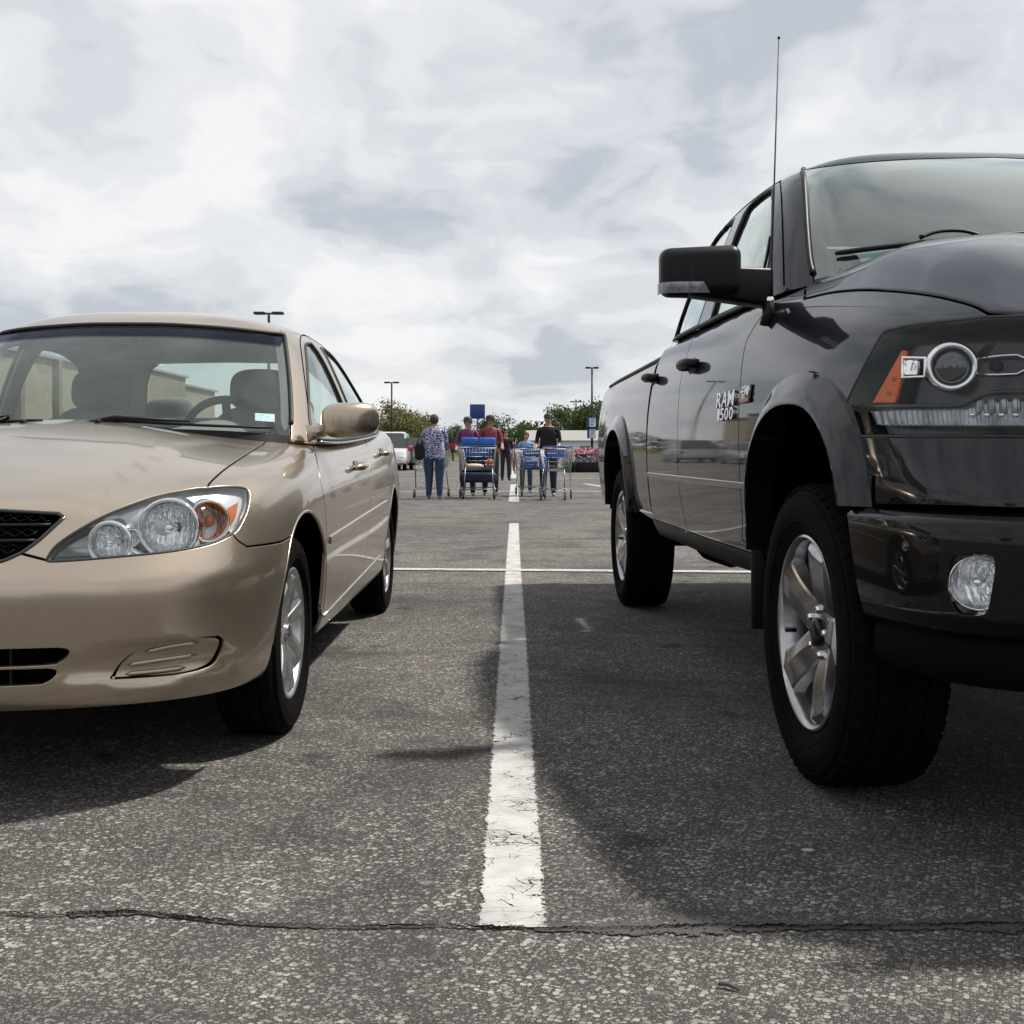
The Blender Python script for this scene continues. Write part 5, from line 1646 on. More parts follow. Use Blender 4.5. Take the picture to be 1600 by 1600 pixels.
# bumper
rp = [(0, 0), (.40, .006), (.65, .034), (.805, .092), (.905, .185), (.965, .31), (.995, .46), (1.008, .64)]
rn = plan_normals(rp); rn[0] = (0, -1); rn[-1] = (1, .03)
brow = [(.10, .515), (.040, .535), (.012, .565), (.0, .63), (.0, .715), (.002, .758), (.008, .777), (.028, .784), (.12, .788)]
Pb = np.zeros((len(rp), len(brow), 3))
for s in range(len(rp)):
    for r_, (d, z) in enumerate(brow):
        q = np.array(rp[s]) - rn[s] * d
        zz = z - (.03 if r_ < 3 else 0) * max(0, (s - 3) / 4)
        Pb[s, r_] = (max(q[0], 0), q[1] + .0, zz)
Pb[0, :, 0] = 0
TBU = CT.surf(Pb, mir1=False)
bl = fx(TBU, [(1323, 803), (1330, 858), (1342, 930), (1357, 978)], 5)
fogt = fx(TBU, [(1488, 869), (1510, 867), (1537, 866), (1551, 871), (1554, 885), (1552, 905), (1546, 940), (1541, 957), (1531, 962), (1512, 962), (1500, 960), (1489, 948), (1482, 925), (1480, 905), (1483, 882), (1488, 869)], 3)
ubt = np.array([[7, 8.0]])
bloop = seam(vline(0, bl[-1, 0], .5, 24), bl[::-1], uvl_(bl[0], (bl[0, 0], 8), 3), vline(bl[0, 0], 0, 8, 24), uvl_((0, 8), (0, .5), 10))
put('front_bumper', panel(TBU, bloop, [fogt], step=.03, gap=.0, lip=.002, sym=True), M_GREYB, truck, 'sym')
# chin valance under the bumper
vp = [(p_[0] * .97, p_[1] + .07) for p_ in rp[:7]]
vz = [(.02, .56), (0, .50), (.012, .44), (.04, .415), (.16, .41)]
vn = plan_normals(vp); vn[0] = (0, -1); vn[-1] = (1, 0)
Pv = np.zeros((len(vp), len(vz), 3))
for s in range(len(vp)):
    for r_, (d, z) in enumerate(vz):
        q = np.array(vp[s]) - vn[s] * d
        Pv[s, r_] = (max(q[0], 0), q[1], z - .003 * s)
Pv[0, :, 0] = 0
TV = CT.surf(Pv, mir1=False)
put('chin_valance', panel(TV, seam(vline(0, 6, 0, 14), uvl_((6, 0), (6, 4), 6), vline(6, 0, 4, 14), uvl_((0, 4), (0, 0), 6)), step=.04, edge=False), M_DULL, truck, 'sym')
for sd in (1, -1):
    f3 = np.array([sd, 1, 1.0])
    cc, nn = px_center(TBU, (1517, 914))
    V, F = ring_wall(TBU, fogt, -.002, -.075, .01)
    mb = MB(); mb.add(V * f3, F, True)
    Vb, Fb, _n = panel(TBU, fogt, step=.02, edge=False, lift=-.07)
    mb.add(Vb * f3, Fb if sd > 0 else [f[::-1] for f in Fb], True)
    fg = mb.build('fog_light', M_REFL, truck)
    c_ = (cc - nn * .030)
    c_ = c_ * f3
    lamp_bowl(tuple(c_), .054, .45 * sd, .04, M_REFL, fg, 'reflector')
    mb = MB(); mb.tube([tuple(c_ + np.array([0, .03, 0])), tuple(c_ + np.array([-.006 * sd, -.004, 0]))], .010, 12); mb.build('bulb', M_CHR, fg)
    put('lens', panel(TBU, fogt, step=.02, edge=False, lift=-.016), M_LENS2, fg, sd)
    ps, pn = px_center(TBU, (1415, 854))
    mb = MB()
    q = Matrix.Rotation(0, 3, 'Z')
    zq = Vector(pn).to_track_quat('Z', 'Y').to_matrix()
    prof = MB(); prof.lathe([(.011, -.001), (.011, .0012), (.0085, .0012), (.0080, .0002), (.0055, .0002), (.0055, .0014), (0, .0014)], 24, 'z')
    V = [Vector(ps) + zq @ Vector(v) for v in prof.V]
    mb.add([(v.x * sd, v.y, v.z) for v in V], prof.F, True); mb.build('parking_sensor', M_BLKG, truck)

# headlamps
NFH = NF
for sd in (1, -1):
    f3 = np.array([sd, 1, 1.0])
    fl_ = (lambda F: F) if sd > 0 else (lambda F: [f[::-1] for f in F])
    V, F, N = panel(TM, thl, step=.035, edge=False, lift=0)
    V = V + np.array([-.045, .075, 0])
    V2, F2 = ring_wall(TM, thl, -.003, -.003)
    V2[len(V2) // 2:] += np.array([-.045, .075, 0])
    mb = MB(); mb.add(V * f3, fl_(F), True); mb.add(V2 * f3, F2, True)
    hd = mb.build('headlight', M_DBEZ, truck)
    cc, nn = px_center(TM, (1471, 568), NF)
    c_ = (cc - nn * .036)
    ax = Vector((-.10, -1, 0)).normalized()      # towards the front
    Rz = Matrix.Rotation(.36, 3, 'Z')
    def place(mbx):
        return [((Rz @ Vector(v) + Vector(c_)).x * sd, (Rz @ Vector(v) + Vector(c_)).y, (Rz @ Vector(v) + Vector(c_)).z) for v in mbx.V]
    rg = MB(); rg.lathe([(.041, .010), (.041, -.004), (.044, -.010), (.050, -.012), (.056, -.006), (.058, .010), (.058, .050)], 56, 'y')
    mb = MB(); mb.add(place(rg), rg.F, True); mb.build('projector_ring', M_CHR, hd)
    ln = MB(); ln.lathe([(.041, .008)] + [(.041 * math.cos(t), .008 - .022 * math.sin(t)) for t in np.linspace(.1, 1.57, 9)], 48, 'y')
    mb = MB(); mb.add(place(ln), ln.F, True); mb.build('projector_lens', M_PROJ, hd)
    inn = MB(); inn.lathe([(.043, .012), (.030, .05), (.0, .055)], 40, 'y')
    mb = MB(); mb.add(place(inn), inn.F, True); mb.build('projector_bowl', M_BEZ, hd)
    # chrome frame towards the amber, bulb loop towards the grille
    c0_ = c_ + np.array([0, -.012, 0])
    def place0(mbx):
        return [((v[0] + c0_[0]) * sd, v[1] + c0_[1], v[2] + c0_[2]) for v in mbx.V]
    wg = MB(); wg.tube([(.058, .020, .020), (.096, .052, .024), (.098, .054, -.022), (.058, .022, -.022)], .0042, 8, closed=True)
    mb = MB(); mb.add(place0(wg), wg.F, True); mb.build('chrome_wing', M_CHR, hd)
    wg = MB(); wg.box((.078, .050, 0), (.034, .02, .036), Matrix.Rotation(.7, 3, 'Z'), .003)
    mb = MB(); mb.add(place0(wg), wg.F, False); mb.build('wing_reflector', M_REFL, hd)
    pth = [(-.052, -.008, .018), (-.085, -.040, .021), (-.112, -.064, .021), (-.126, -.074, .012), (-.129, -.076, 0), (-.126, -.074, -.012), (-.112, -.064, -.021), (-.085, -.040, -.021), (-.052, -.008, -.018)]
    wg = MB(); wg.tube(pth, .0030, 8)
    mb = MB(); mb.add(place0(wg), wg.F, True); mb.build('chrome_loop', M_CHR, hd)
    wg = MB(); wg.box((-.080, -.030, 0), (.020, .02, .020), None, .002)
    mb = MB(); mb.add(place0(wg), wg.F, False); mb.build('bulb_socket', M_BLK, hd)
    wg = MB(); wg.lathe([(.034, .06), (.045, .03), (.055, .012)], 36, 'y', (-.092, -.030, 0))
    mb = MB(); mb.add([(v[0], v[1], v[2]) for v in place0(wg)], wg.F, True); mb.build('high_beam_reflector', M_REFL, hd)
    # amber side reflector
    am = fx(TM, [(1392, 541), (1400, 542), (1400, 542), (1390, 590), (1381, 627), (1381, 627), (1345, 627), (1345, 627), (1368, 585), (1392, 541)], 4, near=NF)
    put('amber_reflector', panel(TM, am, step=.02, lift=-.030, gap=0, lip=.003, depth=.008), M_AMB, hd, sd)
    for (ax_, ay_) in ((1374, 611), (1382, 588)):
        pp = px_center(TM, (ax_, ay_), NF); cq = pp[0] - pp[1] * .0295
        mb = MB(); mb.box((cq[0] * sd, cq[1], cq[2]), (.016, .006, .011), Matrix.Rotation(.7 * sd, 3, 'Z'), .001); mb.build('amber_pocket', M_AMB2, hd)
    # running light strip along the foot of the lamp
    dr = fx(TM, [(1345, 640), (1400, 637), (1500, 636), (1500, 636), (1540, 626), (1600, 624), (1700, 624), (1700, 624), (1700, 664), (1700, 664), (1600, 663), (1354, 663), (1354, 663), (1345, 640)], 4, near=NF)
    st_ = put('running_light', panel(TM, dr, step=.02, lift=-.026, gap=0, lip=.003, depth=.02), M_DRL, hd, sd)[0]
    sh = fx(TM, [(1345, 634), (1420, 633), (1490, 632), (1515, 622), (1545, 612), (1620, 610), (1710, 610)], 4, near=NF)
    Pq = TM.ev(sh[:, 0], sh[:, 1]) - TM.nrm(sh[:, 0], sh[:, 1]) * .020
    mb = MB(); mb.tube([(p[0] * sd, p[1], p[2]) for p in Pq], .006, 6); mb.build('bezel_ledge', M_DBEZ, hd)
    for k in range(7):
        pp = px_center(TM, (1520 + k * 21, 633), NF)
        cq = pp[0] - pp[1] * .030
        V, F = superell((cq[0] * sd, cq[1], cq[2]), (.0085, .012, .020), (3.5, 2.6), 14, 10)
        mb = MB(); mb.add(V, F, True); mb.build('led_reflector', M_DRL, hd)
    for k in range(9):
        pp = px_center(TM, (1512 + k * 24, 646), NF)
        cq = pp[0] - pp[1] * .022
        mb = MB(); mb.box((cq[0] * sd, cq[1], cq[2]), (.012, .006, .006), None, .001); mb.build('led_chip', M_CHR, hd)
    put('lens', panel(TM, thl, step=.03, gap=.004, lip=.003, depth=.01), M_LENS2, hd, sd)
    ab = dedupe(densify(TM.ab(dedupe(thl)), .02)); uv = TM.uv(ab)
    Pq = TM.ev(uv[:, 0], uv[:, 1]) - TM.nrm(uv[:, 0], uv[:, 1]) * .004
    mb = MB(); mb.tube([(p[0] * sd, p[1], p[2]) for p in Pq], .0052, 6, closed=True); mb.build('gasket', M_SEAL, hd)

# grille (beyond the right edge of the picture)
mb = MB(); mb.box((0, .10, 1.07), (1.16, .03, .26), None, .01); gq = mb.build('grille', M_VOID, truck)
mb = MB(); mb.box((0, .07, 1.07), (.06, .05, .25), None, .012); mb.box((0, .075, 1.07), (1.14, .04, .05), None, .012); mb.build('grille_cross', M_CHR, gq)
mb = MB(); mb.tube([(-.57, .085, .95), (.57, .085, .95), (.59, .10, 1.19), (-.59, .10, 1.19)], .022, 8, closed=True); mb.build('grille_surround', M_CHR, gq)

# ---- cab glass and frames
tw_top = fx(TG, [(1715, 246), (1600, 245), (1432, 248), (1330, 255), (1255, 265)], 4)
u0 = tw_top[:, 0]; tw_top = tw_top[np.argmax(u0 < 1e9):]
tw_top = np.vstack([[0, tw_top[np.argmin(tw_top[:, 0]), 1]], tw_top[np.argmin(tw_top[:, 0]) + 1:]])
tw_side = fx(TG, [(1255, 265), (1258, 310), (1261, 360), (1265, 405), (1270, 428)], 4)
tw_bot = vline(tw_side[-1, 0], 0, .12, 12)
put('windscreen', panel(TG, seam(tw_top, tw_side, tw_bot), step=.05, gap=.003, lift=-.002, depth=.004, sym=True), M_TWS, truck, 'sym')
tcor = tw_top[-1]
UG = NG - 1
trail = 3.74
roof_top = seam(tw_top, np.array([[tcor[0], trail]]), vline(tcor[0] + .05, UG - 2.4, trail, 40), np.array([[UG - 1.8, 3.76], [UG, 3.78]]))
put('roof', panel(TG, seam(roof_top, uvl_((UG, 3.8), (UG, 6.6), 8), vline(UG, 0, 6.6, 40), uvl_((0, 6.6), tw_top[0], 8)), step=.05, gap=.002, sym=True), M_GREY, truck, 'sym')
put('roof', panel(TG, seam(vline(0, UG, 6.55, 40), vline(UG, 0, 7, 40)), step=.07, edge=False, lift=-.001), M_GREY, truck, 'sym')
tgf = fx(TG, [(1208, 296), (1206, 295), (1190, 305), (1171, 322), (1162, 338), (1162, 338), (1141, 390), (1124, 446), (1111, 499), (1111, 499), (1150, 482), (1186, 468), (1186, 468), (1200, 420), (1206, 367), (1208, 296)], 4)
tgr = fx(TG, [(1150, 341), (1130, 356), (1112, 372), (1101, 386), (1101, 386), (1082, 430), (1064, 476), (1046, 531), (1046, 531), (1070, 520), (1091, 509), (1091, 509), (1110, 452), (1132, 387), (1150, 341)], 4)
for gl in (tgf, tgr): gl[:, 1] = np.clip(gl[:, 1], .12, 3.5)
tside = seam(tw_side, uvl_(tw_side[-1], (tw_side[-1, 0], 0), 3), vline(tw_side[-1, 0], UG - 2.4, 0, 30), uvl_((UG - 2.4, 0), (UG - 2.4, trail), 12), vline(UG - 2.4, tcor[0], trail, 40))
put('door_frames', panel(TG, tside, [tgf, tgr], step=.035, gap=.002, depth=.02), M_GREY, truck)
put('cab_rear_wall', panel(TG, seam(vline(UG - 2.4, UG, 0, 6), uvl_((UG, 0), (UG, .3), 3), vline(UG, UG - 2.0, .3, 8), uvl_((UG - 2.0, .3), (UG - 2.0, 3.2), 8), vline(UG - 2.0, UG, 3.2, 8), uvl_((UG, 3.2), (UG, 3.76), 3), vline(UG, UG - 2.4, 3.76, 6), uvl_((UG - 2.4, 3.76), (UG - 2.4, 0), 8)), step=.08, edge=False), M_GREY, truck, 'sym')
put('rear_window', panel(TG, seam(vline(UG - 2.0, UG, .3, 6), uvl_((UG, .3), (UG, 3.2), 8), vline(UG, UG - 2.0, 3.2, 6), uvl_((UG - 2.0, 3.2), (UG - 2.0, .3), 8)), step=.08, edge=False), M_TSG, truck, 'sym')
put('front_door_glass', panel(TG, tgf, step=.07, edge=False, lift=-.010), M_TSG, truck)
put('rear_door_glass', panel(TG, tgr, step=.07, edge=False, lift=-.010), M_TSG, truck)
put('pillar_trim', panel(TG, tside, [tgf, tgr], step=.07, lift=-.035, edge=False), M_DKINT, truck)
put('headliner', panel(TG, seam(roof_top, uvl_((UG, 3.8), (UG, 6.9), 8), vline(UG, 0, 6.9, 40), uvl_((0, 6.9), tw_top[0], 8)), step=.09, edge=False, lift=-.04), M_LINER, truck, 'sym')
loop_tube(TG, tgf, .0075, -.003, M_SEAL, 'window_seal', truck)
loop_tube(TG, tgr, .0075, -.003, M_SEAL, 'window_seal', truck)
bp = fx(TG, [(1164, 330), (1143, 384), (1112, 497), (1112, 497), (1092, 509), (1092, 509), (1133, 384), (1152, 336), (1152, 336), (1164, 330)], 4); bp[:, 1] = np.clip(bp[:, 1], .12, 3.55)
put('pillar_cover', panel(TG, bp, step=.04, gap=0, lip=.002, lift=.003, depth=.004), M_BLKG, truck)
bs = np.stack([np.linspace(5.3, UG - 2.5, 40), np.full(40, .06)], 1)
on_line(TG, bs, .0055, truck, 'belt_seal', M_BLK, .003)
dfl = fx(TG, [(1225, 446), (1224, 400), (1222, 330), (1219, 285), (1212, 279), (1198, 287), (1165, 316), (1132, 347), (1110, 370), (1090, 410), (1060, 470), (1040, 520)], 4)
on_line(TG, dfl, .0036, truck, 'frame_gap', M_VOID, -.001)
# windscreen moulding, cowl, wipers
mo = seam(tw_side)
on_line(TG, mo, .011, truck, 'windscreen_moulding', M_BLK, .001)
fr_in = fx(TG, [(1276, 262), (1280, 310), (1285, 360), (1296, 400), (1308, 430)], 4); fr_in[:, 1] = np.clip(fr_in[:, 1], .12, 3.7)
put('windscreen_band', panel(TG, seam(tw_side, fr_in[::-1]), step=.04, edge=False, lift=-.006), M_SEAL, truck)
cw = MB()
us = np.linspace(0, tw_side[-1, 0], 20)
Pa = TG.ev(us, np.full(20, .14)) - TG.nrm(us, np.full(20, .14)) * .004
ti = np.linspace(0, 1, 20)
Ph = TM.ev(np.interp(ti, np.linspace(0, 1, len(thood_r)), thood_r[::-1, 0]), np.interp(ti, np.linspace(0, 1, len(thood_r)), thood_r[::-1, 1]))
rowa = [(-p[0], p[1], p[2]) for p in Pa[:0:-1]] + [tuple(p) for p in Pa]
rowb = [(-p[0], p[1] - .02, p[2] - .04) for p in Ph[:0:-1]] + [(p[0], p[1] - .02, p[2] - .04) for p in Ph]
cw.add(rowa + rowb, [(i, i + 1, len(rowa) + i + 1, len(rowa) + i) for i in range(len(rowa) - 1)], True)
cw.build('cowl', M_BLK, truck)
wv = fx(TG, [(1306, 400), (1360, 393), (1440, 384), (1540, 374), (1640, 366)], 5)
Pq = TG.ev(wv[:, 0], wv[:, 1]) + TG.nrm(wv[:, 0], wv[:, 1]) * .012
mb = MB(); mb.tube([(-p[0], p[1], p[2]) for p in Pq], [.006] + [.009] * (len(Pq) - 2) + [.006], 6); wp = mb.build('wiper', M_BLK, truck)
wa = fx(TG, [(1436, 380), (1465, 371), (1500, 370), (1530, 377)], 5)
Pq = TG.ev(wa[:, 0], wa[:, 1]) + TG.nrm(wa[:, 0], wa[:, 1]) * .024
mb = MB(); mb.tube([(-p[0], p[1], p[2]) for p in Pq], [.009] + [.006] * (len(Pq) - 2) + [.004], 6); mb.build('wiper_arm', M_BLK, wp)
# cabin
for sx in (.42, -.42):
    mb = MB(); cushion(mb, (sx, 2.40, 1.22), (.26, .08, .36), (3.6, 3.2), R(-14)); cushion(mb, (sx, 2.10, .92), (.26, .27, .09))
    stt = mb.build('front_seat', M_DKINT, truck)
    mb = MB(); cushion(mb, (sx, 2.47, 1.66), (.14, .055, .10), (3, 3), R(-8)); mb.build('headrest', M_DKINT, stt)
mb = MB(); cushion(mb, (0, 3.2, 1.22), (.75, .09, .36), (5, 3.2), R(-12)); mb.build('rear_seat', M_DKINT, truck)
mb = MB(); mb.box((0, 1.66, 1.36), (1.6, .45, .16), None, .05); mb.build('dashboard', M_DASH, truck)
mb = MB(); mb.box((0, 2.5, .78), (1.8, 2.0, .06)); mb.build('cabin_floor', M_DKINT, truck)
mb = MB(); mb.tube([Vector((.42, 1.98, 1.40)) + Matrix.Rotation(R(-62), 3, 'X') @ Vector((.19 * math.cos(a), .19 * math.sin(a), 0)) for a in np.linspace(0, 6.283, 32, endpoint=False)], .016, 8, closed=True); mb.build('steering_wheel', M_DKINT, truck)

# ---- mirrors
for sd in (1, -1):
    # head: rounded box, outer end slightly lower, lower edge tucked; arm: squared tube from its lower half
    bmx = bmesh.new(); bmesh.ops.create_cube(bmx, size=1.0)
    for v in bmx.verts:
        ox = v.co.x > 0; tz = v.co.z > 0; ry = v.co.y > 0
        v.co = Vector((1.286 if ox else 1.022, 1.628 if ry else (1.535 if ox else 1.515), (1.598 if ox else 1.611) if tz else (1.428 if ox else 1.424)))
        if not ry: v.co.z += -.014 if tz else .010
    bmesh.ops.bevel(bmx, geom=bmx.edges[:], offset=.034, segments=5, affect='EDGES', profile=.5, clamp_overlap=True)
    bmx.verts.index_update()
    V2 = [(v.co.x * sd, v.co.y, v.co.z) for v in bmx.verts]; F = [[v.index for v in f.verts] for f in bmx.faces]; bmx.free()
    mb = MB(); mb.add(V2, F if sd > 0 else [f[::-1] for f in F], True)
    mr = mb.build('door_mirror', M_TEX, truck)
    bmx = bmesh.new(); bmesh.ops.create_cube(bmx, size=1.0)
    for v in bmx.verts:
        ox = v.co.x > 0; tz = v.co.z > 0; ry = v.co.y > 0
        v.co = Vector((1.20 if ox else .895, (1.62 if ox else 1.70) if ry else (1.522 if ox else 1.60), (1.532 if ox else 1.535) if tz else (1.432 if ox else 1.405)))
    bmesh.ops.bevel(bmx, geom=bmx.edges[:], offset=.014, segments=4, affect='EDGES', profile=.5, clamp_overlap=True)
    bmx.verts.index_update()
    V2 = [(v.co.x * sd, v.co.y, v.co.z) for v in bmx.verts]; F = [[v.index for v in f.verts] for f in bmx.faces]; bmx.free()
    mb = MB(); mb.add(V2, F if sd > 0 else [f[::-1] for f in F], True); mb.build('mirror_arm', M_TEX, mr)
    mb = MB(); mb.add([(x * sd, 1.6295, z) for x, z in ((1.03, 1.455), (1.27, 1.455), (1.27, 1.595), (1.03, 1.595))], [(0, 1, 2, 3)]); mb.build('mirror_glass', M_CHR, mr)
    # clear signal lens wrapped on the lower outer corner
    V = []; F = []
    prof_ = [(1.290, 1.600), (1.289, 1.572), (1.280, 1.548), (1.262, 1.534), (1.235, 1.529), (1.20, 1.526), (1.165, 1.523), (1.130, 1.520)]
    for i, (x, y) in enumerate(prof_):
        for j, (z, dy) in enumerate(((1.474, .0), (1.455, -.001), (1.438, .004))):
            V.append(((x - .022 * (i == 7) * (2 - j) * -.5) * sd, y + dy - .003, z))
    for i in range(7):
        for j in range(2): F.append((i * 3 + j, i * 3 + j + 1, (i + 1) * 3 + j + 1, (i + 1) * 3 + j))
    mb = MB(); mb.add(V, F, True); mb.build('mirror_signal', M_DRL, mr)
    sl = fx(TG, [(1205, 370), (1187, 466), (1187, 466), (1168, 476), (1168, 476), (1195, 420), (1205, 370)], 4); sl[:, 1] = np.maximum(sl[:, 1], .1)
    put('mirror_sail', panel(TG, sl, step=.03, gap=0, lip=.003, lift=.008, depth=.01), M_TEX, truck, sd)

# ---- handles
for (p0, nm) in (((1083, 573), 0), ((1019, 595), 1)):
    cc, nn = px_center(TM, p0)
    uv = TM.find([(cc[1] - .115 + .023 * k, cc[2]) for k in range(11)], 'yz')
    Pq = TM.ev(uv[:, 0], uv[:, 1]); Nq = TM.nrm(uv[:, 0], uv[:, 1])
    for sd in (1, -1):
        off = [.006 + .042 * math.sin(math.pi * k / 10) ** .45 for k in range(11)]
        mb = MB(); mb.tube([((p[0] + n_[0] * o_) * sd, p[1], p[2] + n_[2] * o_) for p, n_, o_ in zip(Pq, Nq, off)], [.014, .020, .022, .022, .021, .021, .021, .022, .022, .020, .014], 10)
        hh = mb.build('door_handle', M_TEX, truck)
        V, F = superell(tuple(Pq[5]), (.010, .085, .036), (2.4, 2.4), 24, 12)
        mb = MB(); mb.add([(v[0] * sd, v[1], v[2]) for v in V], F, True); mb.build('handle_recess', M_BLK, hh)

# ---- antenna on the visible front fender
ab_, an = px_center(TM, (1203, 500))
pt = [(1199, 516), (1205, 488), (1206, 430), (1208, 372)]
Da = 3.52
def tloc(px, py, D):
    w = np.array(at(px, py, D)); q = np.linalg.inv(CT.Rm) @ (w - CT.T); return Vector(q)
V, F = superell(tuple(ab_ * np.array([-1, 1, 1]) + np.array([0, 0, .006])), (.020, .035, .016), (2.2, 2.2), 20, 10)
b0 = Vector(ab_ * np.array([-1, 1, 1]))
mb = MB(); mb.tube([b0 + Vector((0, .015, -.012)), b0 + Vector((-.003, .0, .03)), b0 + Vector((.001, 0, .075))], [.030, .019, .010], 14)
an_o = mb.build('antenna', M_BLK, truck)
tip = tloc(1217, 59, (CT.Rm @ np.array(b0) + CT.T)[1])
mb = MB(); mb.tube([b0 + Vector((.001, 0, .07)), b0.lerp(tip, .14), tip], [.0062, .0032, .0021], 10); V, F = superell(tuple(tip), (.005, .005, .005), (2, 2), 12, 8); mb.add(V, F, True); mb.build('antenna_mast', M_BLK, an_o)
mb = MB(); mb.lathe([(.0145, .062), (.0145, .072), (.010, .075)], 18, 'z', tuple(b0)); mb.build('antenna_collar', M_CHR, an_o)

# ---- wheels
TR, TRR, TW = .418, .268, .275
def ram_rim():
    return rim_mesh(TRR, TW, 5, .100, .085, .125, .128, .045, twist=.10, ridge=.014)
r0 = ram_rim().build('wheel', M_ALLOYD, None, True); trk_rim = r0.data; bpy.data.objects.remove(r0)
t0_ = tyre_mesh(TR - .006, TRR, TW, 56).build('tyre', M_TYRE, None, True); trk_tyre = t0_.data; bpy.data.objects.remove(t0_)
c0 = MB().lathe([(.040, .05), (.040, .088), (.034, .094), (.018, .096), (0, .0965)], 32, 'x').build('centre_cap', M_DBEZ, None, True); trk_cap = c0.data; bpy.data.objects.remove(c0)
nuts = []
for k in range(5):
    a = 2 * math.pi * k / 5 + .22
    o_ = MB().lathe([(.013, .05), (.013, .085), (.009, .092), (0, .093)], 6, 'x', (0, .066 * math.sin(a), .066 * math.cos(a))).build('lug_nut', M_CHR, None, True)
    nuts.append(o_.data); bpy.data.objects.remove(o_)
bd = brake_disc(.19, .04).build('brake_disc', M_IRON, None, True); trk_disc = bd.data; bpy.data.objects.remove(bd)
vs = MB().tube([(.075, -.215, -.03), (.108, -.222, -.03)], .006, 8).build('valve_stem', M_BLK, None); trk_valve = vs.data; bpy.data.objects.remove(vs)
for y_ in (TFY, TRY):
    for sd in (1, -1):
        w_ = make_wheel(truck, .862, y_, TR - .006, sd, TR, TRR, TW, trk_rim, trk_tyre, M_ALLOYD, trk_cap, nuts)
        link('brake_disc', trk_disc, w_); link('valve_stem', trk_valve, w_)
        ar = archline(y_ + .035, .62, .462, .45, .55, .55, 30)
        n = len(ar)
        mb = MB()
        mb.add([(x_ * sd, y, z) for x_ in (.45, .985) for (y, z) in ar], [(i, i + 1, n + i + 1, n + i) for i in range(n - 1)], True)
        mb.add([(.45 * sd, y, z) for (y, z) in ar], [tuple(range(n))])
        mb.build('wheel_liner', M_VOID, truck)
        if y_ == TFY:
            mb = MB(); mb.box((.80 * sd, .545, .66), (.32, .03, .40), None, .006); mb.build('daylight_blocker', M_VOID, truck)  # added black panel, blocks daylight showing between flare and bumper
            mb = MB(); mb.box((.90 * sd, y_ + .50, .52), (.20, .02, .36), None, .006); mb.build('mud_flap', M_BLK, truck)
mb = MB()
for sx in (-.45, .45): mb.box((sx, 2.9, .50), (.10, 5.2, .14), None, .01)
mb.box((0, 2.4, .50), (1.5, 2.0, .10), None, .02)
mb.box((0, .50, .52), (1.50, .36, .18), None, .02)
mb.box((0, 1.0, .55), (.9, .9, .2), None, .02)
mb.tube([(-.80, TFY, .41), (.80, TFY, .41)], .05, 10); mb.tube([(-.80, TRY, .41), (.80, TRY, .41)], .06, 10)
V, F = superell((0, TRY, .41), (.16, .18, .16), (2.4, 2.4), 20, 12); mb.add(V, F, True)
mb.tube([(-.62, 3.3, .40), (-.60, 3.9, .38), (-.62, 4.0, .42)], .05, 10)
mb.build('underbody', M_VOID, truck)

# ---- badges: raised lettering
def text_mesh(body, h, w, depth, name, mat, parent, mtx):
    cu = bpy.data.curves.new(name, 'FONT')
    cu.body = body; cu.extrude = depth / 2; cu.bevel_depth = 0.0008; cu.resolution_u = 3; cu.offset = 0.010; cu.space_character = 1.12
    ob = bpy.data.objects.new(name, cu); COL.objects.link(ob)
    dg = bpy.context.evaluated_depsgraph_get(); dg.update()
    me = bpy.data.meshes.new_from_object(ob.evaluated_get(dg))
    bpy.data.objects.remove(ob)
    co = np.array([v.co[:] for v in me.vertices])
    lo, hi = co.min(0), co.max(0)
    co[:, 0] = (co[:, 0] - (lo[0] + hi[0]) / 2) * w / (hi[0] - lo[0])
    co[:, 1] = (co[:, 1] - (lo[1] + hi[1]) / 2) * h / (hi[1] - lo[1])
    for v, c in zip(me.vertices, co): v.co = c
    me.materials.clear(); me.materials.append(mat)
    me.transform(mtx); me.update()
    return link(name, me, parent)
def badge_frame(p0, lift, sd=-1):
    """matrix whose x runs forwards, y up and z outwards at a pixel on the visible truck side"""
    cc, nn = px_center(TM, p0)
    n_ = Vector((nn[0] * sd, nn[1], nn[2])); f = Vector((0, -1, 0)) if sd < 0 else Vector((0, 1, 0))
    f = (f - n_ * f.dot(n_)).normalized(); u = n_.cross(f)
    c = Vector((cc[0] * sd, cc[1], cc[2])) + n_ * lift
    m = Matrix((f, u, n_)).transposed().to_4x4(); m.translation = c
    return m
def spell(word, h, w, widths, parent, m, depth=.008):
    tot = sum(widths); x0 = -w / 2
    for ch, ww in zip(word, widths):
        cw_ = w * ww / tot
        text_mesh(ch, h, cw_ * .84, depth, 'badge_letter', M_BADGE, parent, m @ Matrix.Translation((x0 + cw_ / 2, 0, 0)))
        x0 += cw_
spell('RAM', .056, .265, (1, 1.1, 1.25), truck, badge_frame((1137, 624), .005))
spell('1500', .044, .235, (.55, 1, 1, 1), truck, badge_frame((1137, 647), .005))
m = badge_frame((1167, 616), .004)
mb = MB(); mb.box((0, 0, 0), (.125, .060, .006), None, .002)
bp_ = mb.build('engine_badge', M_BLKG, truck); bp_.data.transform(m)
spell('HEMI', .030, .112, (1, .85, 1.25, .45), bp_, m @ Matrix.Translation((0, .009, .004)), .004)
mb = MB(); mb.box((0, -.020, .0045), (.115, .012, .003)); mb.build('badge_stripe', M_BRONZE, bp_).data.transform(m)
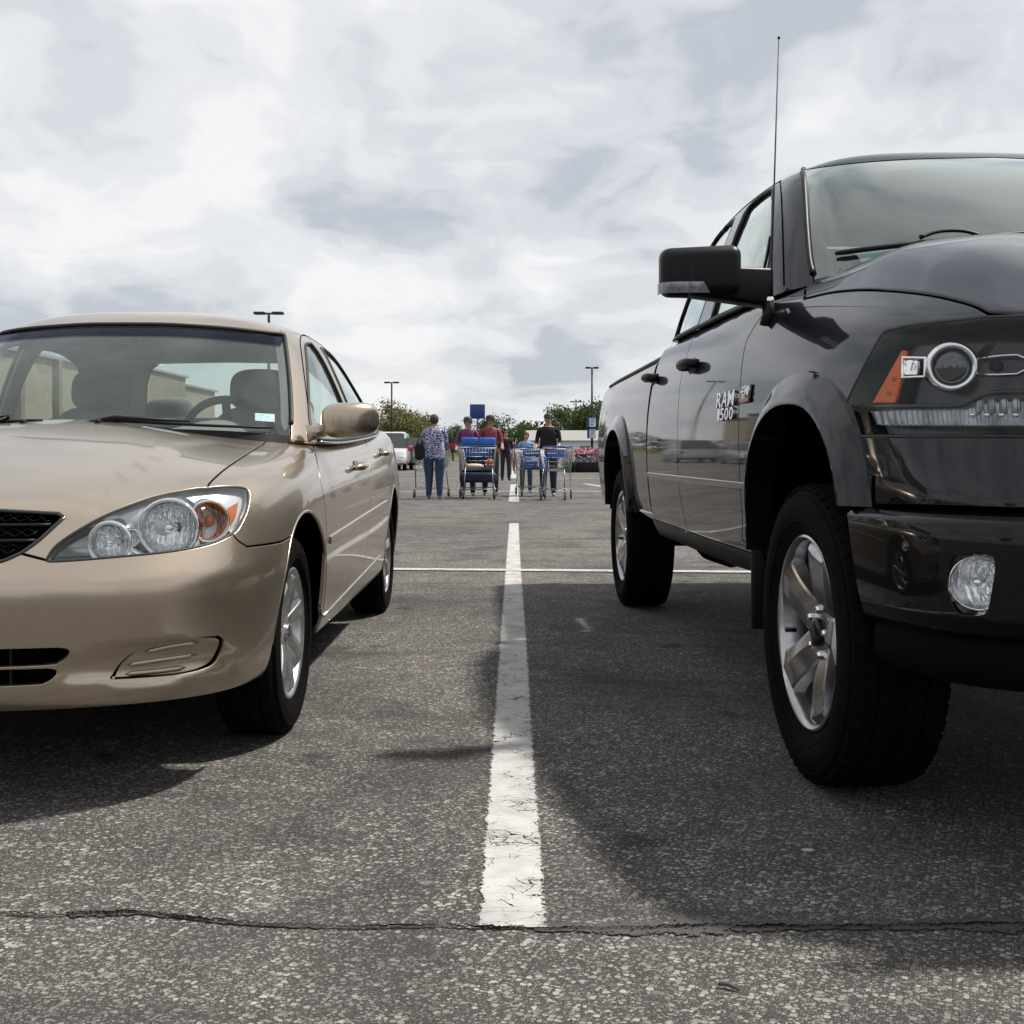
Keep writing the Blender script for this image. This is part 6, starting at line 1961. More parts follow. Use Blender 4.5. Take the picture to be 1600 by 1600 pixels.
# ------------------------------------------------------------------ background: building, trees, lamps
def leaf_mat(name, a, b):
    t = NT(name)
    oi = t.n('ShaderNodeNewGeometry')
    c = t.mix(oi.outputs['Random Per Island'], a, b)
    d = t.n('ShaderNodeBsdfPrincipled', {'Base Color': c, 'Roughness': 0.65, 'Specular IOR Level': 0.25})
    tr = t.n('ShaderNodeBsdfTranslucent', {'Color': c})
    return t.done(t.n('ShaderNodeMixShader', {0: 0.25, 1: d, 2: tr}))
M_LEAF = [leaf_mat('spring leaves', (0.10, 0.105, 0.035), (0.21, 0.20, 0.075)), leaf_mat('green leaves', (0.035, 0.065, 0.018), (0.085, 0.125, 0.036)), leaf_mat('dark leaves', (0.028, 0.045, 0.018), (0.065, 0.085, 0.032))]
M_BARK = pbr('bark', (0.07, 0.055, 0.042), 0.9, var=0.3, bump=0.5, bscale=20)

def tree(loc, h, w, kind, label, group, leaves=900, open_=0.5):
    rs = random.Random(int(loc[0] * 31 + loc[1] * 7 + h * 13))
    root = empty('tree', loc, rs.uniform(0, 6))
    tag(root, label, 'tree', group)
    mb = MB()
    th = h * .9
    mb.tube([(0, 0, -.1), (rs.uniform(-.1, .1), rs.uniform(-.1, .1), h * .3), (rs.uniform(-.2, .2), rs.uniform(-.2, .2), h * .62), (rs.uniform(-.3, .3), 0, th)], [h * .03, h * .024, h * .013, .02], 8)
    tips = []
    for k in range(13):
        a = k * 2.4 + rs.uniform(-.4, .4); z0 = h * rs.uniform(.22, .68)
        ln = w * rs.uniform(.45, .98) * (1.05 - .5 * max(0, (z0 / h - .4)))
        e = Vector((math.cos(a) * ln, math.sin(a) * ln, z0 + h * rs.uniform(.10, .32)))
        mid = Vector((math.cos(a) * ln * .5, math.sin(a) * ln * .5, z0 + h * .08))
        mb.tube([(0, 0, z0), mid, e], [h * .011, h * .007, .012], 5)
        tips += [mid.lerp(e, .5), e, e + Vector((rs.uniform(-.5, .5), rs.uniform(-.5, .5), rs.uniform(0, .5))) * (h * .12)]
    tips.append(Vector((0, 0, th)))
    mb.build('trunk', M_BARK, root)
    V = []; F = []
    for k in range(int(leaves * 4)):
        c = rs.choice(tips)
        sp = h * .085
        p = c + Vector((rs.gauss(0, sp), rs.gauss(0, sp), rs.gauss(0, sp * .8)))
        s = h * rs.uniform(.013, .034)
        ax = Vector((rs.uniform(-1, 1), rs.uniform(-1, 1), rs.uniform(-.6, 1))).normalized(); o = ax.orthogonal().normalized(); b = ax.cross(o)
        i = len(V)
        V += [p - o * s, p + b * s * .55, p + o * s, p - b * s * .55]
        F.append((i, i + 1, i + 2, i + 3))
    mb = MB(); mb.add(V, F); mb.build('crown', M_LEAF[kind], root)
    return root

def tx(px, D): return ((px - 800) / FPX * D, D, 0)
TREES = [  # px, depth, height, width, kind, label
    (622, 104, 5.4, 2.4, 0, 'pale budding tree left of the tall lamp post behind the tan sedan', 1100),
    (640, 112, 4.9, 2.6, 0, 'rounded budding tree just right of the left lamp post', 1000),
    (672, 118, 3.5, 2.8, 1, 'low green tree behind the woman in the patterned blouse', 900),
    (708, 122, 3.6, 2.6, 1, 'low green tree right of the woman in the patterned blouse', 900),
    (735, 125, 4.4, 2.4, 2, 'dark tree behind the middle shopping cart', 800),
    (768, 120, 4.8, 2.2, 2, 'dark tree above the right edge of the middle shopping cart', 800),
    (815, 128, 4.3, 2.8, 1, 'green tree straight above the far end of the stall line', 900),
    (836, 132, 3.9, 2.4, 1, 'green tree just left of the man in black', 800),
    (876, 125, 4.2, 2.2, 2, 'dark tree behind the right shopping cart', 800),
    (903, 118, 5.6, 2.9, 1, 'bushy green tree behind the shorter lamp post right of the carts', 1300),
    (936, 112, 6.2, 3.0, 1, 'tall leafy green tree behind the sign post, next to the pickup', 1400),
    (962, 116, 5.8, 2.8, 1, 'green tree half hidden behind the pickup tailgate', 1000),
]
for (px, D, h, w, k, lb, n) in TREES:
    tree(tx(px, D), h, w, k, lb, 'trees along the far edge of the lot', n)
# trees out of the picture that show in the paintwork
for i, (x, y) in enumerate([(-38, -30), (-18, -46), (4, -52), (24, -40), (40, -18), (46, 12), (44, 40), (40, 66)]):
    tree((x, y, 0), 7.5 + (i % 3), 4.2, 1 + i % 2, 'leafy tree beyond the lot, outside the picture', 'trees beyond the lot behind the camera', 700)
# far wood: one mass
V = []; F = []
rs = random.Random(5)
for k in range(16000):
    a = rs.uniform(-1.25, 1.25)
    d = rs.uniform(168, 186)
    x, y = math.sin(a) * d * 1.1, math.cos(a) * d
    top = 4.6 + 1.3 * math.sin(a * 23) * math.sin(a * 7 + 1) + .8 * math.sin(a * 61) + .5 * math.sin(a * 173)
    z = rs.uniform(0, 1) ** .7 * top
    s = rs.uniform(.3, .75)
    ax = Vector((rs.uniform(-1, 1), rs.uniform(-1, .2), rs.uniform(-.4, 1))).normalized(); o = ax.orthogonal().normalized(); b = ax.cross(o)
    p = Vector((x, y, z)); i = len(V)
    V += [p - o * s, p + b * s * .6, p + o * s, p - b * s * .6]; F.append((i, i + 1, i + 2, i + 3))
mb = MB(); mb.add(V, F)
tag(mb.build('far_wood', M_LEAF[2]), 'band of far green wood along the horizon', 'wood', kind='stuff')
# low rise of ground under the wood so that its foot is closed
mb = MB()
n = 48; V = []; F = []
for i in range(n + 1):
    a = -1.3 + 2.6 * i / n
    for (d, z) in ((160, -.02), (185, 1.6 + .5 * math.sin(a * 9)), (260, 2.6 + .6 * math.sin(a * 5)), (420, 2.6)):
        V.append((math.sin(a) * d * 1.1, math.cos(a) * d, z))
for i in range(n):
    for j in range(3): F.append((i * 4 + j, (i + 1) * 4 + j, (i + 1) * 4 + j + 1, i * 4 + j + 1))
mb.add(V, F, True)
def grass_mat():
    t = NT('dry grass')
    c = t.ramp(t.noise(t.geo(), 0.25, 6, 0.65), [(0.3, (0.06, 0.075, 0.028)), (0.7, (0.15, 0.14, 0.065))])
    return t.done(t.n('ShaderNodeBsdfPrincipled', {'Base Color': c, 'Roughness': 0.95, 'Specular IOR Level': 0.1}))
tag(mb.build('grass_bank', grass_mat()), kind='structure')

# ---- store along the left side of the lot
def stucco(name, a, b, sc=1.2):
    t = NT(name)
    g = t.obj()
    c = t.ramp(t.noise(g, sc, 6, 0.65), [(0.3, a), (0.7, b)])
    bn = t.n('ShaderNodeBump', {'Strength': 0.3, 'Distance': 0.01, 'Height': t.noise(g, 40, 3, 0.6)})
    return t.done(t.n('ShaderNodeBsdfPrincipled', {'Base Color': c, 'Roughness': 0.9, 'Normal': bn}))
M_STUC = stucco('tan stucco', (0.25, 0.205, 0.145), (0.33, 0.275, 0.20))
M_STUC2 = stucco('brown block', (0.15, 0.115, 0.08), (0.21, 0.165, 0.12))
M_CAP = pbr('metal coping', (0.30, 0.29, 0.27), 0.5)
M_SHOPG = pane('shop glass', (0.08, 0.10, 0.10), 2.0, 1.5, 0.0)
M_WHITE = pbr('white paint', (0.74, 0.74, 0.72), 0.5, var=0.06)
store = empty('store_building', (-28, 20, 0))
tag(store, 'long tan flat roofed store seen through the sedan windows', 'building')
mb = MB(); mb.box((-17, 42, 3.3), (34, 84, 6.6)); mb.build('wall', M_STUC, store)
mb = MB(); mb.box((.15, 42, .75), (.36, 84.2, 1.5)); mb.build('plinth', M_STUC2, store)
mb = MB(); mb.box((.2, 62, 3.5), (2.4, 16, 7.0), None, .05); mb.build('entrance_block', M_STUC2, store)
mb = MB(); mb.box((-17, 42, 6.68), (34.5, 84.5, .18)); mb.build('coping', M_CAP, store)
mb = MB(); mb.box((.2, 62, 7.06), (2.8, 16.4, .16)); mb.build('coping', M_CAP, store)
for k in range(5):
    MB().box((1.43, 56.8 + k * 2.6, 1.5), (.06, 2.3, 2.8)).build('entrance_door', M_SHOPG, store)
for k in range(9):
    MB().box((.12, 6 + k * 5.2, 3.3), (.5, .5, 6.6)).build('pilaster', M_STUC2, store)

# ---- low white hall behind the flower stand
hall = empty('garden_hall', (9.6, 104, 0))
tag(hall, 'low white hall with a pale pitched roof beyond the flower stand', 'building')
MB().box((0, 0, 1.0), (16, 8, 2.0)).build('wall', M_WHITE, hall)
mb = MB(); mb.add([(-8.3, -4.4, 2.0), (8.3, -4.4, 2.0), (8.3, 0, 3.0), (-8.3, 0, 3.0), (8.3, 4.4, 2.0), (-8.3, 4.4, 2.0)], [(0, 1, 2, 3), (3, 2, 4, 5), (0, 3, 5), (1, 4, 2)]); mb.build('roof', M_CAP, hall)
for k in range(8):
    MB().box((-7 + 2 * k, -4.03, 1.0), (.9, .06, 1.0)).build('window', M_SHOPG, hall)

# ---- lamp posts
M_POLE = pbr('bronze pole', (0.035, 0.032, 0.03), 0.55, metal=0.3)
def lamp_post(px, py_top, D, label, arm=1.1):
    x, y, _ = tx(px, D)
    zt = CAMH + (HORIZ - py_top) * D / FPX
    o = empty('lamp_post', (x, y, 0)); tag(o, label, 'lamp post', 'parking lot lamp posts')
    MB().tube([(0, 0, .7), (0, 0, zt)], [.10, .065], 10).build('pole', M_POLE, o)
    MB().lathe([(0, .75), (.26, .75), (.30, .70), (.30, 0)], 20, 'z').build('footing', M_CAP, o)
    for sg in (-1, 1):
        MB().box((sg * arm * .62, 0, zt + .02), (arm * .76, .42, .13), None, .04).build('lamp_head', M_POLE, o)
    MB().box((0, 0, zt), (arm * .6, .09, .09)).build('bracket', M_POLE, o)
lamp_post(420, 490, 56, 'dark twin headed lamp post rising behind the sedan roof', .75)
lamp_post(612, 598, 92, 'dark twin headed lamp post beside the pale budding tree', .62)
lamp_post(900, 628, 118, 'shorter twin headed lamp post in front of the bushy tree right of the carts', .62)
lamp_post(925, 575, 84, 'tallest twin headed lamp post carrying the blue and white sign', .5)
lamp_post(655, 661, 170, 'tiny far lamp post above the woman in the patterned blouse', .7)

# ---- signs
M_SBLUE = pbr('sign blue', (0.012, 0.045, 0.20), 0.4)
M_SWHT = pbr('sign white', (0.62, 0.68, 0.76), 0.45)
M_SLET = pbr('sign lettering', (0.05, 0.12, 0.36), 0.5)
sx, sy, _ = tx(924, 83.5)
sg = empty('lot_sign', (sx, sy, 0)); tag(sg, 'two panel blue and white sign fixed to the tallest lamp post', 'sign')
for (y0, y1) in ((652, 668), (670, 685)):
    z0, z1 = CAMH + (HORIZ - y1) * 83.5 / FPX, CAMH + (HORIZ - y0) * 83.5 / FPX
    MB().box((0, -.12, (z0 + z1) / 2), (.66, .05, z1 - z0)).build('panel', M_SBLUE, sg)
    MB().box((.08, -.15, (z0 + z1) / 2), (.48, .03, (z1 - z0) * .86)).build('panel_face', M_SWHT, sg)
    for k in range(3):
        MB().box((.08 - .03 * k, -.17, z1 - (k + .8) * (z1 - z0) * .25), (.34 - .05 * k, .012, .07)).build('sign_text', M_SLET, sg)
bs_ = empty('aisle_sign', (*tx(746, 38)[:2], 0)); tag(bs_, 'blue square sign on a post above the two people with the middle cart', 'sign')
MB().box((0, 0, CAMH + (HORIZ - 643) * 38 / FPX), (.52, .03, .50), None, .012).build('panel', M_SBLUE, bs_)
MB().tube([(0, .03, 0), (0, .03, 2.5)], .03, 8).build('post', M_POLE, bs_)

# ---- flower stand on the right
fx0 = tx(925, 51)
fs = empty('flower_stand', (fx0[0] + .35, 51, 0)); tag(fs, 'two tier flower stand with a black skirt and white swirl beside the pickup', 'stand')
MB().box((0, 0, .24), (2.3, .8, .46), None, .02).build('skirt', M_BLK, fs)
MB().box((0, .1, .80), (2.3, .9, .06), None, .01).build('shelf', M_DKINT, fs)
for q in (-1.05, 1.05): MB().box((q, .45, .45), (.07, .07, .9)).build('post', M_DKINT, fs)
sw = MB()
for a0, a1, r_, cz_ in ((-.3, 3.4, .16, .22), (3.3, 6.0, .2, .28)):
    sw.tube([(.12 + r_ * math.cos(a), -.415, cz_ + r_ * .55 * math.sin(a)) for a in np.linspace(a0, a1, 14)], [.012 + .03 * math.sin(math.pi * k / 13) for k in range(14)], 6)
V_, F_ = superell((.12, -.415, .27), (.1, .01, .05), (2, 2), 14, 8); sw.add(V_, F_, True)
so = sw.build('skirt_emblem', M_WHITE, fs); so['kind'] = 'stuff'
def petal(name, cols):
    t = NT(name)
    r_ = t.n('ShaderNodeNewGeometry').outputs['Random Per Island']
    return t.done(t.n('ShaderNodeBsdfPrincipled', {'Base Color': t.ramp(r_, [(i / len(cols), c) for i, c in enumerate(cols)]), 'Roughness': 0.7}))
M_PINK = petal('pink petals', [(0.62, 0.04, 0.20), (0.75, 0.30, 0.42), (0.45, 0.02, 0.12), (0.8, 0.7, 0.72), (0.06, 0.10, 0.03)])
M_PURP = petal('purple petals', [(0.16, 0.12, 0.45), (0.35, 0.30, 0.62), (0.70, 0.68, 0.80), (0.08, 0.06, 0.25), (0.05, 0.08, 0.03)])
def blooms(x0, x1, y0, y1, z0, z1, n, s):
    V = []; F = []
    for k in range(n):
        p = Vector((rs.uniform(x0, x1), rs.uniform(y0, y1), rs.uniform(z0, z1)))
        ax = Vector((rs.uniform(-1, 1), rs.uniform(-1.6, .2), rs.uniform(-.2, 1))).normalized(); o = ax.orthogonal().normalized(); b = ax.cross(o)
        q = s * rs.uniform(.6, 1.3); i = len(V)
        V += [p - o * q, p + b * q, p + o * q, p - b * q]; F.append((i, i + 1, i + 2, i + 3))
    mb = MB(); mb.add(V, F); return mb
f1 = blooms(-1.1, 1.1, -.4, .1, .47, .74, 900, .035).build('flowers', M_PURP); f1.location = fs.location; tag(f1, 'mass of purple and white flowers on the lower tier of the stand', 'flowers', kind='stuff')
f2 = blooms(-1.15, 1.2, -.3, .5, .84, 1.12, 1000, .04).build('flowers', M_PINK); f2.location = fs.location; tag(f2, 'mass of pink and red flowers on the upper tier of the stand', 'flowers', kind='stuff')
f3 = blooms(-9, 6, -.5, .5, .05, .75, 1500, .06).build('flowers', M_PINK); f3.location = (9.5, 66, 0); tag(f3, 'far low row of pink flowers in front of the white hall', 'flowers', kind='stuff')
mb = MB(); V_, F_ = superell((0, 0, .30), (.30, .28, .31), (2.4, 2.6), 20, 12); mb.add(V_, F_, True)
bg = mb.build('black_sack', M_BLK); bg.location = (fx0[0] - 1.05, 50.2, 0); tag(bg, 'black tied sack standing left of the flower stand', 'sack')
V_, F_ = superell((0, 0, 0), (.05, .08, .30), (2.2, 2.2), 12, 8); mb = MB(); mb.add(V_, F_, True)
o_ = mb.build('flag_banner', M_DKINT); o_.location = (fx0[0] + .45, 50.9, 1.36); tag(o_, 'narrow dark banner standing up out of the pink flowers', 'banner')
# ------------------------------------------------------------------ shopping carts
M_WIRE = pbr('cart wire', (0.20, 0.205, 0.215), 0.35, metal=0.85)
M_CBLUE = pbr('cart blue plastic', (0.02, 0.085, 0.33), 0.4)
M_CDARK = pbr('cart dark plastic', (0.02, 0.02, 0.022), 0.5)
def make_cart():
    root = empty('shopping_cart', (0, 0, 0))
    b = MB(); W0, W1 = .29, .235
    # basket: y=-.5 front (narrow), y=.45 rear
    def sec(y, z):
        f = (y + .5) / .95
        w = W1 + (W0 - W1) * f
        zb = .62 - .08 * f; ztp = .98 + .02 * f
        return w * (.86 + .14 * (z - zb) / (ztp - zb)), zb, ztp
    for k in range(20):
        y = -.5 + .95 * k / 19
        w, zb, zt = sec(y, 1.0); wb, _, _ = sec(y, 0 + .60)
        b.tube([(-w, y, zt), (-wb * .9, y, zb), (wb * .9, y, zb), (w, y, zt)], .0032, 4)
    for z in (.66, .74, .82, .90):
        p = []
        for (y, s) in ((.45, -1), (-.5, -1), (-.5, 1), (.45, 1)):
            w, zb, zt = sec(y, z); p.append((w * s, y, z))
        b.tube(p, .003, 4)
    for k in range(11):
        x = -1 + 2 * k / 10
        w, zb, zt = sec(-.5, 1.0)
        b.tube([(x * w * .9, -.5, zb), (x * w, -.5, zt)], .003, 4)
        w2, zb2, zt2 = sec(.45, 1.0)
        b.tube([(x * w * .85, -.5, zb), (x * w2 * .85, .45, zb2)], .003, 4)
    bo = b.build('basket', M_WIRE, root); bo['kind'] = 'stuff'
    MB().tube([(-W1, -.5, .98), (W1, -.5, .98), (W0, .45, 1.0), (-W0, .45, 1.0)], .008, 8, closed=True).build('rim', M_WIRE, root)
    MB().tube([(-W0, .50, 1.03), (W0, .50, 1.03)], .017, 10).build('handle', M_CBLUE, root)
    MB().box((0, .36, .88), (.42, .012, .16), None, .005).build('seat_flap', M_CBLUE, root)
    for s in (-1, 1):
        MB().tube([(W0 * s, .50, 1.03), (W0 * s, .45, .98), (.25 * s, .38, .56), (.255 * s, .34, .20), (.25 * s, -.42, .19)], .011, 8).build('side_frame', M_WIRE, root)
        MB().tube([(.22 * s, -.40, .19), (.20 * s, -.30, .60)], .010, 8).build('front_leg', M_WIRE, root)
        MB().tube([(.25 * s, .34, .20), (.255 * s, .44, .16)], .010, 8).build('rear_leg', M_WIRE, root)
        for (x, y) in ((.23 * s, -.40), (.26 * s, .42)):
            wv = MB(); wv.lathe([(.0, -.016), (.050, -.016), (.062, -.010), (.062, .010), (.050, .016), (0, .016)], 20, 'x', (x, y, .062))
            wh = wv.build('caster', M_CDARK, root)
            MB().box((x, y, .125), (.045, .05, .09), None, .008).build('caster_fork', M_WIRE, wh)
    r = MB()
    for k in range(6): r.tube([(-.24 + .096 * k, -.42, .195), (-.24 + .096 * k, .34, .205)], .004, 5)
    r.tube([(-.25, -.42, .19), (.25, -.42, .19)], .009, 6); r.tube([(-.25, .34, .20), (.25, .34, .20)], .009, 6)
    ro = r.build('lower_rack', M_WIRE, root); ro['kind'] = 'stuff'
    return root
def copy_tree(o, parent=None):
    c = o.copy(); COL.objects.link(c); c.parent = parent
    for ch in list(o.children):
        copy_tree(ch, c)
    return c
cart0 = make_cart()
GC = 'shopping carts standing in the aisle'
def put_cart(px, D, rz, label, first=[True], sc=1.0):
    c = cart0 if first[0] else copy_tree(cart0)
    first[0] = False
    x, y, _ = tx(px, D)
    c.location = (x, y, 0); c.rotation_euler = (0, 0, R(rz)); c.scale = (sc, sc, sc)
    tag(c, label, 'shopping cart', GC)
    return c
put_cart(676, 22.6, 168, 'shopping cart pushed by the woman in the patterned blouse')
c_mid = put_cart(747, 22.0, 4, 'shopping cart loaded with a big navy tote in the middle of the aisle', sc=1.02)
c_mid.scale = (1.32, 1.0, 1.02)
c_r = put_cart(868, 21.4, -9, 'shopping cart in front of the man in black, nearest the pickup')
put_cart(829, 23.3, 6, 'shopping cart beside the figure in pale blue, left of the man in black')
put_cart(801, 46, 20, 'far empty shopping cart behind the end of the stall line')

# goods in the carts
def thing_blob(name, px, D, z, s, mat, label, cat, e=(3, 3), group=None, dx=0):
    V, F = superell((0, 0, s[2]), s, e, 24, 14)
    mb = MB(); mb.add(V, F, True); o = mb.build(name, mat)
    x, y, _ = tx(px, D); o.location = (x + dx, y, z); tag(o, label, cat, group); return o
M_NAVY = pbr('navy tote', (0.008, 0.014, 0.045), 0.6, var=0.2)
M_BAGB = pbr('blue bag', (0.02, 0.13, 0.48), 0.45, var=0.2)
M_ORNG = pbr('pumpkin skin', (0.42, 0.10, 0.02), 0.5, var=0.3, vscale=30)
M_SACK = pbr('pale net sack', (0.60, 0.52, 0.42), 0.8, var=0.35, vscale=40)
M_GRNB = pbr('green pack', (0.05, 0.16, 0.04), 0.5, var=0.3)
tote = empty('tote_box', (tx(747, 22.3)[0], 22.3, .30)); tag(tote, 'big navy tote slung under and behind the basket of the middle cart', 'tote')
MB().box((0, .06, .11), (.74, .5, .20), None, .05).build('tray', M_NAVY, tote)
MB().box((0, .30, .50), (.72, .12, .58), None, .04).build('back_panel', M_NAVY, tote)
for q in (-1, 1): MB().box((.18 * q, .26, .84), (.33, .10, .16), None, .03).build('side_pocket', M_BAGB, tote)
thing_blob('pumpkin', 765, 21.9, .60, (.085, .085, .10), M_ORNG, 'orange pumpkin at the right of the middle cart basket', 'pumpkin', (2.2, 2.0))
thing_blob('produce_sack', 741, 21.85, .585, (.19, .12, .055), M_SACK, 'pale net sack lying in the middle cart basket', 'sack', (2.4, 2.4))
thing_blob('onion', 729, 21.8, .60, (.055, .055, .05), M_ORNG, 'small brown orange gourd at the left end of the pale sack', 'gourd', (2, 2))
thing_blob('blue_bag', 848, 21.6, .57, (.075, .10, .15), M_BAGB, 'bright blue bag in the left of the cart nearest the pickup', 'bag', (3, 3.2))
thing_blob('green_pack', 886, 21.5, .58, (.045, .09, .10), M_GRNB, 'green pack at the right end of the cart nearest the pickup', 'pack', (3, 3))
thing_blob('blue_crate', 828, 23.2, .56, (.16, .20, .09), M_CBLUE, 'blue crate in the cart beside the figure in pale blue', 'crate', (6, 6))
thing_blob('white_pack', 868, 21.4, .555, (.14, .16, .03), M_WHITE, 'flat white pack on the floor of the cart nearest the pickup', 'pack', (5, 4))
thing_blob('red_card', 706, 22.4, 1.0, (.07, .01, .045), pbr('red card', (0.35, 0.02, 0.05), 0.5), 'dark red card held up at the right of the patterned blouse', 'card', (8, 8))

# ------------------------------------------------------------------ people
M_SKIN = pbr('skin', (0.42, 0.25, 0.18), 0.55, var=0.08)
M_HAIRB = pbr('brown hair', (0.045, 0.02, 0.014), 0.6, var=0.3, vscale=60, bump=0.6, bscale=120)
M_HAIRD = pbr('dark hair', (0.015, 0.012, 0.011), 0.6, bump=0.6, bscale=120)
M_JEAN = pbr('blue jeans', (0.020, 0.045, 0.10), 0.85, var=0.3, vscale=12, bump=0.3, bscale=60)
M_DJEAN = pbr('dark trousers', (0.012, 0.016, 0.035), 0.85, var=0.3, vscale=12, bump=0.3, bscale=60)
M_BTEE = pbr('black shirt', (0.008, 0.008, 0.010), 0.9, bump=0.3, bscale=30)
M_BLUETEE = pbr('pale blue shirt', (0.20, 0.32, 0.50), 0.85, bump=0.3, bscale=30)
M_PURTEE = pbr('purple shirt', (0.16, 0.035, 0.12), 0.85, bump=0.3, bscale=30)
M_TEAL = pbr('teal shirt', (0.03, 0.17, 0.26), 0.85, bump=0.3, bscale=30)
M_REDTEE = pbr('plum shirt', (0.22, 0.05, 0.07), 0.85, bump=0.3, bscale=30)
M_SHOE = pbr('pale shoes', (0.32, 0.30, 0.30), 0.7)
M_DSHOE = pbr('dark shoes', (0.02, 0.02, 0.02), 0.6)
def blouse():
    t = NT('patterned blouse')
    o = t.obj()
    wob = t.n('ShaderNodeTexNoise', {'Vector': o, 'Scale': 16.0, 'Detail': 2.0})
    v = t.n('ShaderNodeVectorMath', {0: o, 1: t.n('ShaderNodeVectorMath', {0: wob.outputs['Color'], 'Scale': 0.06}, operation='SCALE')}, operation='ADD')
    e = t.n('ShaderNodeTexVoronoi', {'Vector': v, 'Scale': 22.0}, feature='DISTANCE_TO_EDGE')
    c = t.ramp(e.outputs['Distance'], [(0.055, (0.60, 0.61, 0.72)), (0.10, (0.020, 0.028, 0.13))])
    return t.done(t.n('ShaderNodeBsdfPrincipled', {'Base Color': c, 'Roughness': 0.85}))
M_BLOUSE = blouse()

def skin_body(name, pts, edges, root_i, zone, mats, parent):
    """one continuous body grown round a joint skeleton; zone(p) picks the clothing slot"""
    me = bpy.data.meshes.new(name)
    me.from_pydata([p[:3] for p in pts], edges, [])
    ob = bpy.data.objects.new(name, me); COL.objects.link(ob)
    md = ob.modifiers.new('skin', 'SKIN'); md.use_smooth_shade = True
    sv = me.skin_vertices[0].data
    for i, p in enumerate(pts):
        r = p[3]
        sv[i].radius = r if isinstance(r, tuple) else (r, r)
        sv[i].use_root = (i == root_i)
    sb = ob.modifiers.new('sub', 'SUBSURF'); sb.levels = 2; sb.render_levels = 2
    dg = bpy.context.evaluated_depsgraph_get(); dg.update()
    m2 = bpy.data.meshes.new_from_object(ob.evaluated_get(dg))
    bpy.data.objects.remove(ob)
    m2.materials.clear()
    for m in mats: m2.materials.append(m)
    for p in m2.polygons:
        p.material_index = zone(p.center); p.use_smooth = True
    return link(name, m2, parent)

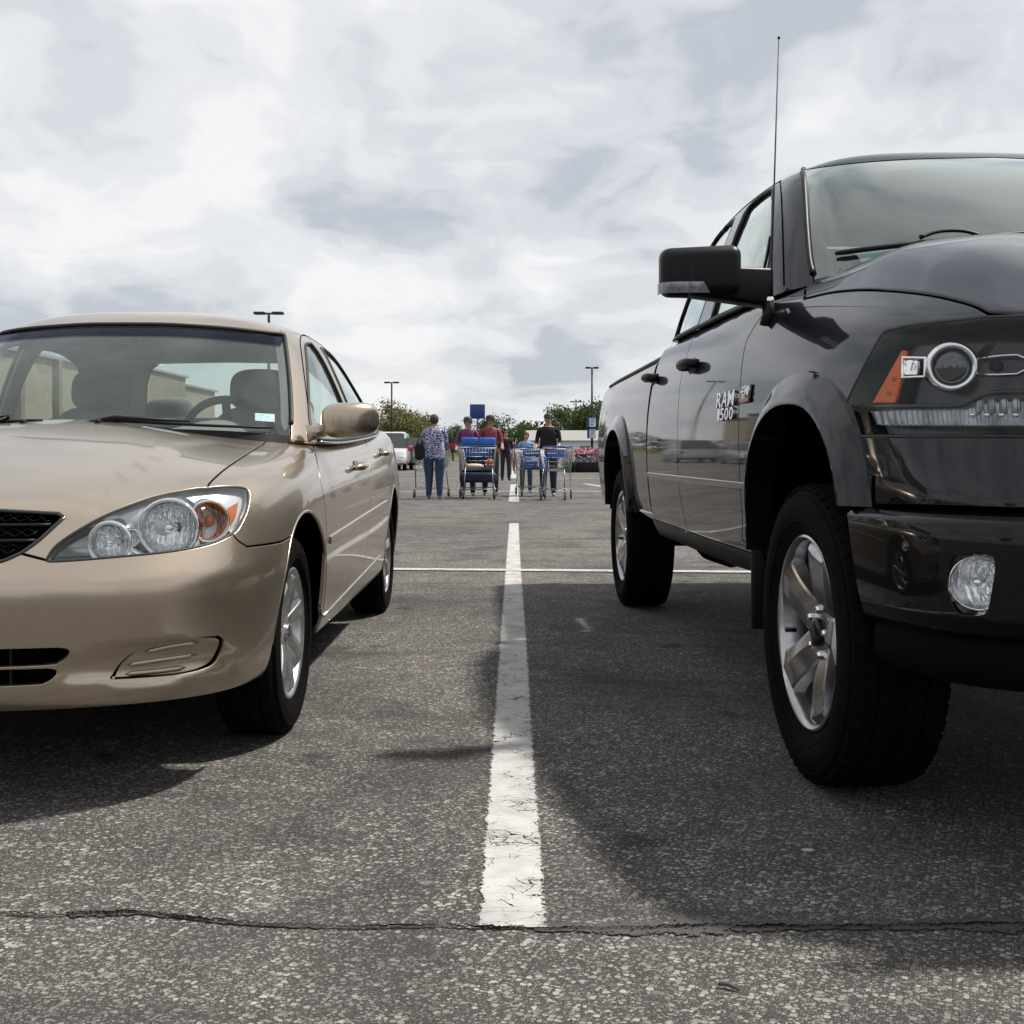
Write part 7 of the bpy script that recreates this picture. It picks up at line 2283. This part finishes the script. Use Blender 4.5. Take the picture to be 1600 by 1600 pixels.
def person(px, D, rz, h, mats, label, pose='push', hair=M_HAIRD, hairlen=0.0, hat=None, wide=1.0, sleeve=0.62, untuck=0.0, shoes=M_SHOE):
    """mats: trousers, shirt. built facing -y, feet on the ground; rz turns it"""
    k = h / 1.70
    w = wide
    x, y, _ = tx(px, D)
    root = empty('person', (x, y, 0), R(rz)); tag(root, label, 'person')
    P = []; E = []
    def add(x, y, z, r, par=None):
        P.append((x * k, y * k, z * k, (r[0] * k, r[1] * k) if isinstance(r, tuple) else r * k)); i = len(P) - 1
        if par is not None: E.append((par, i))
        return i
    pel = add(0, 0, .93, (.165 * w, .125 * w))
    wst = add(0, -.005, 1.08, (.145 * w, .115 * w), pel)
    chs = add(0, .0, 1.26, (.165 * w, .125 * w), wst)
    shl = add(0, .005, 1.385, (.12 * w, .085), chs)
    nck = add(0, .0, 1.455, .052, shl)
    hd0 = add(0, -.012, 1.53, (.068, .078), nck)
    hd1 = add(0, -.018, 1.60, (.076, .092), hd0)
    hd2 = add(0, -.008, 1.655, (.062, .076), hd1)
    for s in (-1, 1):
        hip = add(.092 * s * w, 0, .88, .098 * w, pel)
        st_ = (.06 if s > 0 else -.04) if pose != 'stand' else .0
        kn = add(.105 * s, -.015 - st_ * .5, .50, .078 * (.5 + .5 * w), hip)
        an = add(.11 * s, .015 - st_, .11, .062, kn)
        hl = add(.11 * s, .025 - st_, .045, .042, an)
        to = add(.125 * s, -.145 - st_, .032, (.042, .030), hl)
        sh = add(.185 * s * (.7 + .3 * w), .0, 1.37, .060, shl)
        if pose == 'hang':
            el = add(.245 * s, .02, 1.10, .043, sh); wr = add(.25 * s, -.06, .87, .029, el); hd = add(.25 * s, -.085, .80, (.022, .036), wr); fd = Vector((0, -.25, -1))
        else:
            el = add(.245 * s, -.03, 1.11, .043, sh); wr = add(.235 * s, -.255, 1.04, .029, el); hd = add(.23 * s, -.325, 1.035, (.034, .022), wr); fd = Vector((0, -1, -.35))
        fd.normalize()
        sd_ = Vector((1, 0, 0)) if pose != 'hang' else Vector((0, 1, 0))
        hp = Vector(P[hd][:3]) / k
        for q, ln in ((-.024, .062), (-.008, .074), (.008, .070), (.024, .056)):
            a = hp + sd_ * q + fd * .04; b = a + fd * ln * .55 + Vector((0, .0, -.012)); c = b + fd * ln * .35 + Vector((0, .015, -.018))
            i0 = add(a.x, a.y, a.z, .0085, hd); i1 = add(b.x, b.y, b.z, .008, i0); add(c.x, c.y, c.z, .007, i1)
        a = hp + Vector((-.03 * s, 0, 0)) + fd * .005; b = a + fd * .045 + Vector((-.012 * s, 0, -.01))
        i0 = add(a.x, a.y, a.z, .010, hd); add(b.x, b.y, b.z, .008, i0)
    def zone(c):
        z = c.z / k; ax = abs(c.x) / k
        if z > 1.435: return 2
        if z < .065: return 3
        if ax > .195 * (.75 + .25 * w) and z < (1.40 - sleeve * .5): return 2
        if pose != 'hang' and c.y / k < -.16 and z > .95: return 2
        if z > (.90 - untuck + (.05 * c.x if untuck else 0)): return 1
        return 0
    skin_body('body', P, E, pel, zone, [mats[0], mats[1], M_SKIN, shoes], root)
    # face
    hx = 1.595 * k
    V, F = superell((0, -.112 * k, 1.578 * k), (.012 * k, .018 * k, .020 * k), (2, 2), 10, 8); MB().add(V, F, True).build('nose', M_SKIN, root)
    for s in (-1, 1):
        V, F = superell((.03 * k * s, -.098 * k, 1.603 * k), (.012 * k, .008 * k, .007 * k), (2, 2), 10, 6); MB().add(V, F, True).build('eye', M_HAIRD, root)
        V, F = superell((.076 * k * s, -.005 * k, 1.585 * k), (.010 * k, .020 * k, .030 * k), (2, 2), 10, 8); MB().add(V, F, True).build('ear', M_SKIN, root)
    V, F = superell((0, -.098 * k, 1.54 * k), (.024 * k, .010 * k, .006 * k), (2, 2), 10, 6); MB().add(V, F, True).build('mouth', M_REDTEE, root)
    # hair cap: a dome cut away over the face
    V, F = superell((0, .008 * k, (1.615 - hairlen * .5) * k), (.090 * k, .098 * k, (.086 + hairlen) * k), (2.1, 2.2), 26, 18)
    V2 = []
    for (a, b, c) in V:
        zz = c / k
        if b / k < -.035 and zz < 1.625: b = -.035 * k
        V2.append((a, b, c))
    MB().add(V2, F, True).build('hair', hair, root)
    if hat:
        mb = MB(); mb.lathe([(.098 * k, 1.628 * k), (.097 * k, 1.67 * k), (.07 * k, 1.71 * k), (0, 1.722 * k)], 24, 'z', (0, 0, 0))
        if hat[1] == 'brim': mb.lathe([(.095 * k, 1.632 * k), (.165 * k, 1.622 * k), (.165 * k, 1.616 * k), (.095 * k, 1.624 * k)], 24, 'z')
        else:
            V, F = superell((0, -.14 * k, 1.632 * k), (.07 * k, .07 * k, .010 * k), (2.2, 2.4), 16, 8); mb.add(V, F, True)
        mb.build('hat', hat[0], root)
    return root
woman = person(678.5, 21.7, 180, 1.66, (M_JEAN, M_BLOUSE), 'woman in a blue and white patterned blouse and jeans, seen from behind', 'push', M_HAIRB, .02, None, 1.42, .62, .07)
person(731, 23.4, 0, 1.66, (M_DJEAN, M_PURTEE), 'person in a purple shirt and dark hat behind the left side of the middle cart', 'push', M_HAIRD, .02, (M_DSHOE, 'brim'), 1.1)
person(766, 23.6, 6, 1.70, (M_DJEAN, M_REDTEE), 'person in plum shirt and wide olive hat behind the middle cart', 'push', M_HAIRB, .02, (M_LEAF[2], 'brim'), 1.1)
person(857, 23.2, -8, 1.72, (M_DJEAN, M_BTEE), 'man in a black shirt and dark cap behind the cart nearest the pickup', 'push', M_HAIRD, .0, (M_DSHOE, 'peak'), 1.25)
person(822, 25.2, 4, 1.38, (M_JEAN, M_BLUETEE), 'small figure in a pale blue shirt left of the man in black', 'push', M_HAIRB, .02, None, 1.0)
person(790, 36, 10, 1.62, (M_DJEAN, M_BTEE), 'distant person in dark clothes walking just right of the middle cart', 'hang', M_HAIRD, .0, None, 1.0, shoes=M_DSHOE)
person(800, 52, 170, 1.60, (M_REDTEE, M_PURTEE), 'farthest small figure in reddish clothes at the end of the stall line', 'hang', M_HAIRD, .0, None, 1.0, shoes=M_DSHOE)
# a shopper further left who shows mirrored in the pickup doors
shp = person(300, 27, 120, 1.72, (M_JEAN, M_TEAL), 'shopper in a teal shirt and jeans, mirrored in the pickup rear door', 'push', M_HAIRB, 0, None, 1.1)
put_cart(270, 27.4, 150, 'shopping cart of the shopper in teal, mirrored in the pickup door')
# shoulder bag on the woman's left arm
bag = empty('handbag', (tx(655.5, 21.65)[0], 21.6, 0)); tag(bag, 'black handbag hanging from the arm of the woman in the patterned blouse', 'bag')
V, F = superell((0, 0, .93), (.10, .06, .17), (3, 2.6), 20, 12); MB().add(V, F, True).build('pouch', M_BTEE, bag)
MB().tube([(-.05, 0, 1.07), (.01, 0, 1.28), (.06, 0, 1.08)], .012, 8).build('strap', M_BTEE, bag)

# ------------------------------------------------------------------ other parked vehicles
M_PWHT = car_paint('white paint coat', (0.62, 0.62, 0.61), (0.68, 0.68, 0.67), 0.35, 0.0, 0.2)
M_PBLK = car_paint('black paint coat', (0.008, 0.008, 0.009), (0.016, 0.016, 0.018), 0.3, 0.2, 0.2)
M_PSIL = car_paint('silver paint coat', (0.36, 0.37, 0.38), (0.5, 0.51, 0.52), 0.3, 0.7, 0.2)
M_PRED = car_paint('red paint coat', (0.22, 0.012, 0.015), (0.28, 0.02, 0.02), 0.3, 0.2, 0.2)
M_TAIL = pbr('red tail lamp', (0.45, 0.015, 0.012), 0.25, coat=0.5)
def parked(name, loc, rz, prof, roof, wd, mat, label, cat, grp='vehicles parked further off', roofmat=None):
    """prof: (y, z_belt) body profile; roof: (y, z) greenhouse profile; front at -y"""
    o = empty(name, loc, R(rz)); tag(o, label, cat, grp)
    ys = np.array([p[0] for p in prof]); zb = np.array([p[1] for p in prof])
    yy = np.linspace(ys[0], ys[-1], 26)
    V = []; F = []
    tt = [(.0, .0), (.55, .0), (.92, .12), (1.0, .4), (.985, .72), (.93, .95), (.80, 1.0), (0, 1.02)]
    m = len(tt)
    for y in yy:
        e = min((y - ys[0]) / .5, (ys[-1] - y) / .4, 1.0); e = max(e, 0)
        hw = wd / 2 * (.80 + .20 * math.sqrt(max(0, 1 - (1 - e) ** 2)))
        zt = np.interp(y, ys, zb); z0 = .24 + .12 * (1 - e)
        for (fxx, fz) in tt: V.append((hw * fxx, y, z0 + (zt - z0) * fz))
    n = len(yy)
    F = [(i * m + j, i * m + j + 1, (i + 1) * m + j + 1, (i + 1) * m + j) for i in range(n - 1) for j in range(m - 1)]
    F += [tuple(range(m))[::-1], tuple((n - 1) * m + j for j in range(m))]
    k = len(V)
    VV = V + [(-a, b, c) for a, b, c in V]; FF = F + [tuple(k + i for i in f[::-1]) for f in F]
    MB().add(VV, FF, True).build('body', mat, o, True)
    rf = roof
    gy0, gy1 = rf[0][0], rf[-1][0]
    V = []; F = []
    for (y, z) in rf:
        zt = np.interp(y, ys, zb)
        f = (z - zt) / .6
        V += [(wd / 2 * .86, y, zt - .03), (wd / 2 * (.86 - .14 * min(1, f)), y, z - .04), (wd / 2 * .60, y, z), (-wd / 2 * .60, y, z), (-wd / 2 * (.86 - .14 * min(1, f)), y, z - .04), (-wd / 2 * .86, y, zt - .03)]
    n = len(rf)
    F = [(i * 6 + j, i * 6 + j + 1, (i + 1) * 6 + j + 1, (i + 1) * 6 + j) for i in range(n - 1) for j in range(5)]
    MB().add(V, F, True).build('glasshouse', M_TG2, o, True)
    tops = [p for p in rf if p[1] > max(q[1] for q in rf) - .16]
    V = []; F = []
    for (y, z) in tops: V += [(wd / 2 * .74, y, z - .03), (wd / 2 * .58, y, z + .012), (-wd / 2 * .58, y, z + .012), (-wd / 2 * .74, y, z - .03)]
    F = [(i * 4 + j, i * 4 + j + 1, (i + 1) * 4 + j + 1, (i + 1) * 4 + j) for i in range(len(tops) - 1) for j in range(3)]
    MB().add(V, F, True).build('roof', roofmat or mat, o)
    for s in (-1, 1):
        for y in (ys[0] + .85, ys[-1] - .95):
            w_ = link('wheel', sed_tyre, o); w_.location = (wd / 2 * .86 * s, y, .325); w_.rotation_euler = (0, 0, 0 if s > 0 else math.pi)
            link('rim', sed_rim, w_)
        MB().box((wd / 2 * .72 * s, ys[0] + .10, .68), (.28, .12, .13), None, .03).build('headlight', M_BEZ, o)
        MB().box((wd / 2 * .80 * s, ys[-1] - .05, .82), (.20, .10, .18), None, .03).build('tail_light', M_TAIL, o)
        pz = [p for p in rf]
        mid = (gy0 + gy1) / 2
        MB().box((wd / 2 * .80 * s, mid, np.interp(mid, ys, zb) + .22), (.03, .09, .50), Matrix.Rotation(-.22 * s, 3, 'Y')).build('pillar', mat, o)
    return o
M_TG2 = pbr('dark car glass', (0.010, 0.012, 0.013), 0.06, spec=0.8, coat=0.6)
SED = ([(0, .55), (.25, .72), (1.1, .90), (1.4, .95), (3.6, 1.0), (4.2, 1.02), (4.6, .95), (4.75, .6)], [(1.25, .95), (1.95, 1.40), (2.5, 1.46), (3.1, 1.42), (3.95, 1.02)])
SUV = ([(0, .6), (.2, .92), (1.1, 1.03), (1.4, 1.06), (4.3, 1.1), (4.6, 1.05), (4.7, .6)], [(1.25, 1.05), (1.85, 1.62), (2.5, 1.70), (4.0, 1.68), (4.55, 1.12)])
VAN = ([(0, .6), (.2, .95), (.8, 1.1), (1.1, 1.15), (5.0, 1.2), (5.2, 1.1), (5.25, .6)], [(.95, 1.14), (1.7, 1.90), (2.5, 1.98), (4.8, 1.95), (5.2, 1.22)])
PIC = ([(0, .7), (.15, 1.05), (1.3, 1.14), (1.6, 1.2), (3.3, 1.2), (3.32, 1.18), (5.6, 1.16), (5.7, .7)], [(1.45, 1.18), (2.0, 1.80), (2.6, 1.86), (3.1, 1.84), (3.4, 1.2)])
x_, y_, _ = tx(626, 55)
parked('parked_van', (x_ - .7, y_, 0), 0, *VAN, 1.95, M_PWHT, 'white van half hidden behind the rear of the sedan', 'van')
x_, y_, _ = tx(649, 62)
parked('parked_truck', (x_, y_, 0), 180, *SUV, 1.95, M_PBLK, 'black sport utility vehicle with a pale roof left of the woman', 'car', roofmat=M_PWHT)
bl_ = thing_blob('red_balloon', 641.5, 52, .95, (.13, .13, .15), M_TAIL, 'round red balloon in front of the black vehicle left of the woman', 'balloon', (2, 2))
parked('parked_car', (-9.5, 34, 0), 4, *SED, 1.8, M_PSIL, 'silver sedan parked two rows left, mirrored in the pickup doors', 'car')
parked('parked_car', (-12.6, 33.4, 0), 2, *SUV, 1.9, M_PBLK, 'black sport utility vehicle beside the silver sedan two rows left', 'car')
parked('parked_car', (-9.2, 46, 0), 183, *SUV, 1.9, M_PSIL, 'silver sport utility vehicle beyond the silver sedan', 'car')
parked('parked_car', (7.4, 3.0, 0), 182, *SUV, 1.9, M_PSIL, 'silver sport utility vehicle added out of view beyond the pickup for reflections', 'car')  # invented car outside the frame, there for its reflections
parked('parked_car', (-5.0, 3.4, 0), 0, *SED, 1.8, M_PRED, 'red sedan added out of view beyond the tan sedan for reflections', 'car')  # another invented car out of frame, kept for what the paint mirrors
for i, (x_, m_, pr) in enumerate([(-7.5, M_PBLK, SED), (-4.4, M_PWHT, SUV), (-1.2, M_PSIL, SED), (2.2, M_PBLK, SUV), (5.4, M_PWHT, SED)]):  # unseen row of cars, added to be reflected in the bumpers
    parked('parked_car', (x_, -13.5, 0), 180, *pr, 1.85, m_, ['black sedan', 'white sport utility vehicle', 'silver sedan', 'black sport utility vehicle', 'white sedan'][i] + ' across the aisle behind the photographer, added out of view for reflections', 'car', 'vehicles added behind the camera for reflections')
# ------------------------------------------------------------------ litter on the asphalt
V = []; F = []
rs = random.Random(21)
ico = [Vector(v) for v in ((0, 0, 1), (.9, 0, .4), (.28, .85, .4), (-.72, .53, .4), (-.72, -.53, .4), (.28, -.85, .4), (0, 0, -.3))]
icf = [(0, 1, 2), (0, 2, 3), (0, 3, 4), (0, 4, 5), (0, 5, 1), (6, 2, 1), (6, 3, 2), (6, 4, 3), (6, 5, 4), (6, 1, 5)]
for k in range(900):
    D = 1.55 + 6.5 * rs.random() ** 1.7
    x = rs.uniform(-.55, .55) * D
    s = rs.uniform(.0010, .0028) * (1.0 if rs.random() < .95 else 1.9)
    q = Matrix.Rotation(rs.uniform(0, 6), 3, 'Z'); i = len(V)
    V += [q @ Vector((v.x * s * rs.uniform(.8, 1.6), v.y * s, v.z * s * .6)) + Vector((x, D, .0005)) for v in ico]
    F += [tuple(i + j for j in f) for f in icf]
def grit():
    t = NT('grit')
    r_ = t.n('ShaderNodeNewGeometry').outputs['Random Per Island']
    return t.done(t.n('ShaderNodeBsdfPrincipled', {'Base Color': t.ramp(r_, [(0.0, (0.10, 0.095, 0.09)), (0.5, (0.30, 0.285, 0.26)), (0.9, (0.36, 0.34, 0.31))]), 'Roughness': 0.85}))
mb = MB(); mb.add(V, F)
tag(mb.build('loose_grit', grit()), 'loose grit scattered over the asphalt', 'grit', kind='stuff')
a, b = ground_at(1122, 1543), ground_at(1156, 1551)
mb = MB(); mb.tube([a + Vector((0, 0, .006)), a.lerp(b, .5) + Vector((0, .004, .008)), b + Vector((0, 0, .004))], [.0025, .0035, .002], 7)
tag(mb.build('twig', M_BARK), 'short brown twig lying on the asphalt at lower right', 'twig')
for (px, py, sc, lb) in ((914, 987, .030, 'small pale scrap on the shaded asphalt behind the front wheel of the pickup'), (1262, 1330, .016, 'small pale chip on the shaded asphalt below the pickup bumper'), (560, 1045, .018, 'small pale chip on the asphalt right of the sedan front wheel')):
    g = ground_at(px, py)
    V_, F_ = superell((0, 0, .003), (sc, sc * .55, .003), (2.2, 2.2), 12, 6)
    mb = MB(); mb.add(V_, F_, True); o = mb.build('paper_scrap', M_SCRAP); o.location = g; tag(o, lb, 'scrap')
